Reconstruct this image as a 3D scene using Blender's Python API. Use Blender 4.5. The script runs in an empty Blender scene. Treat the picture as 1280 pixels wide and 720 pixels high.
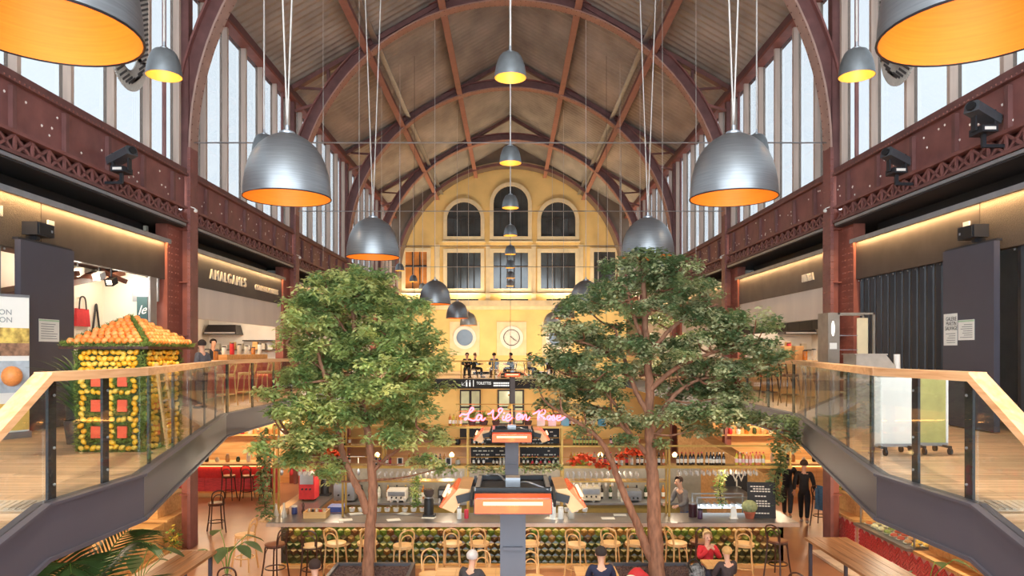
import bpy, bmesh, math, random
from mathutils import Vector, Matrix
R = random.Random(7)
PI = math.pi
SC = bpy.context.scene
COL = SC.collection

# ------------------------------------------------------------------ camera, sky, exposure
EYE = 1.36
cam_d = bpy.data.cameras.new('camera')
cam = bpy.data.objects.new('camera', cam_d); COL.objects.link(cam)
cam.location = (0, 0, EYE); cam.rotation_euler = (PI / 2, 0, 0)
cam_d.sensor_width = 36; cam_d.lens = 36 * 900 / 1280
cam_d.shift_x = 2 / 1280; cam_d.shift_y = 80 / 1280
cam_d.clip_start = .05; cam_d.clip_end = 400
SC.camera = cam
world = bpy.data.worlds.new('sky'); SC.world = world; world.use_nodes = True
wn = world.node_tree; bg = wn.nodes['Background']
bg.inputs[0].default_value = (.80, .91, 1.0, 1); bg.inputs[1].default_value = 4.5
SC.view_settings.view_transform = 'Standard'; SC.view_settings.look = 'None'
SC.view_settings.gamma = 1; SC.view_settings.use_curve_mapping = False
SC.view_settings.exposure = 0.55
SC.cycles.use_denoising = True
SC.cycles.max_bounces = 8; SC.cycles.diffuse_bounces = 4; SC.cycles.transparent_max_bounces = 24
SC.cycles.caustics_reflective = False; SC.cycles.caustics_refractive = False
SC.cycles.sample_clamp_indirect = 6

# ------------------------------------------------------------------ helpers
ZG = -3.54                                  # ground floor; mezzanine floor is z = 0
def W(px, py, D):                           # point of the place seen at a pixel, D metres away
    return Vector(((px - 638) / 900 * D, D, EYE + (440 - py) / 900 * D))
def XO(px, D): return (px - 638) / 900 * D
def ZO(py, D): return EYE + (440 - py) / 900 * D

class G:
    def __init__(s): s.v = []; s.f = []
    def add(s, vs, fs):
        n = len(s.v); s.v.extend([tuple(v) for v in vs]); s.f.extend([tuple(i + n for i in f) for f in fs]); return s
    BF = [(0, 3, 2, 1), (4, 5, 6, 7), (0, 1, 5, 4), (1, 2, 6, 5), (2, 3, 7, 6), (3, 0, 4, 7)]
    def box(s, x0, x1, y0, y1, z0, z1):
        if x0 > x1: x0, x1 = x1, x0
        if y0 > y1: y0, y1 = y1, y0
        if z0 > z1: z0, z1 = z1, z0
        return s.add([(x0, y0, z0), (x1, y0, z0), (x1, y1, z0), (x0, y1, z0), (x0, y0, z1), (x1, y0, z1), (x1, y1, z1), (x0, y1, z1)], s.BF)
    def obox(s, c, size, rot=None):
        c = Vector(c); a, b, d = [k / 2 for k in size]
        vs = [Vector(p) for p in ((-a, -b, -d), (a, -b, -d), (a, b, -d), (-a, b, -d), (-a, -b, d), (a, -b, d), (a, b, d), (-a, b, d))]
        if rot is not None: vs = [rot @ v for v in vs]
        return s.add([v + c for v in vs], s.BF)
    def bar(s, p, q, w, h, up=(0, 0, 1)):
        p = Vector(p); q = Vector(q); d = (q - p)
        if d.length < 1e-6: return s
        d.normalize(); up = Vector(up)
        x = d.cross(up)
        if x.length < 1e-4: x = d.cross(Vector((1, 0, 0)))
        x.normalize(); u = x.cross(d)
        a = x * w / 2; b = u * h / 2
        return s.add([p - a - b, p + a - b, p + a + b, p - a + b, q - a - b, q + a - b, q + a + b, q - a + b],
                     [(0, 1, 2, 3), (4, 7, 6, 5), (0, 4, 5, 1), (1, 5, 6, 2), (2, 6, 7, 3), (3, 7, 4, 0)])
    def tube(s, pts, r, n=8, closed=False, cap=True):
        pts = [Vector(p) for p in pts]; m = len(pts)
        rs = list(r) if isinstance(r, (list, tuple)) else [r] * m
        base = len(s.v); prev = None
        for i in range(m):
            if closed: d = pts[(i + 1) % m] - pts[i - 1]
            else: d = pts[min(i + 1, m - 1)] - pts[max(i - 1, 0)]
            if d.length < 1e-9: d = Vector((0, 0, 1))
            d.normalize()
            if prev is None:
                a = d.cross(Vector((0, 0, 1)))
                if a.length < .05: a = d.cross(Vector((1, 0, 0)))
            else:
                a = prev - d * prev.dot(d)
                if a.length < 1e-5: a = d.cross(Vector((1, 0, .3)))
            a.normalize(); prev = a; b = d.cross(a)
            for k in range(n):
                t = 2 * PI * k / n
                s.v.append(tuple(pts[i] + (a * math.cos(t) + b * math.sin(t)) * rs[i]))
        for i in range(m if closed else m - 1):
            j = (i + 1) % m
            for k in range(n):
                l = (k + 1) % n
                s.f.append((base + i * n + k, base + i * n + l, base + j * n + l, base + j * n + k))
        if cap and not closed:
            s.f.append(tuple(base + k for k in reversed(range(n)))); s.f.append(tuple(base + (m - 1) * n + k for k in range(n)))
        return s
    def lathe(s, prof, n=16, c=(0, 0, 0), cap=True):
        base = len(s.v); m = len(prof)
        for (r, z) in prof:
            for k in range(n):
                t = 2 * PI * k / n
                s.v.append((c[0] + r * math.cos(t), c[1] + r * math.sin(t), c[2] + z))
        for i in range(m - 1):
            for k in range(n):
                l = (k + 1) % n
                s.f.append((base + i * n + k, base + i * n + l, base + (i + 1) * n + l, base + (i + 1) * n + k))
        if cap:
            s.f.append(tuple(base + k for k in reversed(range(n)))); s.f.append(tuple(base + (m - 1) * n + k for k in range(n)))
        return s
    def ball(s, c, r, nu=10, nv=7, rot=None):
        c = Vector(c); rx, ry, rz = (r, r, r) if not isinstance(r, (tuple, list)) else r
        vs = [(0, 0, -rz)]
        for j in range(1, nv):
            p = -PI / 2 + PI * j / nv
            for i in range(nu):
                t = 2 * PI * i / nu
                vs.append((rx * math.cos(p) * math.cos(t), ry * math.cos(p) * math.sin(t), rz * math.sin(p)))
        vs.append((0, 0, rz)); fs = []
        for i in range(nu): fs.append((0, 1 + (i + 1) % nu, 1 + i))
        for j in range(nv - 2):
            for i in range(nu):
                a = 1 + j * nu; b = a + nu; k = (i + 1) % nu
                fs.append((a + i, a + k, b + k, b + i))
        t = len(vs) - 1; a = 1 + (nv - 2) * nu
        for i in range(nu): fs.append((a + i, a + (i + 1) % nu, t))
        vs = [Vector(v) for v in vs]
        if rot is not None: vs = [rot @ v for v in vs]
        return s.add([v + c for v in vs], fs)
    def prism(s, p0, p1):
        n = len(p0)
        return s.add(list(p0) + list(p1), [tuple(reversed(range(n))), tuple(range(n, 2 * n))] + [(i, (i + 1) % n, n + (i + 1) % n, n + i) for i in range(n)])
    def quad(s, a, b, c, d): return s.add([a, b, c, d], [(0, 1, 2, 3)])

ORG = {}
def tag(o, label=None, cat=None, group=None, kind=None):
    if label: o['label'] = label
    if cat: o['category'] = cat
    if group: o['group'] = group
    if kind: o['kind'] = kind
    return o
def E(name, loc=(0, 0, 0), label=None, cat=None, group=None, kind=None):
    o = bpy.data.objects.new(name, None); COL.objects.link(o); o.location = loc; o.empty_display_size = .1
    ORG[o.name] = Vector(loc)
    return tag(o, label, cat, group, kind)
def O(name, g, mat, parent=None, label=None, cat=None, group=None, kind=None, smooth=False, ang=40, mats=None):
    if parent is not None: org = ORG[parent.name]
    else:
        xs = [v[0] for v in g.v]; ys = [v[1] for v in g.v]; zs = [v[2] for v in g.v]
        org = Vector(((min(xs) + max(xs)) / 2, (min(ys) + max(ys)) / 2, min(zs)))
    me = bpy.data.meshes.new(name)
    me.from_pydata([(v[0] - org[0], v[1] - org[1], v[2] - org[2]) for v in g.v], [], g.f)
    me.materials.append(mat)
    if smooth:
        me.polygons.foreach_set('use_smooth', [True] * len(me.polygons)); me.set_sharp_from_angle(angle=math.radians(ang))
    me.update()
    o = bpy.data.objects.new(name, me); COL.objects.link(o)
    if parent is not None: o.parent = parent
    else: o.location = org
    ORG[o.name] = org
    return tag(o, label, cat, group, kind)
def OC(name, src, loc, rot=(0, 0, 0), scale=(1, 1, 1), parent=None, mat=None, **k):   # another object on the same mesh, local coords of parent
    o = bpy.data.objects.new(name, src.data); COL.objects.link(o)
    if parent is not None:
        o.parent = parent; loc = Vector(loc) - ORG[parent.name]
    o.location = loc; o.rotation_euler = rot; o.scale = scale
    ORG[o.name] = ORG[parent.name] if parent is not None else Vector(loc)
    if mat is not None:
        o.material_slots[0].link = 'OBJECT'; o.material_slots[0].material = mat
    return tag(o, **k)
def copy_tree(o, loc=None, rz=None, parent=None, label=None, sc=None):
    c = o.copy(); COL.objects.link(c); c.parent = parent
    ORG[c.name] = ORG.get(o.name, Vector())
    if loc is not None: c.location = loc
    if rz is not None: c.rotation_euler = (0, 0, rz)
    if sc is not None: c.scale = (sc, sc, sc)
    if label: c['label'] = label
    for ch in list(o.children): copy_tree(ch, parent=c)
    return c
def mesh_only(name, g, mat, smooth=False, ang=40):         # mesh data (no object) for sharing
    me = bpy.data.meshes.new(name); me.from_pydata(g.v, [], g.f); me.materials.append(mat)
    if smooth:
        me.polygons.foreach_set('use_smooth', [True] * len(me.polygons)); me.set_sharp_from_angle(angle=math.radians(ang))
    return me
def place(name, me, loc, rot=(0, 0, 0), scale=(1, 1, 1), parent=None, mat=None, label=None, cat=None, group=None, kind=None):
    o = bpy.data.objects.new(name, me); COL.objects.link(o)
    if parent is not None:
        o.parent = parent; loc = Vector(loc) - ORG[parent.name]
    o.location = loc; o.rotation_euler = rot; o.scale = scale if isinstance(scale, (tuple, list)) else (scale,) * 3
    ORG[o.name] = ORG[parent.name] if parent is not None else Vector(loc)
    if mat is not None:
        o.material_slots[0].link = 'OBJECT'; o.material_slots[0].material = mat
    return tag(o, label, cat, group, kind)
def text(name, body, size, origin, right, up, mat, parent, extrude=.01, align='CENTER', shear=0, width=1.0, space=1.0):
    cu = bpy.data.curves.new(name, 'FONT'); cu.body = body; cu.size = size; cu.extrude = extrude
    cu.align_x = align; cu.align_y = 'CENTER'; cu.shear = shear; cu.space_character = space; cu.resolution_u = 3
    t = bpy.data.objects.new(name, cu); me = bpy.data.meshes.new_from_object(t); bpy.data.objects.remove(t)
    r = Vector(right).normalized() * width; u = Vector(up).normalized(); n = r.cross(u).normalized(); o3 = Vector(origin)
    g = G(); g.v = [tuple(o3 + r * v.co.x + u * v.co.y + n * v.co.z) for v in me.vertices]
    g.f = [tuple(p.vertices) for p in me.polygons]
    return O(name, g, mat, parent)
def spline(pts, n=6, closed=False):
    pts = [Vector(p) for p in pts]; out = []; m = len(pts)
    for i in range(m if closed else m - 1):
        p1 = pts[i]; p2 = pts[(i + 1) % m]
        p0 = pts[i - 1] if (i > 0 or closed) else p1
        p3 = pts[(i + 2) % m] if (i + 2 < m or closed) else p2
        for k in range(n):
            t = k / n
            out.append(.5 * ((2 * p1) + (-p0 + p2) * t + (2 * p0 - 5 * p1 + 4 * p2 - p3) * t * t + (-p0 + 3 * p1 - 3 * p2 + p3) * t ** 3))
    if not closed: out.append(pts[-1])
    return out
def mirror(g):
    h = G(); h.v = [(-x, y, z) for (x, y, z) in g.v]; h.f = [tuple(reversed(f)) for f in g.f]; return h
def point(name, loc, col, power, r=.08, parent=None, spot=None):
    l = bpy.data.lights.new(name, 'SPOT' if spot else 'POINT'); l.color = col; l.energy = power; l.shadow_soft_size = r
    if spot: l.spot_size = math.radians(spot); l.spot_blend = .5
    l.cycles.use_multiple_importance_sampling = False
    o = bpy.data.objects.new(name, l); COL.objects.link(o)
    if parent is not None: o.parent = parent; loc = Vector(loc) - ORG[parent.name]
    o.location = loc
    return o
def area(name, loc, sx, sy, col, power, rot=(0, 0, 0), parent=None):
    l = bpy.data.lights.new(name, 'AREA'); l.shape = 'RECTANGLE'; l.size = sx; l.size_y = sy; l.color = col; l.energy = power
    o = bpy.data.objects.new(name, l); COL.objects.link(o)
    if parent is not None: o.parent = parent; loc = Vector(loc) - ORG[parent.name]
    o.location = loc; o.rotation_euler = rot
    return o
ORD = ['first', 'second', 'third', 'fourth', 'fifth', 'sixth', 'seventh', 'eighth', 'ninth', 'tenth', 'eleventh', 'twelfth', 'thirteenth', 'fourteenth', 'fifteenth', 'sixteenth', 'seventeenth', 'eighteenth', 'nineteenth', 'twentieth']

# ------------------------------------------------------------------ materials
def s2l(c): return tuple(((x / 255) / 12.92 if x / 255 <= .04045 else ((x / 255 + .055) / 1.055) ** 2.4) for x in c)
MATS = {}
def mat(name, rgb, rough=.5, metal=0, var=.12, scale=6, bump=0, emit=None, es=0, spec=.5, stretch=(1, 1, 1), coat=0, det=4):
    """rgb in sRGB 0-255; noise mottling, optional bump, optional emission"""
    m = bpy.data.materials.new(name); m.use_nodes = True; nt = m.node_tree; p = nt.nodes['Principled BSDF']
    c = s2l(rgb)
    p.inputs['Roughness'].default_value = rough; p.inputs['Metallic'].default_value = metal
    p.inputs['Specular IOR Level'].default_value = spec; p.inputs['Coat Weight'].default_value = coat
    tc = nt.nodes.new('ShaderNodeTexCoord'); mp = nt.nodes.new('ShaderNodeMapping'); mp.inputs['Scale'].default_value = stretch
    nz = nt.nodes.new('ShaderNodeTexNoise'); nz.inputs['Scale'].default_value = scale; nz.inputs['Detail'].default_value = det
    nt.links.new(tc.outputs['Object'], mp.inputs[0]); nt.links.new(mp.outputs[0], nz.inputs['Vector'])
    rp = nt.nodes.new('ShaderNodeValToRGB'); rp.color_ramp.elements[0].position = .3; rp.color_ramp.elements[1].position = .7
    rp.color_ramp.elements[0].color = tuple(max(0, x * (1 - var)) for x in c) + (1,)
    rp.color_ramp.elements[1].color = tuple(min(1, x * (1 + var)) for x in c) + (1,)
    nt.links.new(nz.outputs['Fac'], rp.inputs[0]); nt.links.new(rp.outputs[0], p.inputs['Base Color'])
    if bump:
        b = nt.nodes.new('ShaderNodeBump'); b.inputs['Strength'].default_value = bump; b.inputs['Distance'].default_value = .02
        nt.links.new(nz.outputs['Fac'], b.inputs['Height']); nt.links.new(b.outputs[0], p.inputs['Normal'])
    if emit:
        p.inputs['Emission Color'].default_value = s2l(emit) + (1,); p.inputs['Emission Strength'].default_value = es
    MATS[name] = m
    return m
def wood(name, a, b, scale=3, axis='Y', rough=.45, plank=None):
    m = bpy.data.materials.new(name); m.use_nodes = True; nt = m.node_tree; p = nt.nodes['Principled BSDF']
    p.inputs['Roughness'].default_value = rough
    tc = nt.nodes.new('ShaderNodeTexCoord'); mp = nt.nodes.new('ShaderNodeMapping')
    st = {'X': (.12, 2.2, 2.2), 'Y': (2.2, .12, 2.2), 'Z': (2.2, 2.2, .12)}[axis]
    mp.inputs['Scale'].default_value = st
    nz = nt.nodes.new('ShaderNodeTexNoise'); nz.inputs['Scale'].default_value = scale * 3; nz.inputs['Detail'].default_value = 6; nz.inputs['Distortion'].default_value = .6
    nt.links.new(tc.outputs['Object'], mp.inputs[0]); nt.links.new(mp.outputs[0], nz.inputs['Vector'])
    rp = nt.nodes.new('ShaderNodeValToRGB'); rp.color_ramp.elements[0].position = .32; rp.color_ramp.elements[1].position = .68
    rp.color_ramp.elements[0].color = s2l(a) + (1,); rp.color_ramp.elements[1].color = s2l(b) + (1,)
    nt.links.new(nz.outputs['Fac'], rp.inputs[0])
    col = rp.outputs[0]
    if plank:                                # seams between boards; plank = (length, width, along)
        br = nt.nodes.new('ShaderNodeTexBrick'); br.inputs['Scale'].default_value = 1
        br.inputs['Brick Width'].default_value = plank[0]; br.inputs['Row Height'].default_value = plank[1]
        br.inputs['Mortar Size'].default_value = .006; br.inputs['Color1'].default_value = (1, 1, 1, 1)
        br.inputs['Color2'].default_value = (.72, .72, .72, 1); br.inputs['Mortar'].default_value = (.35, .35, .35, 1)
        m2 = nt.nodes.new('ShaderNodeMapping')
        if plank[2] == 'Y': m2.inputs['Rotation'].default_value = (0, 0, PI / 2)
        nt.links.new(tc.outputs['Object'], m2.inputs[0]); nt.links.new(m2.outputs[0], br.inputs['Vector'])
        mx = nt.nodes.new('ShaderNodeMixRGB'); mx.blend_type = 'MULTIPLY'; mx.inputs[0].default_value = 1
        nt.links.new(col, mx.inputs[1]); nt.links.new(br.outputs[0], mx.inputs[2]); col = mx.outputs[0]
    nt.links.new(col, p.inputs['Base Color'])
    MATS[name] = m
    return m
def glass(name, tint=(1, 1, 1), refl=1.0, rough=0):
    m = bpy.data.materials.new(name); m.use_nodes = True; nt = m.node_tree; nt.nodes.clear()
    out = nt.nodes.new('ShaderNodeOutputMaterial'); mx = nt.nodes.new('ShaderNodeMixShader'); tr = nt.nodes.new('ShaderNodeBsdfTransparent')
    gl = nt.nodes.new('ShaderNodeBsdfGlossy'); fr = nt.nodes.new('ShaderNodeFresnel'); fr.inputs[0].default_value = 1.45
    ml = nt.nodes.new('ShaderNodeMath'); ml.operation = 'MULTIPLY'; ml.inputs[1].default_value = refl
    ge = nt.nodes.new('ShaderNodeNewGeometry'); io = nt.nodes.new('ShaderNodeMapRange')      # same Fresnel on both faces of the sheet
    io.inputs['To Min'].default_value = 1.45; io.inputs['To Max'].default_value = 1 / 1.45
    nt.links.new(ge.outputs['Backfacing'], io.inputs['Value']); nt.links.new(io.outputs[0], fr.inputs[0])
    tr.inputs[0].default_value = tint + (1,); gl.inputs['Roughness'].default_value = rough
    nt.links.new(fr.outputs[0], ml.inputs[0]); nt.links.new(ml.outputs[0], mx.inputs[0]); nt.links.new(tr.outputs[0], mx.inputs[1]); nt.links.new(gl.outputs[0], mx.inputs[2])
    nt.links.new(mx.outputs[0], out.inputs[0]); MATS[name] = m
    return m
def emis(name, rgb, s):
    m = bpy.data.materials.new(name); m.use_nodes = True; nt = m.node_tree; nt.nodes.clear()
    out = nt.nodes.new('ShaderNodeOutputMaterial'); e = nt.nodes.new('ShaderNodeEmission'); e.inputs[0].default_value = s2l(rgb) + (1,); e.inputs[1].default_value = s
    nt.links.new(e.outputs[0], out.inputs[0]); MATS[name] = m
    return m

iron = mat('iron_oxide_paint', (136, 86, 80), .45, 0, .22, 2.5, .05)
iron_b = mat('iron_rust_paint', (146, 82, 66), .45, 0, .25, 2.5, .05)
iron_d = mat('iron_dark_paint', (114, 74, 70), .5, 0, .2, 3)
rivet_m = mat('rivet_iron', (150, 92, 80), .35, 0, .2, 8)
tan = mat('tan_mullion_paint', (196, 172, 156), .6, 0, .12, 3, stretch=(4, 4, .3))
pane_m = glass('clerestory_glass', (.425, .425, .425), .8)
roof_m = mat('corrugated_roof', (164, 158, 148), .42, .25, .3, .9, stretch=(1, .5, 1), det=6)
dark_m = mat('black_soffit', (44, 43, 45), .6, 0, .15, 2)
steel_d = mat('anthracite_steel', (82, 80, 90), .42, .25, .06, 1.5)
steel_b = mat('black_steel', (46, 46, 50), .4, .3, .1, 4)
bronze = mat('brown_fascia', (74, 64, 58), .55, .1, .18, 2.2)
deck_wood = wood('mezzanine_boards', (212, 164, 122), (238, 198, 158), 3, 'X', .38, plank=(1.6, .14, 'X'))
rail_wood = wood('handrail_wood', (205, 152, 104), (232, 188, 142), 3, 'Y', .4)
ground_m = mat('ground_terracotta', (168, 118, 88), .35, 0, .12, 1.1, det=6)
ochre = mat('ochre_render', (240, 206, 136), .85, 0, .12, .6, .03, det=8)
cream = mat('cream_stone', (232, 212, 172), .8, 0, .1, 2)
bal_glass = glass('balustrade_glass', (.95, .975, .965), .7)
metal_l = mat('light_metal', (170, 172, 176), .35, .8, .1, 4)
white_p = mat('white_paint', (232, 226, 216), .6, 0, .06, 2)
white_board = mat('white_lacquer_panel', (222, 214, 204), .5, 0, .08, 1.2, stretch=(1, 1, .2))
gold = mat('brass_frame', (184, 146, 74), .38, .55, .12, 5)
ivory = mat('ivory_letter', (240, 226, 200), .5, 0, .05, 3)
black_p = mat('matt_black', (28, 27, 28), .55, 0, .15, 5)
warm_led = emis('warm_led_strip', (255, 190, 110), 9)

# ------------------------------------------------------------------ the hall
COLD = [9.3, 18.1, 26.9, 35.7, 44.5]           # column positions along the hall
YN, YF = -7.0, 52.5
ZA, RI = 6.45, 7.95                            # arch centre height and inner radius
# ground floor
O('floor', G().box(-13.5, 13.5, YN, YF, ZG - .2, ZG), ground_m, label='terracotta coloured ground floor of the food hall', cat='floor', kind='structure')
# roof: two corrugated slopes
def roof(sx):
    g = G(); per = .36; n = 6; y = YN; cols = [(8.6, 11.08), (5.3, 12.98), (2.5, 14.58), (0, 16.0)]
    ys = int((YF + 1 - YN) / per * n)
    for i in range(ys + 1):
        yy = YN + i * per / n; d = .04 * math.sin(2 * PI * i / n)
        for (x, z) in cols: g.v.append((sx * x, yy, z + d))
    for i in range(ys):
        for k in range(3):
            a = i * 4 + k; q = (a, a + 1, a + 5, a + 4)
            g.f.append(q if sx > 0 else tuple(reversed(q)))
    return g
for sx, nm in ((-1, 'left'), (1, 'right')):
    O('ceiling', roof(sx), roof_m, label='corrugated metal roof slope on the %s of the ridge' % nm, cat='roof', kind='structure', smooth=True, ang=80)
    # outer walls of the side aisles, aisle ceilings
    O('wall_' + nm, G().box(sx * 13.5, sx * 13.7, YN, YF, ZG, 4.6), white_p, label='plain outer aisle wall behind the stalls on the %s' % nm, cat='wall', kind='structure')
    O('ceiling', G().box(sx * 8.35, sx * 13.5, YN, YF, 4.45, 4.62), dark_m, label='dark flat ceiling above the upper shops on the %s' % nm, cat='ceiling', kind='structure')
# end wall
ew = O('wall_back', G().box(-8.6, 8.6, YF, YF + .4, ZG, 15.6), ochre, label='ochre end wall with arched windows', cat='wall', kind='structure')
# arched soffit in front of the end wall (dark ring outside the arch)
g = G(); N = 40; yb = YF - 2.2
ring = [(math.cos(PI * i / N), math.sin(PI * i / N)) for i in range(N + 1)]
for i in range(N):
    (c0, s0), (c1, s1) = ring[i], ring[i + 1]
    ri, ro = 7.95, 9.6
    a = [(ri * c0, yb, ZA + .3 + ri * s0), (ri * c1, yb, ZA + .3 + ri * s1), (ro * c1, yb, ZA + .3 + ro * s1), (ro * c0, yb, ZA + .3 + ro * s0)]
    b = [(x, YF - .01, z) for (x, y, z) in a]
    g.prism(a, b)
O('vault_soffit', g, mat('vault_grey', (122, 106, 92), .7, 0, .15, 1.5), label='grey brown vault band arching in front of the ochre end wall', cat='vault', kind='structure', smooth=True)

def arch_pts(r, n=48, a0=0.0, a1=PI):
    return [(r * math.cos(a0 + (a1 - a0) * i / n), ZA + r * math.sin(a0 + (a1 - a0) * i / n)) for i in range(n + 1)]
def ring_band(g, r0, r1, y0, y1, n=48):
    p, q = arch_pts(r0, n), arch_pts(r1, n)
    for i in range(n):
        a = [(p[i][0], y0, p[i][1]), (p[i + 1][0], y0, p[i + 1][1]), (q[i + 1][0], y0, q[i + 1][1]), (q[i][0], y0, q[i][1])]
        g.prism(a, [(x, y1, z) for (x, _, z) in a])
RAF = lambda x: 16.0 - .15 - .572 * abs(x)
def rivets(g, pts, nrm, r=.022):
    nrm = Vector(nrm)
    a = nrm.cross(Vector((0, 0, 1))); 
    if a.length < .1: a = nrm.cross(Vector((1, 0, 0)))
    a.normalize(); b = nrm.cross(a)
    for p in pts:
        p = Vector(p); n0 = len(g.v)
        for k in range(5):
            t = 2 * PI * k / 5; g.v.append(tuple(p + (a * math.cos(t) + b * math.sin(t)) * r))
        g.v.append(tuple(p + nrm * r * .8))
        for k in range(5): g.f.append((n0 + k, n0 + (k + 1) % 5, n0 + 5))
for ci, D in enumerate(COLD):
    nth = ['nearest', 'second', 'third', 'fourth', 'farthest'][ci]
    t = E('arch_rib', (0, D, ZA), '%s curved iron roof arch spanning the hall' % nth, 'arch')
    g = G(); ring_band(g, RI + .05, RI + .42, D - .06, D + .06); O('web', g, iron_d, t, smooth=True)
    g = G(); ring_band(g, RI, RI + .05, D - .22, D + .22); O('inner_flange', g, mat('arch_soffit_daylit_%d' % ci, (176, 142, 128) if ci < 2 else (176, 130, 112), .5, 0, .12, 3), t, smooth=True)  # paler inner flange: daylight on the iron put into its colour
    g = G(); ring_band(g, RI + .42, RI + .47, D - .2, D + .2); O('outer_flange', g, iron, t, smooth=True)
    g = G()
    for k in range(0, 130):
        a = PI * k / 130
        c, s_ = math.cos(a), math.sin(a)
        for dy in (-.17, .17): rivets(g, [(RI * c, D + dy, ZA + RI * s_)], (-c, 0, -s_), .026)
    O('rivets', g, iron_d, t, kind='stuff')
    for s in (-1, 1):
        g = G(); g.bar((s * 8.5, D, RAF(8.5)), (0, D, RAF(0)), .16, .26, (0, 1, 0)); O('rafter', g, iron_d, t)
        g = G(); zt = RAF(6.8); za = ZA + math.sqrt((RI + .45) ** 2 - 6.8 ** 2); g.bar((s * 6.8, D, za), (s * 6.8, D, zt), .1, .1); O('strut', g, iron_d, t)
        g = G(); g.bar((s * 7.9, D, RAF(7.9) - .1), (s * 6.95, D, ZA + math.sqrt((RI + .45) ** 2 - 6.95 ** 2)), .08, .08); O('strut', g, iron_d, t)
        g = G(); g.bar((s * 8.3, D, 10.3), (s * 7.3, D, ZA + math.sqrt((RI + .45) ** 2 - 7.3 ** 2)), .09, .09); O('strut', g, iron, t)
    g = G(); g.tube([(-RI, D, 6.62), (RI, D, 6.62)], .018, 6); O('tie_rod', g, metal_l, t)
    g = G(); g.tube([(-.12, D, 6.62), (.12, D, 6.62)], .035, 6); O('turnbuckle', g, metal_l, t)
# end rib of slimmer section against the end wall
t = E('arch_rib', (0, yb, ZA), 'slim iron arch framing the ochre end wall', 'arch')
g = G(); ring_band(g, RI - .02, RI + .16, yb - .2, yb + .02, 40); O('rib_plate', g, iron_d, t, smooth=True)
# purlins and eave beams along the hall
for s, nm in ((-1, 'left'), (1, 'right')):
    for x, kind in ((5.3, 'outer'), (2.5, 'inner')):
        t = E('purlin', (s * x, 20, RAF(x)), 'long red iron purlin, %s one under the %s roof slope' % (kind, nm), 'purlin')
        z = RAF(x)
        O('beam', G().box(s * x - .05, s * x + .05, YN, YF, z - .34, z - .02), iron, t)
        O('bottom_flange', G().box(s * x - .13, s * x + .13, YN, YF, z - .38, z - .34), mat('purlin_flange_%s_%s' % (kind, nm), (172, 118, 102), .5, 0, .1, 3), t)
        if x > 5: O('cable_tray', G().box(s * (x - .42), s * (x - .2), YN, YF, z + .02, z + .06), metal_l, t)
    t = E('eave_beam', (s * 8.3, 20, 10.9), 'riveted iron eave beam under the %s roof edge' % nm, 'beam')
    O('beam', G().box(s * 8.1, s * 8.32, YN, YF, 10.78, 11.2), iron_d, t)
    O('ledge', G().box(s * 7.95, s * 8.4, YN, YF, 10.68, 10.78), iron_b, t)

# columns -------------------------------------------------------------------------------
def column(s, D, label):
    t = E('iron_column', (s * 8.1, D, ZG), label, 'column', 'iron columns')
    O('upper_post', G().box(s * 8.04, s * 8.34, D - .12, D + .12, 5.9, 10.7), iron_d, t)
    O('flange', G().box(s * 7.95, s * 8.03, D - .22, D + .22, ZG, 6.45), iron, t)
    O('web', G().box(s * 8.0, s * 8.24, D - .05, D + .05, ZG, 5.9), iron_b, t)
    O('pier_plate', G().box(s * 8.22, s * 8.5, D - .85, D + .85, 0, 4.9), iron_b, t)
    for k in range(6):
        z = -2.2 + k * 1.32
        O('stiffener', G().box(s * 8.0, s * 8.22, D - .24, D + .24, z, z + .025), iron_b, t)
    g = G()
    for k in range(52):
        z = -1.5 + k * .15
        for x in (7.97, 8.01): rivets(g, [(s * x, D - .22, z)], (0, -1, 0), .02)
        for dy in (-.15, .15): rivets(g, [(s * 7.95, D + dy, z)], (-s, 0, 0), .02)
        if 0 < z < 4.8:
            for dy in (-.75, -.62, -.42, -.3, .3, .42, .62, .75): rivets(g, [(s * 8.22, D + dy, z)], (-s, 0, 0), .022)
    O('rivets', g, rivet_m, t, kind='stuff')
    g = G().ball((s * 7.78, D - .3, 3.65 + 1.2), .05, 8, 6); g.bar((s * 7.9, D - .3, 4.95), (s * 7.78, D - .3, 4.9), .02, .02); O('small_white_camera', g, white_p, t)
    return t
for s, nm in ((-1, 'left'), (1, 'right')):
    for ci, D in enumerate(COLD):
        desc = ['riveted red iron column nearest the camera in the %s row', 'riveted red iron column rising beside the %s upper shop, second in its row',
                'riveted red iron column, third from the camera in the %s row', 'riveted red iron column, fourth from the camera in the %s row',
                'riveted red iron column, farthest in the %s row'][ci] % nm
        column(s, D, desc)

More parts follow.
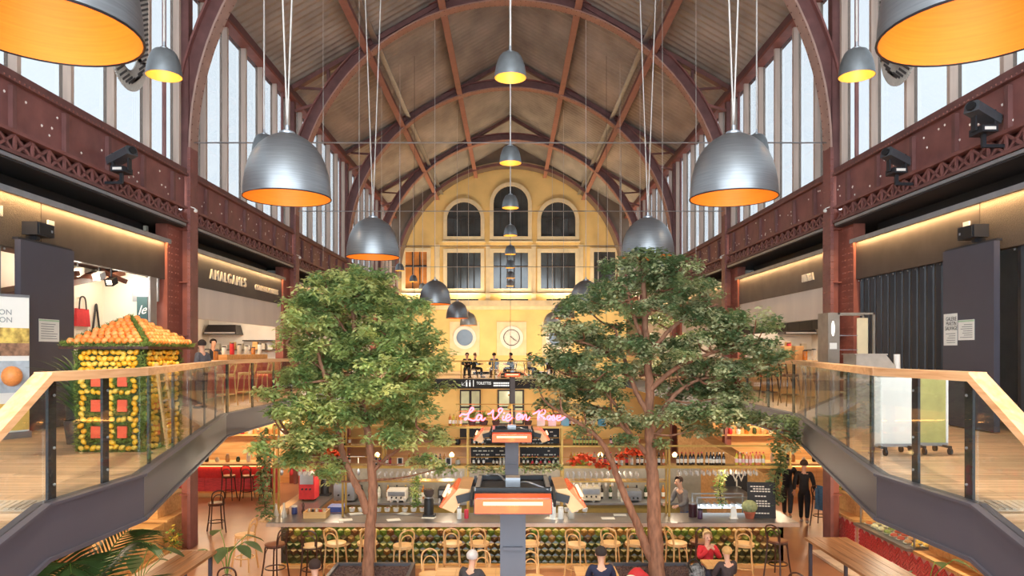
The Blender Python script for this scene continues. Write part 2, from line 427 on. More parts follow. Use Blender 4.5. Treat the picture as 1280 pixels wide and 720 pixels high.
# girders with lattice -------------------------------------------------------------------
brace_g = G(); brace_g.bar((0, -.19, -.13), (0, .19, .13), .05, .035, (1, 0, 0))
brace_me = mesh_only('brace', brace_g, iron)
bolt_m = mat('bright_bolt', (240, 228, 218), .3, .2, .05, 3)  # girder bolts: glints on lit iron put into a near-white colour
EDGES = [COLD[0] - 8.8] + COLD + [YF]
for s, nm in ((-1, 'left'), (1, 'right')):
    for b in range(len(EDGES) - 1):
        y0, y1 = EDGES[b] + .25, EDGES[b + 1] - .25
        nth = ['nearest', 'second', 'third', 'fourth', 'fifth', 'farthest'][b]
        t = E('lattice_girder', (s * 8.1, (y0 + y1) / 2, 4.55), '%s red iron girder with lattice band on the %s side' % (nth, nm), 'girder', 'side girders')
        O('plate', G().box(s * 8.08, s * 8.16, y0, y1, 4.95, 5.72), iron, t)
        O('back_plate', G().box(s * 8.24, s * 8.28, y0, y1, 4.55, 5.72), iron_d, t)
        O('top_chord', G().box(s * 7.98, s * 8.36, y0, y1, 5.72, 5.78), iron_d, t)
        O('sill', G().box(s * 8.02, s * 8.4, y0, y1, 5.78, 5.9), iron_d, t)
        O('middle_chord', G().box(s * 8.0, s * 8.18, y0, y1, 4.9, 4.96), iron, t)
        O('bottom_chord', G().box(s * 7.98, s * 8.2, y0, y1, 4.55, 4.61), iron_d, t)
        n = max(2, round((y1 - y0) / .44)); st = (y1 - y0) / n
        for k in range(n):
            yc = y0 + (k + .5) * st
            if b >= 5: break
            if b == 0 and k < 4: continue
            for sg in (1, -1):
                place('brace', brace_me, (s * 8.09, yc, 4.755), (0 if sg > 0 else PI, 0, 0) if False else (0, 0, 0 if sg > 0 else PI), parent=t)
            g = G().box(s * 8.06, s * 8.1, y0 + k * st - .025, y0 + k * st + .025, 4.61, 4.9); O('upright', g, iron, t)
        n2 = max(2, round((y1 - y0) / 1.45)); s2 = (y1 - y0) / n2
        g2 = G()
        for k in range(n2):
            yc = y0 + (k + .5) * s2
            O('stiffener', G().box(s * 8.0, s * 8.08, yc - .05, yc + .05, 4.96, 5.66), iron_d, t)
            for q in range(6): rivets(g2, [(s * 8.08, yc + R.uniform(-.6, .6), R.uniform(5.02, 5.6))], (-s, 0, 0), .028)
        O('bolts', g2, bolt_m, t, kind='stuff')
        g2 = G()
        for k in range(int((y1 - y0) / .12)): rivets(g2, [(s * 7.98, y0 + k * .12, 5.75)], (-s, 0, 0), .02)
        O('rivets', g2, rivet_m, t, kind='stuff')

# clerestory windows ---------------------------------------------------------------------
wi = 0
for s, nm in ((-1, 'left'), (1, 'right')):
    for b in range(len(EDGES) - 1):
        y0, y1 = EDGES[b] + .12, EDGES[b + 1] - .12
        wi += 1
        nth = ['nearest', 'second', 'third', 'fourth', 'fifth', 'farthest'][b]
        t = E('window_%d' % wi, (s * 8.25, (y0 + y1) / 2, 5.9), '%s tall clerestory window with tan mullions on the %s' % (nth, nm), 'window', None, 'structure')
        ml = []
        y = y1 - .28
        while y > y0 + .2:
            ml.append(y); y -= 1.45
        for y in ml: O('mullion', G().box(s * 8.12, s * 8.34, y - .05, y + .05, 5.9, 10.7), tan, t)
        ys = sorted([y0] + ml + [y1])
        for k in range(len(ys) - 1):
            O('pane', G().box(s * 8.27, s * 8.275, ys[k], ys[k + 1], 5.9, 10.7), pane_m, t)
        yq = EDGES[b + 1] - 1.05
        O('drain_pipe', G().tube([(s * 8.2, yq, 5.9), (s * 8.2, yq, 10.7)], .05, 8), iron, t)

# hatched letters hung on the glass beside the nearest columns
def hatched(s, label):
    t = E('hanging_letter', (s * 7.95, 14.2, 7.2), label, 'letter')
    y0 = 14.9 if s < 0 else 14.6; cx = s * 7.9; pts = []; rr = .5
    c = []                                       # U shape in the (y, z) plane of the glass
    for k in range(17):
        a = PI + PI * k / 16; c.append((y0 + .58 * math.cos(a), 7.75 + .75 * math.sin(a)))
    c = [(y0 - .58, 10.2)] + c + [(y0 + .58, 10.2)]
    path = spline([(cx, y, z) for (y, z) in c], 3)
    g = G(); gs = G()
    for i in range(len(path) - 1):
        d = (path[i + 1] - path[i]).normalized(); n = d.cross(Vector((1, 0, 0)))
        a, b = path[i] - n * .21, path[i] + n * .21; a2, b2 = path[i + 1] - n * .21, path[i + 1] + n * .21
        g.prism([a, b, b2, a2], [v + Vector((s * .03, 0, 0)) for v in (a, b, b2, a2)])
    O('letter_face', g, mat('letter_grey_%s' % nm, (196, 190, 180), .5), t)
    z = 6.95
    while z < 10.2:                              # diagonal dark stripes standing proud of the face
        for sg in (-1, 1):
            yc = y0 + sg * .58
            if z > 7.7: gs.bar((cx - s * .012, yc - .2, z - .12), (cx - s * .012, yc + .2, z + .12), .045, .008, (1, 0, 0))
        z += .11
    for k in range(1, 16):
        a = PI + PI * k / 16; p = Vector((cx - s * .012, y0 + .58 * math.cos(a), 7.75 + .75 * math.sin(a)))
        gs.bar(p + Vector((0, -.13, -.1)), p + Vector((0, .13, .1)), .045, .008, (1, 0, 0))
    O('stripes', gs, mat('letter_stripe_%s' % nm, (70, 68, 68), .5), t, kind='stuff')
    O('hanging_wire', G().tube([(cx, y0, 10.2), (cx, y0, 10.7)], .01, 5), metal_l, t)
for s, nm in ((-1, 'left'), (1, 'right')): hatched(s, 'big diagonally striped letter hanging in front of the %s windows' % nm)

# end wall windows, clock -----------------------------------------------------------------
def px_wall(x, y): return (x - 638) / 900 * YF, EYE + (440 - y) / 900 * YF
dk_glass = mat('dark_window_glass', (62, 66, 68), .08, 0, .45, .7, spec=.8)
bar_m = mat('window_bar_black', (40, 36, 34), .5)
def arched_window(n, x0, x1, ytop, ybot, arched, label, warm=False, cols=5, mid=None):
    t = E('window_%d' % n, (0, YF, 0), label, 'window', None, 'structure')
    a, zb = px_wall(x0, ybot); b, zt = px_wall(x1, ytop); r = (b - a) / 2; xc = (a + b) / 2
    gm = mat('lit_window_glass', (196, 128, 66), .2, 0, .3, 1.2) if warm else dk_glass
    def outline(off):
        if not arched: return [(a - off, zb - off), (b + off, zb - off), (b + off, zt + off), (a - off, zt + off)]
        o = [(a - off, zb - off), (b + off, zb - off)]
        for k in range(17):
            q = PI * k / 16; o.append((xc + (r + off) * math.cos(q), zt - r + (r + off) * math.sin(q)))
        return o
    i, o = outline(0), outline(.27)
    g = G()
    for k in range(len(i)):
        l = (k + 1) % len(i)
        p = [(i[k][0], YF - .22, i[k][1]), (i[l][0], YF - .22, i[l][1]), (o[l][0], YF - .22, o[l][1]), (o[k][0], YF - .22, o[k][1])]
        g.prism(p, [(x, YF, z) for (x, _, z) in p])
    O('surround', g, cream, t)
    O('pane', G().prism([(x, YF - .03, z) for x, z in i], [(x, YF - .005, z) for x, z in i]), gm, t)
    for k in range(1, cols):
        x = a + (b - a) * k / cols; zz = zt if not arched else zt - r + math.sqrt(max(0, r * r - (x - xc) ** 2))
        O('glazing_bar', G().box(x - .04, x + .04, YF - .08, YF - .03, zb, zz), bar_m, t)
    for fz in ((.55,) if arched else (.62,)):
        z = zb + (zt - zb) * fz; O('glazing_bar', G().box(a, b, YF - .09, YF - .03, z - .05, z + .05), bar_m, t)
    z = zb; O('window_sill', G().box(a - .34, b + .34, YF - .34, YF, zb - .42, zb - .34), cream, t)
n0 = wi
specs = [(559, 601, 253, 296, True, 'upper left arched window of the ochre end wall'), (617, 660, 233, 296, True, 'tallest arched window in the middle of the ochre end wall'),
         (676, 719, 253, 296, True, 'upper right arched window of the ochre end wall'), (559, 601, 316, 361, False, 'dark rectangular window below the left arched window'),
         (617, 660, 316, 361, False, 'dark rectangular window below the middle arched window'), (676, 719, 316, 361, False, 'dark rectangular window below the right arched window'),
         (507, 534, 315, 361, False, 'small window glowing orange at the left end of the ochre wall'), (742, 769, 315, 361, False, 'small dark window at the right end of the ochre wall')]
for k, sp in enumerate(specs): arched_window(n0 + 1 + k, *sp, warm=(k == 6), cols=5 if k < 6 else 3)
zc0, zc1 = ZO(383, YF), ZO(376, YF)
O('trim_1', G().box(-8.6, 8.6, YF - .45, YF, zc0, zc1).box(-8.6, 8.6, YF - .28, YF, zc0 - .25, zc0), cream, label='cream stone cornice crossing the ochre end wall', cat='cornice', kind='structure')
for k, x in enumerate((547, 610, 667, 726)):
    a = (x - 638) / 900 * YF
    O('trim_%d' % (k + 2), G().box(a - .16, a + .16, YF - .12, YF, zc1, ZO(306, YF)), cream, label='cream pilaster strip on the ochre end wall, %s from the left' % ORD[k], cat='pilaster', kind='structure')
def round_panel(px, label, clock):
    x, z = px_wall(px, 422); t = E('wall_clock' if clock else 'round_window', (x, YF, z - 1), label, 'clock' if clock else 'window')
    O('stone_panel', G().box(x - 1.08, x + 1.08, YF - .1, YF, z - 1.3, z + 1.15), cream, t)
    c = Matrix.Rotation(PI / 2, 3, 'X')
    def disc(r0, r1, y0, y1, n=28):
        g = G()
        for k in range(n):
            a0, a1 = 2 * PI * k / n, 2 * PI * (k + 1) / n
            p = [(x + r0 * math.cos(a0), y0, z + r0 * math.sin(a0)), (x + r1 * math.cos(a0), y0, z + r1 * math.sin(a0)), (x + r1 * math.cos(a1), y0, z + r1 * math.sin(a1)), (x + r0 * math.cos(a1), y0, z + r0 * math.sin(a1))]
            g.prism(p, [(u, y1, w) for (u, _, w) in p])
        return g
    O('moulding', disc(.6, .84, YF - .22, YF - .1), white_p, t)
    O('dial' if clock else 'pane', disc(.001, .6, YF - .14, YF - .1), white_p if clock else dk_glass, t)
    if clock:
        O('rim', disc(.55, .6, YF - .2, YF - .14), bar_m, t)
        O('minute_hand', G().bar((x - .12, YF - .17, z + .08), (x + .4, YF - .17, z - .28), .02, .1, (0, 1, 0)), bar_m, t)
        O('hour_hand', G().bar((x - .08, YF - .19, z + .1), (x + .22, YF - .19, z - .22), .02, .13, (0, 1, 0)), bar_m, t)
        for k in range(12):
            a = 2 * PI * k / 12; u = Vector((math.cos(a), 0, math.sin(a))); p = Vector((x, YF - .15, z))
            O('hour_mark', G().bar(p + u * .46, p + u * .53, .01, .03, (0, 1, 0)), bar_m, t)
round_panel(581, 'round window in a cream panel left of the clock', False)
round_panel(639.5, 'round white wall clock with dark hands', True)
round_panel(696, 'round window in a cream panel right of the clock', False)

# floodlights lying on the cornice, washing the upper wall
for k, px in enumerate((520, 581, 643, 700, 755)):
    x = (px - 638) / 900 * YF; t = E('cornice_floodlight', (x, YF - .3, zc1), '%s slim floodlight from the left lying on the cornice' % ORD[k], 'floodlight')
    O('housing', G().box(x - 1.0, x + 1.0, YF - .42, YF - .3, zc1, zc1 + .1), black_p, t); O('lens', G().box(x - .95, x + .95, YF - .4, YF - .32, zc1 + .1, zc1 + .11), bolt_m, t)
    area('flood_light', (x, YF - .55, zc1 + .16), 1.9, .1, (1, .84, .6), 34, (PI - .3, 0, 0), parent=t)
for s, nm in ((-1, 'left'), (1, 'right')):  # floodlights not seen, guessed from the glow at the arch feet
    t = E('assumed_floodlight', (s * 7.6, 47.5, 4.9), 'assumed small floodlight lighting the %s foot of the end wall arch' % nm, 'floodlight'); O('housing', G().box(s * 7.5, s * 7.75, 47.4, 47.7, 4.9, 5.1), black_p, t); O('bracket', G().box(s * 7.75, s * 8.1, 47.5, 47.6, 4.95, 5.0), black_p, t)
    point('flood_light', (s * 7.3, 48.2, 5.3), (1, .82, .55), 70, .1, parent=t)

for k, x in enumerate((-5.5, -1.8, 1.8, 5.5)):  # uplights added out of sight behind the rail to brighten the end wall
    t = E('added_uplight', (x, 44.5, 0), '%s added unseen floor uplight from the left brightening the ochre end wall' % ORD[k], 'floodlight'); O('housing', G().box(x - .5, x + .5, 44.3, 44.6, .0, .14), black_p, t); O('lens', G().box(x - .46, x + .46, 44.34, 44.56, .14, .15), bolt_m, t)
    area('added_wash', (x, 44.5, .2), .9, .2, (1, .86, .62), 220, (PI / 2 + .5, 0, 0), parent=t)

# ------------------------------------------------------------------ mezzanines
PA, PB, PC, PE = (3.95, 6.1), (3.9, 7.6), (5.95, 15.0), (5.95, 37.0)
under_m = mat('mezzanine_underside', (150, 116, 86), .8, 0, .1, 2)
tact = mat('tactile_strip', (214, 196, 176), .4, .3, .05, 6)
step_wood = wood('stair_treads', (206, 158, 112), (232, 190, 148), 3, 'X', .4)
led_w = (1.0, .72, .40)
def mezz(s, nm):
    def P(x, y, z): return (s * x, y, z)
    poly = [(13.5, 6.05), (3.95, 6.05), (3.9, 7.6), (5.95, 15.0), (5.95, 37.0), (13.5, 37.0)]
    def slab(z0, z1):
        a = [P(x, y, z0) for x, y in poly]; b = [P(x, y, z1) for x, y in poly]
        return G().prism(a, b) if s > 0 else G().prism(b, a)
    fl = O('floor_mezzanine_' + nm, slab(-.1, 0), deck_wood, label='boarded upper floor on the %s side of the hall' % nm, cat='floor', kind='structure')
    O('ceiling', slab(-.42, -.1), under_m, label='underside of the %s upper floor' % nm, cat='ceiling', kind='structure')
    # tactile strip at the stair head: ribs set into the boards
    t = E('tactile_strip', P(5, 6.25, 0), 'ribbed warning strip at the head of the %s stairs' % nm, 'floor strip')
    O('plate', G().box(s * 4.02, s * 7.8, 6.15, 6.6, 0, .004), tact, t)
    g = G()
    for k in range(60):
        x = 4.1 + k * .06; g.bar(P(x, 6.2, .006), P(x + .1, 6.55, .006), .02, .008)
    O('ribs', g, tact, t, kind='stuff')
    # stairs down towards the camera side
    st = E('staircase', P(5.9, 4, -2), 'wooden stair flight going down on the %s' % nm, 'stairs')
    for k in range(18):
        y = 6.05 - k * .29; z = -k * .17
        O('tread', G().box(s * 3.98, s * 7.8, y - .31, y, z - .21 if k else z - .1, z - .17 if k else z - .06), step_wood, st)
        O('riser', G().box(s * 3.98, s * 7.8, y - .02, y - .001, z - .17, z - .02 if k else z - .1), steel_b, st)
    # edge fascia
    bt = E('balustrade', P(4.5, 10, -.4), 'glass balustrade with wooden handrail and dark steel edge on the %s' % nm, 'balustrade')
    path = [PA, PB, PC, (5.95, 22.0), (5.95, 29.5), PE]
    def seg_prism(a, b, off0, off1, z0, z1, az=0, bz=0):
        A, B = Vector(a), Vector(b); d = (B - A).normalized(); n = Vector((d.y, -d.x))      # towards the wall side (+x)
        q = [A + n * off0, A + n * off1, B + n * off1, B + n * off0]
        zs = [az, az, bz, bz]
        lo = [P(v.x, v.y, z0 + e) for v, e in zip(q, zs)]; hi = [P(v.x, v.y, z1 + e) for v, e in zip(q, zs)]
        g = G()
        return g.prism(lo, hi) if s > 0 else g.prism(hi, lo)
    full = [((3.95, 1.2), (3.95, 5.1), -2.75, -.30)] + [((3.95, 5.1), PA, -.30, 0)] + [(path[i], path[i + 1], 0, 0) for i in range(len(path) - 1)]
    for a, b, az, bz in full:
        O('fascia_panel', seg_prism(a, b, -.03, .05, -.40, .05, az, bz), steel_d, bt)
        O('fascia_cap', seg_prism(a, b, -.06, .09, .05, .075, az, bz), steel_d, bt)
        O('fascia_lip', seg_prism(a, b, -.06, -.03, -.42, -.385, az, bz), steel_d, bt)
    rfull = [((3.95, 1.2), (3.95, 5.1), -3.42, -.69), ((3.95, 5.1), (3.95, 6.12), -.69, 0)] + full[2:]
    for a, b, az, bz in rfull:
        O('handrail', seg_prism(a, b, -.07, .09, 1.11, 1.19, az, bz), rail_wood, bt)
    # panes and posts
    def lerp(a, b, t): return (a[0] + (b[0] - a[0]) * t, a[1] + (b[1] - a[1]) * t)
    posts = []
    for a, b, az, bz in rfull:
        L = math.hypot(b[0] - a[0], b[1] - a[1]); n = max(1, round(L / 1.5))
        for k in range(n):
            p, q = lerp(a, b, k / n), lerp(a, b, (k + 1) / n); zp, zq = az + (bz - az) * k / n, az + (bz - az) * (k + 1) / n
            p2, q2 = lerp(p, q, .012), lerp(p, q, .988)
            if az or bz: fz = lambda y: -.30 * (6.1 - y) if y > 5.1 else -.30 - (5.1 - y) * .628
            else: fz = lambda y: 0
            A, B = Vector(p2), Vector(q2); d = (B - A).normalized(); nn = Vector((d.y, -d.x)); pl = []
            for off in (.01, .022):
                pl.append([P((A + nn * off).x, (A + nn * off).y, .075 + fz(A.y)), P((B + nn * off).x, (B + nn * off).y, .075 + fz(B.y)), P((B + nn * off).x, (B + nn * off).y, 1.11 + zq), P((A + nn * off).x, (A + nn * off).y, 1.11 + zp)])
            g = G(); g.prism(pl[0], pl[1]) if s < 0 else g.prism(pl[1], pl[0])
            O('pane', g, bal_glass, bt)
    pl = [((3.95, 6.3), (0, 1)), ((3.93, 7.1), (0, 1))]
    bc = Vector((PC[0] - PB[0], PC[1] - PB[1])); Lb = bc.length; bc.normalize()
    for k in range(5): pl.append(((PB[0] + bc.x * (.75 + 1.5 * k), PB[1] + bc.y * (.75 + 1.5 * k)), (bc.x, bc.y)))
    for k in range(14): pl.append(((5.95, 15.3 + 1.5 * k), (0, 1)))
    for (x, y), d in pl:
        d = Vector(d); n = Vector((d.y, -d.x)); c = Vector((x, y)) + n * .07
        a, b = c - d * .055, c + d * .055; g = G(); o = n * .012
        q = [a - o, a + o, b + o, b - o]; lo = [P(v.x, v.y, 0) for v in q]; hi = [P(v.x, v.y, 1.11) for v in q]
        g.prism(lo, hi) if s > 0 else g.prism(hi, lo)
        po = O('post', g, steel_b, bt)
        if y < 15:
            g = G()
            for z in (.2, .52, .98): g.ball(P(c.x - n.x * .03, c.y - n.y * .03, z), .014, 6, 4)
            O('bolts', g, metal_l, po, kind='stuff')
    return fl
for s, nm in ((-1, 'left'), (1, 'right')): mezz(s, nm)

# far cross balcony ------------------------------------------------------------------------
YB = 37.0
O('floor_gallery', G().box(-13.5, 13.5, YB, YF, -.12, 0), deck_wood, label='far gallery floor in front of the ochre wall', cat='floor', kind='structure')
t = E('gallery_balustrade', (0, YB, -.5), 'far gallery balustrade with brass rail and black signboard edge', 'balustrade')
O('sign_fascia', G().box(-5.9, 5.9, YB - .12, YB, -.52, -.03), black_p, t)
O('rail', G().box(-5.9, 5.9, YB - .1, YB - .02, .86, .93), gold, t)
for k in range(8):
    x = -5.9 + k * 11.8 / 7
    O('post', G().box(x - .03, x + .03, YB - .09, YB - .04, -.03, .88), gold, t)
    if k < 7: O('pane', G().box(x + .04, x + 11.8 / 7 - .04, YB - .07, YB - .06, 0, .86), bal_glass, t)
sg = E('toilet_sign', (-1.3, YB - .12, -.4), 'white lettering for the toilets on the black gallery edge', 'sign')
wl = emis('lit_white_lettering', (245, 240, 230), 1.0)
text('lettering', 'TOILETTES', .2, (XO(605, YB), YB - .13, ZO(479, YB)), (1, 0, 0), (0, 0, 1), wl, sg, .005, width=.78)
O('divider', G().box(XO(591.5, YB), XO(592.3, YB), YB - .13, YB - .12, ZO(483, YB), ZO(475, YB)), wl, sg)
a = Vector((XO(577.5, YB), YB - .13, ZO(481.5, YB))); g = G(); b = a + Vector((.2, 0, .2)); g.bar(a, b, .01, .045, (0, 1, 0)); g.bar(a, a + Vector((.16, 0, 0)), .01, .045, (0, 1, 0)); g.bar(a, a + Vector((0, 0, .16)), .01, .045, (0, 1, 0))
O('arrow', g, wl, sg)
for k, x in enumerate((583.5, 587.5)):
    x = XO(x, YB); g = G().ball((x, YB - .13, ZO(476, YB)), (.03, .01, .03), 8, 5); g.box(x - .035, x + .035, YB - .135, YB - .125, ZO(483, YB), ZO(477.5, YB)); O('pictogram', g, wl, sg)
g = G()
for r in range(2):
    for k in range(9):
        x0 = XO(617 + k * 2.2, YB); g.box(x0, x0 + .07, YB - .135, YB - .13, ZO(479 + r * 3, YB) - .03, ZO(479 + r * 3, YB) + .05)
O('small_lettering', g, wl, sg, kind='stuff')
# wall below the gallery with lit openings
O('wall_gallery', G().box(-13.5, 13.5, YB + 3.5, YB + 3.7, ZG, -.12), ochre, label='ochre wall below the far gallery', cat='wall', kind='structure')
dk = mat('door_black', (40, 38, 40), .5)
pale_pane = mat('pale_green_pane', (206, 220, 190), .2, 0, .15, 2)
for k, (x0, x1, lab) in enumerate(((575, 601, 'dark door with pale glazing left of the pole under the gallery'), (622, 655, 'dark double door with pale glazing behind the pole under the gallery'))):
    D = YB + 3.5; a, b = XO(x0, D), XO(x1, D)
    t = E('door_%d' % (k + 1), ((a + b) / 2, D, ZG), lab, 'door', None, 'structure')
    O('leaf', G().box(a, b, D - .08, D, ZG, -.75), dk, t)
    m = 2
    for q in range(m):
        u = a + (b - a) * (q + .12) / m; v = a + (b - a) * (q + .88) / m
        for r_ in range(2): O('pane', G().box(u, v, D - .1, D - .08, ZG + .9 + r_ * .95, ZG + 1.75 + r_ * .95), pale_pane, t)

# ------------------------------------------------------------------ upper shop fronts
bronze_perf = mat('perforated_brown_fascia', (88, 76, 66), .6, .1, .3, 60, .4)
for s, nm in ((-1, 'left'), (1, 'right')):
    for b in range(4):
        y0, y1 = COLD[b] + .85, COLD[b + 1] - .85
        nth = ['nearest', 'second', 'third', 'fourth'][b]
        t = E('shop_canopy', (s * 8.4, (y0 + y1) / 2, 4.4), '%s black soffit recess above the shop fascia on the %s' % (nth, nm), 'soffit')
        O('soffit', G().box(s * 8.02, s * 8.9, y0 - .5, y1 + .5, 4.44, 4.55), dark_m, t)
        O('recess_back', G().box(s * 8.8, s * 8.9, y0, y1, 3.9, 4.44), dark_m, t)
        O('edge_strip', G().box(s * 7.99, s * 8.03, y0 - .5, y1 + .5, 4.47, 4.53), metal_l, t)
        kind = ('brown', 'dark', 'brown', 'brown')[b]
        f = E('shop_fascia', (s * 8.3, (y0 + y1) / 2, 3.1), '%s %s shop fascia washed by a warm light line on the %s' % (nth, kind, nm), 'fascia')
        if b == 0:
            ym = 12.7
            O('perforated_panel', G().box(s * 8.28, s * 8.42, y0 - .8, ym - .01, 3.1, 4.0), bronze_perf, f)
            O('plain_panel', G().box(s * 8.28, s * 8.42, ym + .01, y1, 3.1, 4.0), bronze, f)
        else:
            nq = 3
            for q in range(nq):
                O('panel', G().box(s * 8.28, s * 8.42, y0 + (y1 - y0) * q / nq + .004, y0 + (y1 - y0) * (q + 1) / nq - .004, 3.08, 4.0), mat('fascia_%s%d%d' % (nm, b, q), (74, 70, 70) if s < 0 else (96, 86, 80), .55, .1, .15, 2), f)
        O('light_channel', G().box(s * 8.12, s * 8.42, y0 - .3, y1, 4.0, 4.05).box(s * 8.12, s * 8.14, y0 - .3, y1, 3.95, 4.0), metal_l, f)
        area('fascia_led', (s * 8.2, (y0 + y1) / 2, 3.985), .05, y1 - y0, (1, .62, .27), 80 if b == 0 else 44, parent=f)
        if b > 0:
            w = O('shop_lintel_panel', G().box(s * 8.3, s * 8.4, y0, y1, 2.25, 3.08), white_board, label='%s long white panel below the shop fascia on the %s' % (nth, nm), cat='panel')
            # shop room
            room = E('wall_shop_%s_%d' % (nm, b), (s * 11, (y0 + y1) / 2, 0), 'pale walls of the upper kitchen, %s on the %s' % (nth, nm), 'wall', None, 'structure')
            O('back_wall', G().box(s * 11.2, s * 11.3, y0 - .8, y1 + .8, 0, 4.4), white_p, room)
            O('side_wall', G().box(s * 8.5, s * 11.2, y1 + .7, y1 + .8, 0, 4.4), white_p, room)
            O('room_ceiling', G().box(s * 8.4, s * 11.2, y0 - .8, y1 + .8, 2.6, 2.7), mat('kitchen_ceiling_%s%d' % (nm, b), (206, 176, 140), .7), room)
            for k in range(4):
                yy = y0 + (y1 - y0) * (k + .5) / 4
                O('downlight', G().lathe([(.09, 0), (.09, .02)], 12, (s * 9.2, yy, 2.57)), emis('downlight_%s%d%d' % (nm, b, k), (255, 226, 176), 6), room)
                point('downlight_lamp', (s * 9.2, yy, 2.45), (1, .84, .64), 40 if b == 1 else 25, .1, parent=room)
# bay 0 left: shop with sliding panel and interior
def sliding(s, y0, y1, label):
    t = E('sliding_panel', (s * 8.1, (y0 + y1) / 2, 0), label, 'door')
    O('leaf', G().box(s * 8.06, s * 8.16, y0, y1, .02, 3.22), steel_d, t)
    O('top_track', G().box(s * 8.1, s * 8.2, y0, y1, 3.22, 3.26), steel_b, t)
    return t
sliding(-1, 11.85, 13.3, 'tall anthracite sliding panel beside the fruit house shop')
sliding(1, 12.0, 13.42, 'tall anthracite sliding panel with posters on the right')
spk = G(); spk.box(-.14, .14, -.22, .22, 0, .24).box(-.16, -.13, -.19, .19, .03, .21)
for s, lab in ((-1, 'black loudspeaker above the left sliding panel'), (1, 'black loudspeaker above the right sliding panel')):
    t = E('loudspeaker', (s * 8.1, 12.35 if s < 0 else 12.6, 3.3), lab, 'speaker')
    y = 12.35 if s < 0 else 12.6
    O('cabinet', G().box(s * 7.96, s * 8.22, y - .24, y + .22, 3.34, 3.56), steel_b, t); O('grille', G().box(s * 7.94, s * 7.96, y - .2, y + .18, 3.36, 3.54), black_p, t)
    O('bracket', G().box(s * 8.1, s * 8.3, y - .05, y + .05, 3.28, 3.34), steel_b, t); O('badge', G().box(s * 7.935, s * 7.94, y + .1, y + .14, 3.42, 3.46), metal_l, t)
    yq = 12.95 if s < 0 else 13.05
    O('wall_plate', G().box(s * 8.25, s * 8.28, yq - .09, yq + .08, 3.5, 3.72).box(s * 8.245, s * 8.25, yq - .06, yq + .05, 3.56, 3.66), white_p, label='small white plate on the %s brown fascia' % ('left' if s < 0 else 'right'), cat='plate')
# notices on the panels
paper = mat('white_paper', (236, 234, 226), .7, 0, .03, 4); ink = mat('print_ink', (60, 58, 58), .7); ink_l = mat('print_grey', (150, 150, 148), .7); greeny = mat('print_green', (176, 206, 170), .7)
def notice(s, y0, y1, z0, z1, label, title=None, green=False, n=7):
    t = E('paper_notice', (s * 8.05, (y0 + y1) / 2, z0), label, 'notice')
    O('sheet', G().box(s * 8.052, s * 8.058, y0, y1, z0, z1), paper, t)
    x = s * 8.05; top = z1 - .06
    rt = (0, -s, 0)
    if title:
        for k, w in enumerate(title): text('lettering', w, .105, (x, (y0 + y1) / 2 + (-.03 if s > 0 else 0), z1 - .1 - k * .085), (0, -1, 0) if s > 0 else (0, 1, 0), (0, 0, 1), ink, t, .001, width=.8)
        top = z1 - .34
    if green: O('header_band', G().box(s * 8.049, s * 8.052, y0, y1, z1 - .035, z1 - .01), greeny, t)
    g = G()
    for k in range(n):
        z = top - .02 - k * (top - z0 - .04) / n
        g.box(s * 8.049, s * 8.052, y0 + .05, y1 - .05 - R.random() * .12, z - .012, z)
    O('print_lines', g, ink_l, t, kind='stuff')
notice(1, 12.98, 13.38, 1.48, 2.06, 'white gallery poster on the right sliding panel', ['GALERIE', 'MARTIN', 'SAUVAGE'], n=5)
notice(1, 12.5, 12.95, 1.57, 1.93, 'green topped printed notice on the right sliding panel', green=True)
notice(-1, 12.3, 12.85, 1.54, 1.93, 'printed paper notice on the left sliding panel', green=True)
# strip curtains: each dark strip a part
strip_m = mat('dark_pvc_strip', (60, 61, 64), .45, .1, .25, 1.5, stretch=(1, 1, .3), spec=.35)
def curtain(s, y0, y1, label, w=.23):
    t = E('strip_curtain', (s * 8.4, (y0 + y1) / 2, 0), label, 'curtain'); y = y0; k = 0
    while y < y1 - .05:
        e = min(y + w, y1); m = (y + e) / 2; g = G()
        sec = [(8.40, y), (8.37, y + .02), (8.335, m), (8.37, e - .02), (8.40, e), (8.41, e), (8.38, m), (8.41, y)]
        lo = [(s * x, yy, .03) for x, yy in sec]; hi = [(s * x, yy, 3.1) for x, yy in sec]
        g.prism(lo, hi) if s > 0 else g.prism(hi, lo)
        O('curtain_strip', g, strip_m, t); 
        O('hook', G().ball((s * 8.33, e, 3.06), .02, 6, 4), metal_l, t)
        y = e + .025; k += 1
    O('dark_interior_sheet', G().box(s * 8.52, s * 8.56, y0, y1, 0, 3.1), black_p, t)  # black sheet standing in for the dark interior behind the strips
curtain(1, 13.4, 17.2, 'dark pleated strip curtain between the right panel and the column', .26)
curtain(1, 9.0, 11.95, 'dark strip curtain at the right edge beyond the grey panel', .3)
curtain(-1, 9.0, 11.85, 'dark strip curtain at the left edge behind the roll-up banner', .3)
# N of the shop name left
t = E('shop_lettering', (-8.26, 11.6, 3.5), 'ivory capital letter at the left edge of the brown fascia', 'letter')
text('lettering', 'N', .25, (-8.26, 11.62, 3.64), (0, 1, 0), (0, 0, 1), ivory, t, .015)
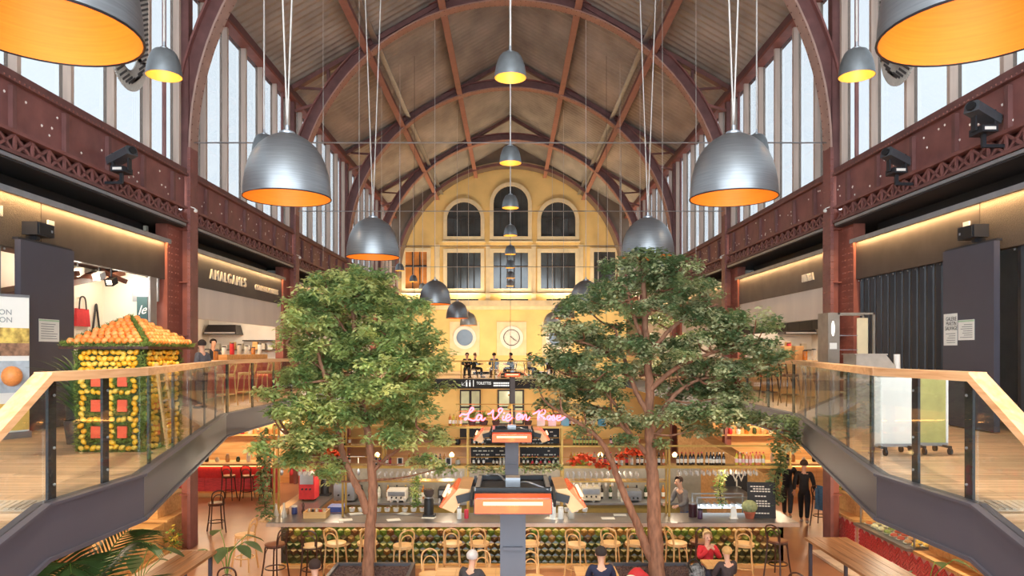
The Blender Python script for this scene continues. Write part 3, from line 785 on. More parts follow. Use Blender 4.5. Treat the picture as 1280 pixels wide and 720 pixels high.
# interior of the left shop
rm = E('wall_shop_left_0', (-9.8, 15, 0), 'cream walls inside the left shop with hanging bags', 'wall', None, 'structure')
cream_w = mat('shop_cream_wall', (240, 228, 206), .7, 0, .04, 1)
O('back_wall', G().box(-9.9, -9.8, 9, 18, 0, 4.4), cream_w, rm)
O('end_wall', G().box(-9.8, -8.75, 17.3, 17.4, 0, 4.4), cream_w, rm)
O('room_ceiling', G().box(-9.8, -8.42, 9, 17.4, 3.3, 3.4), mat('shop_ceiling_brown', (96, 62, 46), .6), rm)
point('shop_lamp', (-8.9, 14.6, 3.0), (1, .88, .72), 55, .15, parent=rm)
point('shop_lamp', (-8.9, 16.4, 3.0), (1, .88, .72), 45, .15, parent=rm)
t = E('stair_soffit', (-9.4, 14.6, 2.4), 'brown sloping timber soffit at the back of the left shop', 'soffit')
tim = mat('brown_timber', (110, 66, 46), .55, 0, .2, 3)
O('sloping_board', G().bar((-9.5, 13.0, 2.35), (-9.5, 17.2, 3.25), .6, .12), tim, t)
for k in range(4): O('joist', G().bar((-9.25, 13.6 + k * .9, 2.62 + k * .19), (-8.7, 13.6 + k * .9, 2.95), .1, .1), tim, t)
bag = E('hanging_bag', W(117, 407, 16.6), 'red tote bag hanging on the cream shop wall', 'bag')
redm = mat('red_canvas', (196, 44, 48), .7, 0, .12, 12); strapm = mat('black_strap', (44, 40, 40), .6)
c = W(117, 397, 16.4)
g = G(); g.prism([(-9.72, c.y - .27, c.z - .2), (-9.72, c.y + .27, c.z - .2), (-9.74, c.y + .24, c.z + .2), (-9.74, c.y - .24, c.z + .2)], [(-9.79, c.y - .27, c.z - .2), (-9.79, c.y + .27, c.z - .2), (-9.78, c.y + .24, c.z + .2), (-9.78, c.y - .24, c.z + .2)])
O('bag_body', g, redm, bag)
O('handle', G().tube(spline([(-9.74, c.y - .14, c.z + .18), (-9.74, c.y - .1, c.z + .42), (-9.74, c.y, c.z + .48), (-9.74, c.y + .1, c.z + .42), (-9.74, c.y + .14, c.z + .18)], 4), .018, 6), strapm, bag)
t = E('hanging_bag', (-9.75, 17.0, 1.6), 'black strapped bag hanging right of the red tote', 'bag')
g = G(); y = 16.95
g.tube(spline([(-9.75, y - .16, 1.75), (-9.75, y - .05, 2.3), (-9.75, y, 2.48), (-9.75, y + .05, 2.3), (-9.75, y + .16, 1.75)], 4), .025, 6); O('strap', g, strapm, t)
O('bag_body', G().box(-9.79, -9.7, y - .2, y + .2, 1.45, 1.78), strapm, t)
for k, (px, py) in enumerate(((97, 340), (124, 345), (139, 352))):
    p = W(px, py, 15.0); t = E('track_spotlight', p, ['white', 'bright square', 'black tilted'][k] + ' track spotlight under the left shop ceiling', 'spotlight')
    O('stem', G().tube([p + Vector((0, 0, .1)), p + Vector((0, 0, .5))], .015, 6), black_p, t)
    O('housing', G().obox(p, (.16, .22, .14), Matrix.Rotation(.4, 3, 'X')), white_p if k < 2 else black_p, t)
    O('lens', G().obox(p + Vector((.02, -.115, -.03)), (.1, .01, .09), Matrix.Rotation(.4, 3, 'X')), emis('spot_lens_%d' % k, (255, 236, 200), 5), t)
t = E('teal_poster', (-8.7, 17.0, 1.6), 'dark teal poster with white script by the left shop entrance', 'poster')
p0, p1 = W(171, 408, 16.9), W(184, 371, 16.9)
O('sheet', G().box(p0.x, p1.x, 16.9, 16.93, p0.z, p1.z), mat('teal_print', (52, 84, 86), .6), t)
text('lettering', 'le', .3, ((p0.x + p1.x) / 2, 16.895, (p0.z + p1.z) / 2 + .03), (1, 0, .2), (0, 0, 1), paper, t, .002, shear=.35)
t = E('shop_door_frame', (-8.5, 17, 0), 'pale glazed door frame at the right end of the left shop', 'door frame')
O('frame', G().box(-8.36, -8.3, 16.6, 16.9, 0, 3.1).box(-8.9, -8.3, 16.95, 17.02, 2.55, 3.1), metal_l, t)

# sign lettering -----------------------------------------------------------------------
t = E('shop_sign', (-8.27, 22, 3.5), 'large ivory shop lettering on the dark fascia, left side', 'sign')
text('lettering', 'AMALGAMES', .40, (-8.26, 21.15, 3.5), (0, 1, 0), (0, 0, 1), ivory, t, .02, width=.95, space=1.35)
text('lettering', 'COUSCOUS CREATIFS', .25, (-8.26, 24.45, 3.46), (0, 1, 0), (0, 0, 1), ivory, t, .02, width=.92)
t = E('shop_sign', (8.27, 20, 3.4), 'ivory shop lettering on the dark fascia, right side', 'sign')
text('lettering', 'PITAYA', .3, (8.26, 20.0, 3.42), (0, -1, 0), (0, 0, 1), ivory, t, .02, width=.8)

# ------------------------------------------------------------------ pendant lamps
shade_out = mat('brushed_grey_shade', (150, 152, 154), .38, .75, .12, 14, stretch=(.2, .2, 6))
shade_in = mat('golden_shade_lining', (248, 160, 58), .45, 0, .08, 12, stretch=(.2, .2, 5))
small_out = mat('grey_small_shade', (126, 130, 132), .4, .6, .1, 8)
small_in = mat('golden_small_lining', (255, 206, 104), .4, 0, .05, 8)
bulb_m = emis('lamp_bulb', (255, 214, 140), 4)
cable = mat('pale_cable', (206, 200, 192), .6)
BIGP = [(.6, 0), (.597, .08), (.588, .2), (.567, .33), (.53, .47), (.475, .6), (.40, .71), (.30, .80), (.18, .87), (.07, .90)]
SMP = [(.25, 0), (.248, .04), (.24, .11), (.225, .19), (.2, .27), (.17, .335), (.14, .37), (.09, .385)]
def shade_meshes(nm, prof, cap_r, mo, mi, th):
    out = mesh_only(nm + '_outside', G().lathe(prof, 40, cap=False), mo, True, 60)
    inn = [(max(.01, r - th), max(0, z - th * .8) if k else 0.0) for k, (r, z) in enumerate(prof)]
    g = G().lathe(list(reversed(inn)), 40, cap=False); g.lathe([(prof[0][0], 0), (prof[0][0] - th, 0)], 40, cap=False)
    ins = mesh_only(nm + '_inside', g, mi, True, 60)
    z = prof[-1][1]
    cap = mesh_only(nm + '_cap', G().lathe([(cap_r, z - .03), (cap_r, z + .02), (cap_r * .8, z + .035), (cap_r * .3, z + .04), (cap_r * .25, z + .12)], 16), metal_l, True)
    return out, ins, cap
big = shade_meshes('big_shade', BIGP, .11, shade_out, shade_in, .012)
sml = shade_meshes('small_shade', SMP, .07, small_out, small_in, .008)
rim_big = mesh_only('rim', G().tube([(.6 * math.cos(2 * PI * k / 40), .6 * math.sin(2 * PI * k / 40), 0) for k in range(40)], .009, 6, closed=True), steel_b, True)
bulb_big = mesh_only('bulb', G().ball((0, 0, 0), .07, 10, 8), bulb_m, True)
LC = (1.0, .64, .30)
def pendant(nm, kit, x, y, z, ztop, label, group, big_one, power, splay=.0):
    t = E(nm, (x, y, z), label, 'pendant lamp', group)
    prof = BIGP if big_one else SMP
    place('shade', kit[0], (x, y, z), parent=t); place('lining', kit[1], (x, y, z), parent=t); place('cap', kit[2], (x, y, z), parent=t)
    h = prof[-1][1] + .1
    if big_one: place('rim', rim_big, (x, y, z), parent=t)
    place('bulb', bulb_big, (x, y, z + (.45 if big_one else .2)), scale=1 if big_one else .6, parent=t)
    if splay:
        for sg in (-1, 1): O('cable', G().tube([(x, y, z + h), (x + sg * splay, y, ztop)], .012, 5), cable, t)
    else: O('cable', G().tube([(x, y, z + h), (x, y, ztop)], .011 if big_one else .016, 5), cable, t)
    point('lamp_light', (x, y, z + (.36 if big_one else .12)), LC if big_one else (1, .74, .40), power, .07 if big_one else .04, parent=t)
    point('lamp_beam', (x, y, z + (.3 if big_one else .1)), (1, .80, .56) if big_one else (1, .82, .6), 420 if big_one else 120, .1, parent=t, spot=105)
ZB = EYE + 2.16
RT = lambda x: 16.03 - .573 * abs(x)
names = ['nearest', 'second', 'third', 'fourth', 'fifth', 'farthest']
for s, nm in ((-1, 'left'), (1, 'right')):
    for k, D in enumerate((4.84, 10.1, 16.4, 27.2, 38.6, 49.0)):
        x = s * (3.13 if k < 3 else 2.85)
        pendant('pendant_lamp', big, x, D, ZB - (0 if k < 3 else .35), RT(x), '%s large brushed grey dome pendant with golden lining on the %s' % (names[k], nm), 'large dome pendants', True, 7, .35 if k < 3 else 0)
cn = ['nearest', 'second', 'third', 'fourth', 'fifth', 'sixth', 'seventh', 'farthest']
for k in range(8):
    D = 11.3 + 5.1 * k
    pendant('small_pendant', sml, 0, D, EYE + 4.3, 16.0, '%s small grey pendant in the row under the roof ridge' % cn[k], 'small pendants under the ridge', False, 1.6)
for s, nm in ((-1, 'left'), (1, 'right')):
    for k, (D, x, zr) in enumerate(((10.5, 5.05, 4.02), (15.2, 5.2, 4.2), (39.0, 6.0, 4.4), (44.5, 6.0, 4.35), (49.2, 6.0, 4.3))):
        pendant('small_pendant', sml, s * x, D, EYE + zr, RT(x), '%s small grey bell pendant hanging near the %s windows' % (['nearest', 'second', 'third', 'fourth', 'farthest'][k], nm), 'small pendants by the windows', False, 1.6)
# thin suspension wires seen in the hall (each its own)
for k, (px, D) in enumerate(((404, 22.5), (449, 22.5), (477, 30), (500, 30), (775, 30), (800, 30), (828, 22.5), (870, 22.5))):
    x = XO(px, D); O('suspension_wire', G().tube([(x, D, 4.2), (x, D, RT(x))], .008, 4), cable, label='%s thin vertical wire hanging from the roof, counted from the left' % ORD[k], cat='wire')
# ------------------------------------------------------------------ projectors on the girders
def projector(s, y, label):
    z = 5.05; x = s * 7.72; t = E('projector', (x, y, z), label, 'projector', 'black projectors')
    g = G(); g.bar((s * 8.05, y, z - .33), (s * 7.7, y, z - .33), .05, .05); g.box(x - .03, x + .03, y - .03, y + .03, z - .33, z - .12); O('arm', g, steel_b, t)
    O('cable', G().tube(spline([(x, y + .1, z - .1), (x + s * .12, y + .2, z - .2), (s * 7.98, y + .22, z - .3)], 5), .012, 5), black_p, t)
    O('base', G().box(x - .13, x + .13, y - .17, y + .17, z - .14, z - .03), steel_b, t)
    for dx in (-.155, .155):
        O('yoke', G().obox((x + dx, y, z + .08), (.03, .12, .34)), steel_b, t)
    rot = Matrix.Rotation(-s * 1.15, 3, 'Z') @ Matrix.Rotation(-.25, 3, 'X')
    c = Vector((x, y, z + .2)); b = G()
    sec = [(-.125, -.09), (.125, -.09), (.125, .06), (.08, .1), (-.08, .1), (-.125, .06)]
    b.prism([c + rot @ Vector((u, -.3, v)) for u, v in sec], [c + rot @ Vector((u, .3, v)) for u, v in sec])
    O('head', b, mat('projector_grey_%s%d' % (label[:3], int(y)), (88, 90, 94), .35, .3), t)
    O('lens', G().tube([c + rot @ Vector((0, -.3, 0)), c + rot @ Vector((0, -.34, 0))], .075, 12), black_p, t)
    lg = G(); lg.tube([c + rot @ Vector((-s * .127, -.1, 0)), c + rot @ Vector((-s * .135, -.1, 0))], .045, 12); O('round_badge', lg, white_p, t)
    O('maker_plate', G().box(x - .09, x + .09, y - .176, y - .17, z - .11, z - .06), white_p, t)
projector(-1, 14.3, 'black moving projector on the left girder')
projector(1, 11.75, 'larger looking black projector on the right girder near the frame edge')
projector(1, 14.4, 'black projector on the right girder nearer the iron column')

# ------------------------------------------------------------------ infrared heater towers
heat_glow = emis('heater_rod', (255, 170, 120), 3.2)
heat_refl = mat('heater_reflector', (226, 96, 56), .25, .6, .06, 6, emit=(255, 80, 40), es=.22)  # coral colour and emission stand in for rod glow on the reflector
post_m = mat('heater_post_grey', (92, 92, 98), .45, .2, .05, 3)
copper = mat('copper_reflector', (196, 150, 104), .4, .4, .1, 6)
def heater_tower(x, y, zc, label, sc=1.0, hide=False):
    t = E('heater_tower', (x, y, ZG), label, 'heater', 'infrared heater towers')
    w = .155 * sc
    O('post', G().box(x - w, x + w, y - w, y + w, ZG, zc - .12), post_m, t)
    O('post_cover', G().box(x - w * .78, x + w * .78, y - w - .01, y - w, zc - .62, zc - .16).box(x - w * .78, x + w * .78, y - w - .05, y - w, zc - .66, zc - .62), post_m, t)
    O('top_plate', G().box(x - .42 * sc, x + .42 * sc, y - .42 * sc, y + .42 * sc, zc + .05, zc + .08), black_p, t)
    O('junction_box', G().box(x - .09, x + .09, y - .1, y + .1, zc + .08, zc + .2), metal_l, t)
    for q in range(4):
        a = q * PI / 2; rot = Matrix.Rotation(a, 3, 'Z')
        def T(u, v, k): return Vector((x, y, zc)) + rot @ Vector((u * sc, v * sc, k * sc))
        if q in (1, 3): hu = O('heater_housing', G().prism([T(-.40, -.50, .12), T(-.40, -.64, .13), T(-.40, -.84, -.10), T(-.40, -.70, -.16)], [T(.40, -.50, .12), T(.40, -.64, .13), T(.40, -.84, -.10), T(.40, -.70, -.16)]), copper, t)
        else: hu = O('heater_housing', G().prism([T(-.45, -.50, .10), T(-.45, -.60, .08), T(-.45, -.66, -.12), T(-.45, -.52, -.04)], [T(.45, -.50, .10), T(.45, -.60, .08), T(.45, -.66, -.12), T(.45, -.52, -.04)]), black_p if q != 2 else steel_b, t)
        if q in (1, 3):
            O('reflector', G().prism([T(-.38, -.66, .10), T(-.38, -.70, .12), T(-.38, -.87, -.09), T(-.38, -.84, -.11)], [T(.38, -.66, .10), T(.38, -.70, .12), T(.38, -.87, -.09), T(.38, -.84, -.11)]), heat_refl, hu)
            O('glowing_rod', G().tube([T(-.32, -.82, .03), T(.32, -.82, .03)], .02 * sc, 8), heat_glow, hu)
            for e in (-.43, .43): O('bracket', G().bar(T(e, -.36, .08), T(e, -.66, .0), .03, .09), black_p, t)
            O('frame_bar', G().bar(T(-.44, -.42, .12), T(.44, -.42, .12), .05, .05), metal_l, t)
            continue
        g = G(); g.prism([T(-.44, -.56, .10), T(-.44, -.665, .06), T(-.44, -.665, -.11), T(-.44, -.60, -.11)], [T(.44, -.56, .10), T(.44, -.665, .06), T(.44, -.665, -.11), T(.44, -.60, -.11)])
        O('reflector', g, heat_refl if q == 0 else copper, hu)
        O('glowing_rod', G().tube([T(-.34, -.69, .01), T(.34, -.69, .01)], .022 * sc, 8), heat_glow, hu)
        O('rod_guard', G().tube([T(-.42, -.70, .07), T(.42, -.70, .07)], .006, 5), metal_l, hu)
        for e in (-.48, .48): O('bracket', G().bar(T(e, -.36, .1), T(e, -.62, .0), .03, .1), black_p, t)
        O('frame_bar', G().bar(T(-.44, -.42, .12), T(.44, -.42, .12), .05, .05), metal_l if q in (1, 3) else black_p, t)
        O('cable', G().tube(spline([T(.1, -.05, .14), T(.2, -.3, .18), T(.42, -.45, .12)], 5), .012, 5), metal_l, t)
    point('heater_light', (x, y - .8 * sc, zc - .05), (1, .35, .14), 1, .1, parent=t)
heater_tower(.03, 8.9, -.38, 'nearest infrared heater tower glowing orange in the middle of the hall')
heater_tower(.03, 15.45, -.40, 'second glowing heater tower just before the bar', .92)
heater_tower(.1, 35.5, .25, 'farthest red glowing heater tower in front of the gallery', .85)

# ------------------------------------------------------------------ trees
bark = mat('tree_bark', (150, 104, 78), .8, 0, .35, 9, .6, stretch=(2, 2, .5))
leaf_m = [mat('leaf_green', (176, 192, 122), .5, 0, .3, 1.6), mat('leaf_bright', (216, 220, 148), .5, 0, .3, 1.6), mat('leaf_dark', (136, 162, 100), .5, 0, .35, 1.6)]
leaf_r = [mat('ficus_green', (154, 168, 116), .45, 0, .35, 1.6), mat('ficus_light', (202, 206, 162), .45, 0, .3, 1.6), mat('ficus_dark', (112, 136, 90), .45, 0, .35, 1.6)]
for m in leaf_m + leaf_r:
    nt = m.node_tree; p = nt.nodes['Principled BSDF']; tl = nt.nodes.new('ShaderNodeBsdfTranslucent'); mx = nt.nodes.new('ShaderNodeMixShader'); mx.inputs[0].default_value = .38
    nt.links.new(p.inputs['Base Color'].links[0].from_socket, tl.inputs[0]); nt.links.new(p.outputs[0], mx.inputs[1]); nt.links.new(tl.outputs[0], mx.inputs[2]); nt.links.new(mx.outputs[0], nt.nodes['Material Output'].inputs[0])
def leaf_blob(g, c, n, rad, ll, lw, rng, flat=.55):
    for _ in range(n):
        while True:
            o = Vector((rng.uniform(-1, 1), rng.uniform(-1, 1), rng.uniform(-1, 1)))
            if o.length < 1: break
        p = c + Vector((o.x * rad, o.y * rad, o.z * rad * flat))
        a = rng.uniform(0, 2 * PI); tilt = rng.uniform(-.9, .25)
        d = Vector((math.cos(a), math.sin(a), tilt)).normalized()
        sd = d.cross(Vector((rng.uniform(-.5, .5), rng.uniform(-.5, .5), 1))).normalized(); L = ll * rng.uniform(.7, 1.25); w = lw * rng.uniform(.8, 1.2)
        n0 = len(g.v); up = sd.cross(d) * w * .25
        g.v += [tuple(p), tuple(p + d * L * .45 + sd * w + up), tuple(p + d * L), tuple(p + d * L * .45 - sd * w + up)]
        g.f += [(n0, n0 + 1, n0 + 2), (n0, n0 + 2, n0 + 3)]
def limb(g, pts, r0, r1, n=8, wob=.03, rng=R):
    sp = spline(pts, 6); m = len(sp)
    sp = [p + Vector((rng.uniform(-wob, wob), rng.uniform(-wob, wob), 0)) * (1 if 0 < i < m - 1 else 0) for i, p in enumerate(sp)]
    g.tube(sp, [r0 + (r1 - r0) * i / (m - 1) for i in range(m)], n)
    return sp
def tree(label, D, trunk_px, crown, leaf_mats, ll, lw, density, seed, fill, flat):
    rng = random.Random(seed); base = Vector((XO(trunk_px[0][0][0][0], D), D, ZG + .45))
    t = E('indoor_tree', base, label, 'tree')
    tips = []
    for bi, (pts, r0, r1) in enumerate(trunk_px):
        g = G(); P3 = [Vector((XO(px, D), D + dy, ZO(py, D))) for (px, py, *r) in pts for dy in [(r[0] if r else 0)]]
        sp = limb(g, P3, r0, r1, 10 if bi < 3 else 7, .012, rng)
        O('trunk' if bi == 0 else 'branch', g, bark, t, smooth=True, ang=80)
        tips.append(sp)
    g = G(); pads = []
    for (px, py, rx, rz) in crown:              # foliage pads: picture ellipse, given real depth
        for q in range(2 if rx > 26 else 1):
            dep = rng.uniform(-1, 1) * min(1.5, .6 + rx / 60)
            c = Vector((XO(px, D), D + dep, ZO(py, D))); rad = rx / 900 * D
            pads.append((c, rad, rz / max(rx, 1)))
    skeleton = [p for sp in tips for p in sp[len(sp) // 3:]]
    for (c, rad, fl) in pads:                    # a twig carries each pad
        q = min(skeleton, key=lambda p: (p - c).length + (.8 if p.z > c.z else 0)); mid = (q + c) / 2 + Vector((rng.uniform(-.15, .15), rng.uniform(-.15, .15), -.08))
        g.tube(spline([q, mid, c], 4), [.03 - .022 * i / 8 for i in range(9)], 5)
    O('twigs', g, bark, t, kind='stuff', smooth=True)
    gs = [G(), G(), G()]
    for (c, rad, fl) in pads:
        sub = max(3, int(rad * rad * density)); 
        for _ in range(sub):
            a = rng.uniform(0, 2 * PI); rr = rad * math.sqrt(rng.random()); cc = c + Vector((rr * math.cos(a), rr * math.sin(a) * .9, rng.uniform(-1, 1) * rad * fl * math.sqrt(max(.05, 1 - (rr / rad) ** 2))))
            leaf_blob(rng.choice(gs), cc, fill, .17, ll, lw, rng, flat)
    for k in range(3): O('foliage', gs[k], leaf_mats[k], t, ['mid green leaves', 'light green leaves', 'dark green leaves'][k], kind='stuff')
    return t
DT = 14.2
ltrunk = [([(460, 722), (461, 690), (463, 655), (466, 620), (464, 580), (460, 545), (452, 500), (446, 450), (442, 400), (438, 360)], .125, .035),
          ([(459, 640), (452, 620), (441, 598), (431, 575), (425, 545, -.1), (420, 505, -.2), (408, 460, -.3), (396, 420, -.3)], .085, .03),
          ([(466, 590), (480, 575), (498, 562), (515, 548), (535, 540)], .04, .015),
          ([(458, 530), (478, 505, .2), (500, 480, .3), (520, 455, .4), (535, 430, .5)], .05, .015),
          ([(452, 480), (468, 450), (486, 420), (500, 390)], .04, .015),
          ([(428, 560), (408, 548), (385, 545), (362, 545)], .04, .015),
          ([(412, 470), (395, 455), (375, 440), (358, 430)], .035, .012),
          ([(446, 440), (430, 410), (410, 385), (390, 370)], .035, .012)]
lcrown = [(436, 345, 32, 16), (405, 352, 24, 14), (470, 352, 26, 15), (380, 372, 26, 16), (425, 375, 34, 18), (480, 378, 32, 18), (515, 388, 26, 15), (362, 400, 22, 16), (395, 405, 34, 18),
          (440, 412, 34, 18), (485, 415, 34, 18), (528, 418, 26, 14), (548, 436, 20, 13), (360, 435, 26, 16), (400, 442, 34, 18), (445, 450, 30, 16), (490, 450, 34, 18), (530, 455, 30, 15),
          (372, 470, 30, 16), (412, 478, 34, 17), (455, 485, 32, 16), (500, 485, 34, 17), (540, 482, 22, 14), (350, 486, 18, 12), (385, 508, 32, 16), (425, 515, 30, 15), (480, 518, 32, 16), (525, 510, 26, 14),
          (362, 532, 24, 13), (400, 545, 28, 13), (352, 552, 20, 11), (500, 540, 28, 13), (540, 548, 24, 13), (530, 572, 18, 10), (385, 570, 22, 11), (412, 580, 22, 12), (400, 600, 18, 10), (548, 590, 10, 9), (365, 578, 14, 9),
          (375, 390, 22, 14), (352, 510, 16, 11), (462, 370, 30, 18), (510, 440, 26, 16), (425, 430, 30, 18)]
tree('green leafy indoor tree with forked trunk on the left', DT, ltrunk, lcrown, leaf_m, .12, .03, 80, 3, 44, .7)
rtrunk = [([(821, 724), (820, 690), (818, 655), (817, 620), (815, 590), (813, 560), (812, 520), (812, 480), (808, 440), (806, 400), (805, 360), (806, 330)], .165, .035),
          ([(816, 700), (806, 680), (797, 655), (783, 625), (771, 595), (762, 572, -.1), (748, 548, -.2), (725, 530, -.3), (702, 515, -.3)], .1, .03),
          ([(814, 575), (802, 560), (790, 548, -.1), (775, 530, -.2), (762, 510, -.2)], .06, .02),
          ([(814, 540), (828, 515), (845, 492), (870, 476), (900, 470)], .07, .02),
          ([(812, 520), (795, 490), (784, 460), (776, 435), (768, 410)], .06, .02),
          ([(811, 490), (835, 465, -.2), (860, 450, -.3), (888, 440, -.3), (920, 430, -.3)], .06, .02),
          ([(808, 460), (822, 430), (846, 405), (872, 390), (898, 380)], .055, .018),
          ([(807, 440), (795, 410, -.2), (785, 385, -.3), (780, 360, -.3)], .05, .018),
          ([(806, 400), (818, 375), (828, 350), (838, 335)], .045, .015),
          ([(784, 470), (760, 445), (735, 430), (705, 425)], .045, .015),
          ([(815, 550), (840, 528, .2), (870, 520, .3), (910, 522, .2), (945, 525)], .05, .015),
          ([(790, 545), (765, 500), (740, 475), (715, 470)], .04, .015)]
rcrown = [(800, 325, 28, 12), (770, 335, 22, 11), (835, 338, 28, 13), (760, 360, 28, 14), (800, 352, 30, 14), (850, 358, 34, 14), (880, 350, 16, 10), (735, 378, 30, 13), (775, 385, 26, 12), (715, 390, 18, 10), (860, 385, 28, 13), (895, 395, 30, 13),
          (925, 402, 28, 12), (955, 412, 16, 10), (720, 412, 28, 13), (690, 418, 22, 10), (750, 425, 30, 12), (800, 432, 24, 11), (830, 425, 20, 10), (880, 420, 28, 12), (920, 432, 30, 12), (950, 445, 24, 11), (965, 455, 12, 8),
          (690, 448, 26, 12), (720, 452, 28, 12), (760, 460, 26, 12), (840, 455, 26, 11), (885, 458, 30, 12), (925, 462, 28, 12), (672, 475, 18, 10), (700, 482, 28, 12), (740, 488, 28, 12), (780, 495, 22, 10), (850, 488, 26, 11), (900, 490, 30, 12), (940, 492, 22, 10),
          (690, 508, 22, 10), (730, 515, 26, 11), (770, 525, 24, 11), (800, 530, 18, 10), (845, 515, 28, 11), (890, 515, 30, 11), (930, 520, 28, 11), (960, 528, 26, 10), (985, 538, 16, 8), (870, 535, 22, 9), (780, 548, 20, 9), (745, 540, 18, 9), (720, 535, 14, 8), (830, 548, 14, 8), (975, 550, 14, 7)]
rngp = random.Random(77)
for _ in range(46):
    a = rngp.uniform(0, 2 * PI); q = math.sqrt(rngp.random()) * .92; rcrown.append((820 + 140 * q * math.cos(a), 438 + 100 * q * math.sin(a), rngp.uniform(16, 25), rngp.uniform(9, 13)))
tree('spreading dark leaved indoor tree with twisting branches on the right', DT, rtrunk, rcrown, leaf_r, .095, .032, 76, 11, 38, .6)
# planters
gravel = mat('planter_gravel', (92, 70, 66), .9, 0, .5, 40, .8)
for s, lab in ((-1, 'square grey planter of dark gravel under the left tree'), (1, 'square grey planter of dark gravel under the right tree')):
    cx = -2.8 if s < 0 else 2.88; t = E('tree_planter', (cx, 14.2, ZG), lab, 'planter')
    x0, x1, y0, y1, z1 = cx - .82, cx + .82, 13.45, 15.0, ZG + .52
    for a in ((x0, x0 + .07, y0, y1), (x1 - .07, x1, y0, y1), (x0 + .07, x1 - .07, y0, y0 + .07), (x0 + .07, x1 - .07, y1 - .07, y1)): O('side_board', G().box(*a, ZG, z1), post_m, t)
    O('gravel_bed', G().box(x0 + .07, x1 - .07, y0 + .07, y1 - .07, ZG + .1, z1 - .06), gravel, t)
    g = G()
    for _ in range(500): g.ball((R.uniform(x0 + .1, x1 - .1), R.uniform(y0 + .1, y1 - .1), z1 - .055), R.uniform(.015, .03), 5, 3)
    O('pebbles', g, gravel, t, kind='stuff')

# ------------------------------------------------------------------ bar island
zinc = mat('zinc_counter', (128, 122, 118), .3, .6, .15, 2.5)
beech = wood('light_beech', (214, 160, 98), (236, 190, 130), 4, 'Z', .4)
beech_seat = mat('beech_seat', (236, 190, 128), .45, 0, .08, 8)
dark_w = wood('dark_bentwood', (58, 34, 26), (84, 50, 36), 4, 'Z', .35)
dark_seat = mat('brown_seat', (130, 78, 52), .45, 0, .12, 8)
oak = wood('stall_oak', (214, 158, 92), (240, 194, 128), 2, 'X', .5)
BX0, BX1, BY, BZ = -5.45, 6.45, 16.1, -2.46
t = E('bar_counter', (.5, 16.5, ZG), 'long bar counter with zinc top and green diamond tiled front', 'bar')
O('counter_top', G().box(BX0, BX1, BY, 17.1, BZ - .05, BZ), zinc, t)
O('top_edge', G().box(BX0 - .01, BX1 + .01, BY - .02, BY, BZ - .09, BZ - .01), mat('counter_edge_metal', (206, 178, 156), .35, .4), t)
O('return_top', G().box(BX0, BX0 + .75, 17.1, 22.2, BZ - .05, BZ), zinc, t)
O('return_top', G().box(BX1 - .75, BX1, 17.1, 20.5, BZ - .05, BZ), zinc, t)
O('front_panel', G().box(BX0 + .2, BX1 - .2, 16.48, 16.6, ZG, BZ - .05), mat('tile_backing', (58, 48, 34), .7), t)
O('end_panel', G().box(BX0 + .2, BX0 + .3, 16.6, 22.2, ZG, BZ - .05), oak, t)
O('end_panel', G().box(BX1 - .3, BX1 - .2, 16.48, 20.5, ZG, BZ - .05), oak, t)
O('side_ledge', G().box(BX0 - .25, BX0, 16.3, 22.2, BZ - .04, BZ + .0), beech, t)
O('plinth', G().box(BX0 + .2, BX1 - .2, 16.3, 16.48, ZG, ZG + .07), oak, t)
O('light_strip', G().box(BX0 + .2, BX1 - .2, 16.2, 16.24, BZ - .075, BZ - .05), warm_led, t)
area('under_counter_light', ((BX0 + BX1) / 2, 16.26, BZ - .09), BX1 - BX0 - .4, .06, (1, .72, .3), 14, (.35, 0, 0), parent=t)
# diamond block tiles: hexagon with a raised corner, three facets
tw, tt, te = .164, .05, .095
tg = G()
hv = [(0, tt + te / 2), (tw / 2, te / 2), (tw / 2, -te / 2), (0, -tt - te / 2), (-tw / 2, -te / 2), (-tw / 2, te / 2)]
pr = .045
V3 = [(hv[0][0], 0, hv[0][1]), (hv[1][0], -pr * .5, hv[1][1]), (hv[2][0], 0, hv[2][1]), (hv[3][0], -pr * .5, hv[3][1]), (hv[4][0], 0, hv[4][1]), (hv[5][0], -pr * .5, hv[5][1]), (0, -pr * 1.5, te / 2 - tt)]
V3 = [(x * .96, y, z * .96) for x, y, z in V3]
B3 = [(x, .02, z) for x, y, z in V3[:6]]
tg.add(V3 + B3, [(5, 6, 1, 0), (5, 4, 3, 6), (6, 3, 2, 1)] + [(i, (i + 1) % 6, 7 + (i + 1) % 6, 7 + i) for i in range(6)])
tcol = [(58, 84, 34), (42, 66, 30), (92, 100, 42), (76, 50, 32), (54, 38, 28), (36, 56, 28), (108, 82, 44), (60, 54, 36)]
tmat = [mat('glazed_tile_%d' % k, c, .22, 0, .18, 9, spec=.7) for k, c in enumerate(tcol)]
tme = mesh_only('tile', tg, tmat[0])
rest = G(); rows = 7; cols = int((BX1 - BX0 - .5) / tw); cnt = 0; rng = random.Random(5)
for r_ in range(rows):
    z = BZ - .16 - r_ * (tt + te)
    for c in range(cols):
        x = BX0 + .33 + (c + (.5 if r_ % 2 else 0)) * tw
        m = tmat[rng.choice([0, 1, 2, 3, 5, 6, 7, 4] if r_ > 1 else [0, 2, 6, 3, 2])]  # lighter tiles in the top rows put the under-counter glow into colour
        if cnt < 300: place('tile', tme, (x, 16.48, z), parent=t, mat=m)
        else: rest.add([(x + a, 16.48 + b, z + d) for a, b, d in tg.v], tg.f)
        cnt += 1
O('tiles_lower_rows', rest, mat('glazed_tiles_mixed', (58, 62, 34), .22, 0, .6, 5, spec=.6), t, kind='stuff')

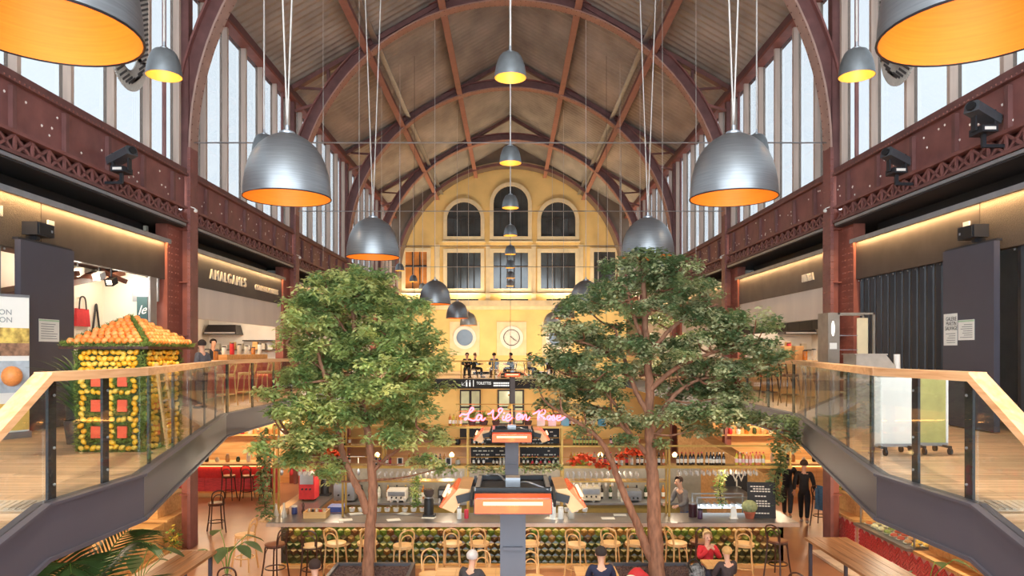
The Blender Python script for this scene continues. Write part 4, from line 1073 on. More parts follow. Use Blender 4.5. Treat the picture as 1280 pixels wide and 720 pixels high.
# bentwood stools -----------------------------------------------------------------------
def stool_parts(t, wm, sm, zs, back, dark=False, wire=False):
    O('seat', G().lathe([(.12, zs - .03), (.205, zs - .03), (.22, zs - .01), (.215, zs + .008), (.19, zs + .012), (.02, zs + .006)], 20), sm, t, smooth=True)
    O('seat_ring', G().tube([(.2 * math.cos(a), .2 * math.sin(a), zs - .045) for a in [2 * PI * k / 20 for k in range(20)]], .018, 6, closed=True), wm, t, smooth=True)
    for sx in (-1, 1):
        O('leg', G().tube(spline([(sx * .14, .14, zs - .04), (sx * .155, .165, zs * .55), (sx * .2, .215, 0)], 4), [.017] * 9, 7), wm, t, smooth=True)
    # rear legs run up into the outer back loop
    pts = [(-.2, -.22, 0), (-.165, -.175, zs * .55), (-.15, -.165, zs), (-.165, -.2, zs + back * .55), (-.13, -.225, zs + back * .87), (0, -.24, zs + back), (.13, -.225, zs + back * .87), (.165, -.2, zs + back * .55), (.15, -.165, zs), (.165, -.175, zs * .55), (.2, -.22, 0)]
    O('rear_frame', G().tube(spline(pts, 5), .017, 7), wm, t, smooth=True)
    pts = [(-.12, -.16, zs + .01), (-.125, -.19, zs + back * .4), (-.075, -.205, zs + back * .62), (0, -.21, zs + back * .68), (.075, -.205, zs + back * .62), (.125, -.19, zs + back * .4), (.12, -.16, zs + .01)]
    O('inner_loop', G().tube(spline(pts, 5), .013, 6), wm, t, smooth=True)
    zr = zs * .36
    O('foot_ring', G().tube([(.205 * math.cos(a), .21 * math.sin(a), zr) for a in [2 * PI * k / 20 for k in range(20)]], .014, 6, closed=True), wm, t, smooth=True)
    for sx in (-1, 1):
        O('brace', G().tube(spline([(sx * .15, .14, zs - .2), (sx * .13, .08, zs - .07), (sx * .08, 0.02, zs - .045)], 4), .009, 5), wm, t)
protoS = {}
def stool(kind, x, y, rz, label, group='bentwood bar stools', zs=.80, back=.36, z0=ZG, nm='bar_stool', cat='stool'):
    key = (kind, zs)
    if key not in protoS:
        t = E(nm, (0, 0, 0), label, cat, group)
        wm, sm = {'light': (beech, beech_seat), 'dark': (dark_w, dark_seat), 'mixed': (dark_w, beech_seat)}[kind]
        stool_parts(t, wm, sm, zs, back); protoS[key] = t
        t.location = (x, y, z0); t.rotation_euler = (0, 0, rz)
        return t
    c = copy_tree(protoS[key], (x, y, z0), rz, label=label); c['group'] = group
    return c
sl = [(306, 666, 'light', 16.2, 1.4), (420, 678, 'light', 15.5, -.35), (459, 676, 'light', 15.55, .3), (504, 681, 'light', 15.3, .55), (565, 677, 'light', 15.5, 0.0), (599, 676, 'light', 15.5, -.1), (662, 676, 'light', 15.5, .1), (720, 677, 'light', 15.4, -.45), (763, 675, 'light', 15.5, -.35), (794, 676, 'light', 15.5, -.2), (846, 676, 'light', 15.5, 1.9 - PI), (930, 675, 'light', 15.45, -.35)]
for k, (px, py, kd, D, rz) in enumerate(sl):
    stool(kd, XO(px, D), D, rz, '%s light beech bar stool from the left along the tiled bar' % ORD[k])
for px, D, rz, kd, lab in ((344, 15.4, 1.2, 'dark', 'dark bar stool with brown seat at the left corner of the bar'), (390, 15.3, -.05, 'mixed', 'dark framed bar stool with pale seat left of the tree trunk'),
                           (875, 15.6, .1, 'dark', 'dark bar stool behind the child in the red jacket'), (972, 15.7, -.9, 'dark', 'dark bar stool standing at the right corner of the bar')):
    stool(kd, XO(px, D), D, rz, lab)

# brass shelf frame over the bar ---------------------------------------------------------
YS0, YS1 = 16.72, 17.05
Z1, Z2, Z3 = ZO(581, 16.85), ZO(556, 16.85), ZO(532, 16.85)
def X(px): return XO(px, 16.85)
t = E('back_bar_shelf', (0, 16.9, BZ), 'tall brass framed shelving standing on the bar', 'shelving')
for px, top in ((345, Z3), (430, Z3), (480, Z3), (585, Z3 + .02), (702, Z3 + .02), (835, Z2 + .03), (985, Z2 + .03)):
    for y in (YS0, YS1):
        zb = BZ if px not in (480, 985) else Z1
        O('post', G().box(X(px) - .022, X(px) + .022, y - .022, y + .022, zb, top), gold, t)
O('shelf', G().box(X(343), X(987), YS0 - .03, YS1 + .03, Z1 - .06, Z1), gold, t)
O('shelf', G().box(X(343), X(837), YS0 - .02, YS1 + .02, Z2 - .035, Z2), gold, t)
O('shelf', G().box(X(343), X(800), YS0 - .03, YS1 + .03, Z3 - .05, Z3), gold, t)
O('guard_rail', G().box(X(835), X(987), YS0 - .02, YS0 + .02, Z2 - .03, Z2 + .01), gold, t)
O('guard_rail', G().box(X(985) - .02, X(985) + .02, YS0, YS1, Z2 - .03, Z2 + .01), gold, t)
for z in (Z1 + .2, Z2 + .18): O('guard_rail', G().tube([(X(343), YS0 - .02, z), (X(835), YS0 - .02, z)], .008, 6), gold, t)
ZR = ZO(600, 16.85)
for a, b in ((470, 582), (704, 832)):
    O('glass_shelf', G().box(X(a), X(b), YS0 - .02, YS1, ZR - .03, ZR), gold, t)
    for px in (a, b): O('hanger', G().box(X(px) - .012, X(px) + .012, YS0, YS0 + .025, ZR, Z1 - .06), gold, t)
# neon frame above
ZN = ZO(505, 16.85)
for px in (572, 640, 728): O('neon_post', G().box(X(px) - .014, X(px) + .014, YS0 + .05, YS0 + .08, Z3, ZN), gold, t)
for z in (ZN, ZN - .16, Z3 + .17): O('neon_rail', G().tube([(X(570), YS0 + .065, z), (X(730), YS0 + .065, z)], .012, 6), gold, t)
# warm lamps under the shelves
for px in (400, 530, 640, 770, 910):
    O('shelf_light', G().lathe([(.03, 0), (.03, .02)], 10, (X(px), 16.9, Z1 - .085)), bulb_m, t)
    point('shelf_lamp', (X(px), 16.95, Z1 - .14), (1, .84, .62), 10, .06, parent=t)
# menu boards on the shelf frame
chalk = mat('chalk_white', (230, 224, 210), .8); board_m = mat('menu_black', (32, 30, 32), .6, 0, .15, 4)
for k, (a, b) in enumerate(((588, 637), (650, 700))):
    m = E('menu_board', (X((a + b) / 2), YS1, Z1), 'black menu board with chalk lines on the bar shelf, %s of the heater' % ['left', 'right'][k], 'menu board')
    O('panel', G().box(X(a), X(b), YS1 + .03, YS1 + .05, Z1 + .005, Z3 - .06), board_m, m)
    g = G()
    for r_ in range(9):
        z = Z1 + .1 + r_ * .09; x = X(a) + .05
        while x < X(b) - .12:
            w = R.uniform(.03, .11)
            if R.random() < .62: g.box(x, x + w, YS1 + .025, YS1 + .03, z, z + .028)
            x += w + .03
    O('chalk_lines', g, chalk, m, kind='stuff')
# neon lettering: hand written tube
neon = emis('pink_neon', (255, 84, 104), 6.0)
n_t = E('neon_sign', (X(640), YS0, Z3), 'pink neon handwriting above the bar shelf', 'neon sign', None)
NX = lambda u: X(560 + u / 7.11); NZ = lambda v: ZO(495 + v / 7.11, 16.85)     # strokes traced at the sign's own size
strokes = {
 'L': [(105, 178), (130, 158), (165, 160), (205, 140), (228, 112), (214, 100), (196, 125), (184, 165), (172, 195), (156, 208), (152, 198), (172, 192), (200, 206), (232, 214), (252, 202)],
 'a': [(300, 168), (272, 164), (256, 188), (262, 210), (284, 204), (302, 170), (300, 205), (315, 210), (335, 190)],
 'V': [(352, 158), (380, 148), (404, 122), (400, 165), (408, 200), (432, 188), (462, 150), (484, 122), (470, 106), (448, 122), (456, 145)],
 'i': [(492, 172), (486, 200), (500, 210), (520, 190)],
 'e': [(512, 195), (546, 186), (552, 166), (532, 160), (514, 188), (522, 214), (548, 210), (572, 186)],
 'e2': [(608, 190), (640, 178), (642, 156), (622, 156), (608, 186), (620, 206), (642, 196)],
 'n': [(642, 196), (660, 162), (662, 204), (680, 168), (694, 166), (694, 202), (710, 206), (728, 182)],
 'R': [(752, 158), (790, 138), (812, 122), (806, 165), (796, 206), (806, 150), (836, 124), (862, 128), (850, 158), (818, 168), (846, 186), (868, 206)],
 'o': [(896, 170), (878, 184), (884, 206), (906, 202), (912, 178), (896, 170), (920, 184)],
 's': [(920, 184), (938, 168), (940, 186), (950, 202), (932, 212), (922, 202)],
 'e3': [(960, 196), (992, 184), (994, 166), (976, 164), (962, 190), (972, 212), (1000, 206), (1040, 178)]}
for k, pts in strokes.items():
    O('neon_letter', G().tube(spline([(NX(u), YS0 + .02, NZ(v)) for u, v in pts], 5), .019, 6), neon, n_t, smooth=True)
O('dot', G().ball((NX(500), YS0 + .02, NZ(150)), .02, 6, 5), neon, n_t)
for px in (590, 640, 690): point('neon_glow', (X(px), YS0 - .12, NZ(165)), (1, .22, .3), 1.6, .05, parent=n_t)

# bottles ---------------------------------------------------------------------------------
gb = {n: mat('bottle_' + n, c, .12, 0, .05, 3, spec=.8) for n, c in dict(green=(46, 66, 34), dark=(36, 28, 28), red=(150, 30, 40), rose=(226, 140, 96), amber=(180, 110, 40), clear=(206, 206, 190), yellow=(206, 186, 60)).items()}
lab_m = {n: mat('label_' + n, c, .6, 0, .03, 3) for n, c in dict(white=(236, 230, 218), lime=(196, 206, 110), red=(206, 50, 60), pink=(236, 186, 190)).items()}
cap_m = {n: mat('cap_' + n, c, .4, .2, .03, 3) for n, c in dict(red=(200, 36, 50), black=(40, 36, 36), gold=(196, 160, 80), white=(230, 226, 216)).items()}
bprof = [(.036, 0), (.038, .01), (.038, .18), (.034, .205), (.016, .235), (.014, .29)]
bme = mesh_only('bottle', G().lathe(bprof, 10), gb['green'], True)
lme = mesh_only('label', G().lathe([(.0388, .05), (.0388, .14)], 10, cap=False), lab_m['white'], True)
cme = mesh_only('cap', G().lathe([(.0155, .265), (.0155, .295), (.004, .297)], 8), cap_m['red'], True)
def bottle(x, y, z, b, l, c, label, group, s=1.0):
    o = place('bottle', bme, (x, y, z), scale=s, mat=gb[b], label=label, cat='bottle', group=group); ORG[o.name] = Vector((0, 0, 0))
    if l: place('label', lme, (0, 0, 0), parent=o, mat=lab_m[l])
    if c: place('cap', cme, (0, 0, 0), parent=o, mat=cap_m[c])
def row(p0, p1, n, z, b, l, c, label, group, s=1.0, y=16.86):
    for k in range(n):
        bottle(X(p0 + (p1 - p0) * (k + .5) / n) + R.uniform(-.006, .006), y + R.uniform(-.03, .03), z, R.choice(b), R.choice(l), R.choice(c), ORD[k] + ' ' + label, group, s * R.uniform(.97, 1.03))
row(845, 880, 7, Z1, ['dark'], ['white'], ['red'], 'red capped wine bottle from left at the right shelf end', 'red capped wine bottles')
row(882, 906, 6, Z1, ['dark'], ['white'], ['white', 'black'], 'dark wine bottle from left with white label beside the red capped ones', 'dark wine bottles')
row(919, 956, 9, Z1, ['rose', 'yellow'], ['pink', 'white'], ['white', 'red'], 'rose wine bottle from left at the right end of the bar shelf', 'rose wine bottles')
row(716, 748, 8, Z2, ['green'], ['lime'], ['gold'], 'green bottle from left with lime label on the upper bar shelf', 'lime labelled bottles', .8)
row(762, 776, 4, Z2, ['dark'], ['pink'], ['white'], 'dark bottle from left with pink label on the upper bar shelf', 'pink labelled bottles', .8)
row(777, 800, 6, Z2, ['red', 'rose'], ['red'], ['red'], 'red bottle from left at the right of the upper bar shelf', 'red bottles on upper shelf', .8)
row(712, 736, 6, Z1, ['amber', 'yellow'], ['lime'], ['gold'], 'amber bottle from left behind the orange leaves on the bar shelf', 'amber bottles')
row(740, 800, 9, Z1, ['dark', 'green', 'clear'], ['white', 'red'], ['black', 'red'], 'mixed spirit bottle from left on the lower bar shelf left of the tree', 'mixed spirit bottles')
row(590, 606, 3, Z2 + .0, ['amber'], ['white'], ['gold'], 'amber beer bottle from left beside the menu board', 'beer bottles', .7)
row(589, 608, 3, Z1, ['dark'], ['white'], ['black'], 'dark bottle from left with white label below the beer bottles', 'dark bottles by menu', .8)
row(346, 384, 7, Z1, ['dark'], ['white'], ['black'], 'dark bottle from left with white label on the left end of the bar shelf', 'dark bottles at left shelf end', .75)
row(468, 490, 5, Z1, ['dark', 'red'], ['white', 'red'], ['black'], 'dark bottle from left on the bar shelf right of the left trunk', 'dark bottles by left trunk', .8)
row(400, 440, 6, Z1, ['dark', 'green'], ['white'], ['red'], 'green bottle from left on the shelf behind the left trunk', 'bottles behind left trunk', .9)
row(560, 578, 4, Z3, ['amber', 'yellow'], ['white'], ['gold'], 'orange bottle from left standing left of the neon sign', 'orange bottles by the neon', .9)
row(508, 558, 9, Z1, ['dark', 'green', 'amber'], ['white', 'lime'], ['black', 'gold'], 'mixed bottle from left on the shelf left of the heater', 'mixed bottles left of heater', .85, 16.98)
row(615, 636, 5, Z1, ['dark', 'clear'], ['white'], ['black'], 'small bottle from left before the left menu board', 'bottles before left menu', .7)
row(652, 700, 9, Z1, ['dark', 'green'], ['white', 'red'], ['black', 'red'], 'small bottle from left before the right menu board', 'bottles before right menu', .7)
row(705, 745, 8, Z3, ['amber', 'clear', 'green'], ['white', 'pink'], ['white', 'gold'], 'bottle from left standing right of the neon sign', 'bottles right of neon', .85)
row(800, 832, 6, Z1, ['dark', 'rose'], ['white'], ['red', 'black'], 'bottle from left on the shelf behind the right trunk', 'bottles behind right trunk', .95)
row(345, 440, 14, Z2, ['clear', 'amber', 'green'], ['white', 'lime'], ['gold', 'white'], 'bottle from left on the upper left shelf', 'bottles on upper left shelf', .85)
for k, (px, c) in enumerate(((676, (236, 232, 224)), (690, (226, 222, 216)), (706, (120, 190, 214)), (752, (96, 170, 206)))):
    q = O('carton', G().box(X(px) - .09, X(px) + .09, 16.75, 16.9, Z3, Z3 + .2).box(X(px) - .08, X(px) + .08, 16.745, 16.75, Z3 + .06, Z3 + .14), mat('carton_%d' % k, c, .6), label=['white carton below the neon letters', 'second white carton below the neon letters', 'pale blue carton right of the white cartons', 'blue carton at the right end of the top shelf'][k], cat='carton')
# jars and frames on the left shelves
jarm = mat('stoneware_jar', (196, 186, 166), .5, 0, .1, 6)
for k, (px, z, s) in enumerate(((478, Z2, 1.0), (492, Z2, 1.0), (560, Z2, .8), (572, Z2, .9), (506, Z2, .7), (545, Z2, .75), (530, Z1, .8), (572, Z1, .8))):
    j = E('storage_jar', (X(px), 16.88, z), '%s storage jar from the left trunk along the bar shelves' % ORD[k], 'jar')
    O('jar_body', G().lathe([(.05 * s, 0), (.075 * s, .03 * s), (.08 * s, .1 * s), (.06 * s, .15 * s)], 12, (X(px), 16.88, z)), jarm if k % 3 else black_p, j, smooth=True)
    O('lid', G().lathe([(.062 * s, .15 * s), (.062 * s, .17 * s), (.015 * s, .18 * s), (.015 * s, .2 * s)], 12, (X(px), 16.88, z)), gold, j)
for k, px in enumerate((561, 501)):
    j = E('picture_frame', (X(px), 16.75, Z1), ['small white picture frame leaning on the shelf', 'small pale framed card right of the left trunk'][k], 'picture frame')
    O('frame', G().box(X(px) - .07, X(px) + .07, 16.74, 16.755, Z1, Z1 + .2), white_p, j); O('picture', G().box(X(px) - .045, X(px) + .045, 16.735, 16.74, Z1 + .03, Z1 + .17), board_m, j)
# stemware
wg = mat('wine_glass', (226, 220, 212), .08, 0, .02, 3, spec=1.0); wg.node_tree.nodes['Principled BSDF'].inputs['Alpha'].default_value = .55
gprof = [(.03, 0), (.03, .004), (.004, .008), (.004, .075), (.02, .09), (.036, .12), (.036, .15), (.028, .19)]
gme = mesh_only('wine_glass', G().lathe(gprof, 9, cap=False), wg, True)
def glasses(p0, p1, n, z, flip, label, group, ys=(16.78, 16.96)):
    for yi, y in enumerate(ys):
        for k in range(n):
            place('wine_glass', gme, (X(p0 + (p1 - p0) * (k + .5) / n), y, z), rot=(PI if flip else 0, 0, 0), scale=.95, label=ORD[k] + ' ' + ('front row ' if yi == 0 and len(ys) > 1 else 'rear row ' if yi else '') + label, cat='glass', group=group)
glasses(471, 580, 15, ZR, False, 'wine glass from left standing on the brass rack left of the heater', 'glasses on left rack')
glasses(706, 800, 13, ZR, False, 'wine glass from left standing on the brass rack between heater and tree', 'glasses on right rack')
glasses(846, 948, 14, Z1 - .06, True, 'wine glass from left hanging upside down under the right shelf', 'hanging glasses at right')
glasses(372, 398, 4, Z1 - .06, True, 'wine glass from left hanging upside down left of the trunk', 'hanging glasses at left')
glasses(480, 560, 9, BZ + .12, False, 'wine glass from left standing low behind the counter left of the grinder', 'low glasses', (17.3,))
glasses(712, 790, 9, BZ + .3, False, 'wine glass from left standing on the back bench right of the heater', 'bench glasses', (18.4,))

# ------------------------------------------------------------------ things on and behind the bar
def on_bar(px, py): D = 3.82 * 900 / (py - 440); return XO(px, D), D
papers = [(492, 650), (447, 640), (536, 647), (760, 648), (775, 644), (512, 632), (690, 648), (432, 650)]
for k, (px, py) in enumerate(papers):
    x, y = on_bar(px, py); y = min(max(y, 16.25), 17.0)
    o = O('paper_sheet', G().obox((x, y, BZ + .004), (.3, .21, .006), Matrix.Rotation(R.uniform(-.5, .5), 3, 'Z')), paper, label='%s white menu sheet lying on the zinc counter' % ORD[k], cat='paper')
tray = E('wooden_tray', (XO(396, 16.7), 16.7, BZ), 'wooden box of condiments on the counter left of the tree trunk', 'tray')
x = XO(396, 16.7)
for a in ((x - .26, x + .26, 16.5, 16.52), (x - .26, x + .26, 16.88, 16.9), (x - .26, x - .24, 16.52, 16.88), (x + .24, x + .26, 16.52, 16.88)): O('side', G().box(*a, BZ, BZ + .15), oak, tray)
O('bottom', G().box(x - .24, x + .24, 16.52, 16.88, BZ, BZ + .02), oak, tray)
for k in range(5):
    o = E('condiment_pot', (x - .18 + k * .09, 16.7, BZ + .03), '%s small condiment pot in the wooden box' % ORD[k], 'pot')
    O('pot', G().lathe([(.03, 0), (.035, .1), (.03, .15)], 9, (x - .18 + k * .09, 16.7, BZ + .02)), [jarm, black_p, white_p, redm, jarm][k], o, smooth=True); O('lid', G().lathe([(.032, .15), (.01, .175)], 9, (x - .18 + k * .09, 16.7, BZ + .02)), metal_l, o)
def grinder(px, D, label):
    x = XO(px, D); t = E('coffee_grinder', (x, D, BZ), label, 'grinder')
    O('base', G().box(x - .13, x + .15, D - .12, D + .14, BZ, BZ + .05), black_p, t)
    O('body', G().lathe([(.11, .05), (.11, .38), (.09, .42), (.1, .45)], 14, (x, D, BZ)), black_p, t, smooth=True)
    O('hopper', G().lathe([(.07, .45), (.12, .52), (.13, .62), (.1, .64)], 14, (x, D, BZ)), mat('smoked_hopper', (86, 76, 72), .15), t, smooth=True)
    O('dial', G().lathe([(.115, .43), (.115, .455)], 14, (x, D, BZ)), metal_l, t)
grinder(536, 16.75, 'black coffee grinder on the counter left of the heater')
grinder(406, 19.2, 'black coffee grinder on the back bench behind the left trunk')
def jar_obj(name, px, D, z, prof, m, label, cat, lidm=None, n=12):
    x = XO(px, D); t = E(name, (x, D, z), label, cat)
    O('body', G().lathe(prof, n, (x, D, z)), m, t, smooth=True)
    if lidm: O('lid', G().lathe([(prof[-1][0] * 1.05, prof[-1][1]), (prof[-1][0] * 1.05, prof[-1][1] + .03), (.01, prof[-1][1] + .04)], n, (x, D, z)), lidm, t)
    return t
cyl = lambda r, h: [(r * .96, 0), (r, .01), (r, h - .01), (r * .9, h)]
cg = mat('clear_vessel', (220, 214, 200), .1, 0, .03, 3); cg.node_tree.nodes['Principled BSDF'].inputs['Alpha'].default_value = .5
jar_obj('candle_jar', 574, 16.5, BZ, cyl(.055, .24), paper, 'tall white candle jar on the counter left of the heater', 'jar', metal_l)
jar_obj('red_tumbler', 583, 16.55, BZ, cyl(.05, .2), mat('red_flowers', (206, 52, 70), .5), 'red patterned tumbler next to the white candle jar', 'tumbler')
jar_obj('white_canister', 691, 16.5, BZ, cyl(.07, .33), paper, 'tall white canister on the counter right of the heater', 'canister', white_p)
jar_obj('white_canister', 701, 16.5, BZ, cyl(.065, .24), paper, 'shorter white canister right of the tall one', 'canister', white_p)
jar_obj('glass_carafe', 714, 16.5, BZ, [(.07, 0), (.085, .05), (.08, .16), (.04, .24), (.05, .32)], cg, 'clear glass carafe near the brass post', 'carafe')
jar_obj('glass_carafe', 345, 16.7, BZ, [(.06, 0), (.07, .05), (.03, .2), (.025, .3)], cg, 'slim clear carafe at the left end of the counter', 'carafe')
jar_obj('glass_carafe', 355, 16.6, BZ, [(.06, 0), (.07, .05), (.03, .2), (.025, .34)], cg, 'second clear carafe at the left end of the counter', 'carafe')
jar_obj('copper_mug', 358, 17.0, BZ, cyl(.06, .14), copper, 'copper mug behind the carafes', 'mug')
jar_obj('blue_tin', 368, 17.0, BZ, cyl(.07, .16), mat('navy_tin', (50, 56, 110), .4), 'dark blue tin near the wooden box', 'tin', white_p)
jar_obj('dark_jar', 866, 16.7, BZ, cyl(.1, .3), mat('dark_jam', (66, 38, 44), .15), 'wide dark jar left of the lit display case', 'jar', metal_l)
jar_obj('dark_jar', 875, 16.5, BZ, cyl(.06, .2), mat('purple_tin', (70, 40, 70), .3), 'small purple tin before the lit display case', 'tin', black_p)
jar_obj('pepper_mill', 379, 17.05, BZ, [(.03, 0), (.04, .05), (.02, .12), (.035, .2), (.01, .26)], dark_w, 'dark pepper mill beside the wooden box', 'mill')
# napkin holder
x = XO(917, 16.5); t = E('napkin_holder', (x, 16.5, BZ), 'upright white napkin holder left of the cactus', 'napkin holder')
O('base', G().box(x - .09, x + .09, 16.44, 16.56, BZ, BZ + .02), white_p, t); O('napkins', G().prism([(x - .07, 16.46, BZ + .02), (x + .07, 16.46, BZ + .02), (x + .05, 16.48, BZ + .28), (x - .05, 16.48, BZ + .28)], [(x - .07, 16.54, BZ + .02), (x + .07, 16.54, BZ + .02), (x + .05, 16.52, BZ + .28), (x - .05, 16.52, BZ + .28)]), paper, t)
# cactus
x = XO(937, 16.55); t = E('potted_cactus', (x, 16.55, BZ), 'round cactus in a terracotta pot before the chalkboard', 'cactus')
O('pot', G().lathe([(.09, 0), (.12, .12), (.13, .13), (.13, .16), (.1, .16)], 14, (x, 16.55, BZ)), mat('terracotta_pot', (176, 96, 70), .7), t, smooth=True)
g = G(); n = 20
for j in range(9):
    p = -PI / 2 + PI * (j + .5) / 9
    for k in range(n):
        a = 2 * PI * k / n; rr = .16 * math.cos(p) * (1 + .12 * (k % 2)); g.v.append((x + rr * math.cos(a), 16.55 + rr * math.sin(a), BZ + .27 + .15 * math.sin(p)))
for j in range(8):
    for k in range(n): g.f.append((j * n + k, j * n + (k + 1) % n, (j + 1) * n + (k + 1) % n, (j + 1) * n + k))
O('cactus_body', g, mat('cactus_green', (150, 156, 110), .8, 0, .2, 12), t)
# chalkboard
c0 = W(955, 652, 16.35); t = E('chalkboard', (c0.x, 16.4, BZ), 'black letter board with white writing at the right end of the bar', 'menu board')
rot = Matrix.Rotation(-.12, 3, 'X') @ Matrix.Rotation(.15, 3, 'Y') if False else Matrix.Rotation(.12, 3, 'X')
cc = Vector((XO(954, 16.5), 16.62, BZ + .40)); rz = Matrix.Rotation(-.12, 3, 'Z') @ Matrix.Rotation(-.1, 3, 'X')
O('panel', G().obox(cc, (.6, .03, .8), rz), board_m, t)
for dx, dz, sx, sz in ((-.3, 0, .02, .82), (.3, 0, .02, .82), (0, .4, .62, .02), (0, -.4, .62, .02)): O('frame', G().obox(cc + rz @ Vector((dx, 0, dz)), (sx, .04, sz), rz), black_p, t)
g = G()
for r_, (n, ind) in enumerate(((5, 0), (6, .06), (7, 0), (0, 0), (4, .1), (0, 0), (4, .12), (5, .12), (5, .12), (0, 0), (0, 0), (5, .1))):
    for k in range(n): g.obox(cc + rz @ Vector((-.22 + ind + k * .065, -.02, .31 - r_ * .055)), (.05, .004, .026), rz)
O('white_letters', g, chalk, t, kind='stuff')
O('prop', G().bar(cc + rz @ Vector((0, .02, .1)), (cc.x, cc.y + .2, BZ), .03, .03), black_p, t)
# lit display case
x0, x1 = XO(870, 17.2), XO(936, 17.2); t = E('lit_display_case', ((x0 + x1) / 2, 17.2, BZ), 'glass display case with bright white shelf on the right of the bar', 'display case')
yb0, yb1 = 17.15, 17.6
for xx in (x0, x1 - .03):
    for yy in (yb0, yb1): O('frame_post', G().box(xx, xx + .03, yy, yy + .03, BZ - .2, BZ + .36), metal_l, t)
O('frame_rim', G().box(x0, x1, yb0, yb0 + .03, BZ + .34, BZ + .37), metal_l, t); O('frame_rim', G().box(x0, x1, yb1, yb1 + .03, BZ + .34, BZ + .37), metal_l, t)
O('base', G().box(x0, x1, yb0, yb1 + .03, BZ - .25, BZ - .2), metal_l, t)
O('lit_shelf', G().box(x0 + .03, x1 - .03, yb0 + .06, yb1, BZ + .08, BZ + .1), emis('case_white_light', (240, 246, 255), 1.6), t)
O('front_glass', G().box(x0 + .03, x1 - .03, yb0 + .01, yb0 + .016, BZ, BZ + .34), bal_glass, t)
for k in range(8): O('divider', G().box(x0 + .1 + k * .14, x0 + .11 + k * .14, yb0 + .07, yb1 - .02, BZ + .1, BZ + .17), metal_l, t)
# back bench inside the island with equipment
t = E('back_bench', (.5, 19.3, ZG), 'steel work bench running inside the bar island', 'counter')
O('bench_top', G().box(-4.4, 5.2, 19.0, 19.7, -2.68, -2.63), metal_l, t); O('bench_front', G().box(-4.4, 5.2, 19.04, 19.1, ZG, -2.68), mat('olive_bench', (130, 112, 56), .6), t); O('splash_back', G().box(-4.4, 5.2, 19.66, 19.7, -2.63, -1.75), mat('splash_steel', (150, 140, 124), .35, .5), t)
for px in (420, 560, 700, 840): point('bench_lamp', (XO(px, 18.4), 18.4, -1.35), (1, .82, .6), 40, .12, parent=t)
for k in range(5): O('hanging_rail_light', G().lathe([(.05, 0), (.07, .06), (.02, .12)], 12, (-3.4 + k * 1.9, 18.4, -1.32)), bulb_m, t)
def machine(px, D, w, h, m, label, z=-2.63):
    x = XO(px, D); t = E('kitchen_machine', (x, D, z), label, 'machine')
    O('body', G().box(x - w / 2, x + w / 2, D - .2, D + .25, z + .05, z + h), m, t); O('front_panel', G().box(x - w / 2 + .03, x + w / 2 - .03, D - .22, D - .2, z + h * .55, z + h - .04), metal_l, t)
    for dx in (-1, 1): O('foot', G().lathe([(.03, 0), (.03, .05)], 8, (x + dx * (w / 2 - .05), D, z)), black_p, t)
    for k in range(3): O('knob', G().tube([(x - w * .25 + k * w * .25, D - .22, z + h * .4), (x - w * .25 + k * w * .25, D - .26, z + h * .4)], .025, 8), black_p, t)
    return t
machine(386, 18.6, .4, .8, redm, 'red machine with dark trim behind the bar on the left', BZ)
machine(432, 19.3, .55, .5, metal_l, 'steel coffee machine behind the left trunk')
machine(497, 19.3, .5, .32, white_p, 'white machine on the back bench left of the hanging plant')
machine(560, 19.3, .5, .35, black_p, 'black machine on the back bench left of the heater')
machine(738, 19.3, .5, .4, jarm, 'beige machine on the back bench right of the heater')
machine(790, 19.3, .45, .3, metal_l, 'steel machine on the back bench behind the right trunk')
for k in range(9):
    px = 352 + k * 12; D = 19.1
    x = XO(px, D); o = E('hanging_utensil', (x, D, -1.9), '%s kitchen utensil hanging behind the left end of the bar' % ORD[k], 'utensil')
    O('handle', G().tube([(x, D, -1.42), (x, D, -1.75)], .012, 6), [metal_l, black_p, white_p][k % 3], o); O('blade', G().ball((x, D, -1.83), (.05, .02, .09), 8, 6), [metal_l, redm, metal_l, dark_w][k % 4], o, smooth=True)
t = E('utensil_rail', (-5, 19.1, -1.4), 'steel rail holding utensils behind the bar', 'rail'); O('bar', G().tube([(XO(346, 19.1), 19.1, -1.42), (XO(456, 19.1), 19.1, -1.42)], .015, 6), metal_l, t)
O('hanger', G().tube([(XO(348, 19.1), 19.1, -1.42), (XO(348, 19.1), 19.1, -.42)], .01, 5), metal_l, t)
t = E('blue_crate', (XO(447, 17.5), 17.5, BZ), 'blue crate on the working side of the bar', 'crate')
x = XO(423, 17.4); O('crate', G().box(x - .18, x + .18, 17.15, 17.5, BZ, BZ + .12).box(x - .2, x + .2, 17.13, 17.52, BZ + .1, BZ + .13), mat('blue_plastic', (78, 96, 170), .5), t); ORG
for k in range(12):                                  # food tubs behind the glass of the counter
    x = XO(440 + k * 11 + (0 if k < 9 else 170), 17.25); o = E('food_tub', (x, 17.25, BZ), '%s small food tub along the working side of the bar, from the left' % ORD[k], 'tub')
    O('tub', G().lathe([(.06, 0), (.075, .09), (.08, .09)], 10, (x, 17.25, BZ)), white_p, o, smooth=True); O('filling', G().lathe([(.07, .07), (.01, .1)], 10, (x, 17.25, BZ)), [redm, jarm, beech_seat, mat('salad_%d' % k, (130, 150, 70), .6)][k % 4], o, smooth=True)

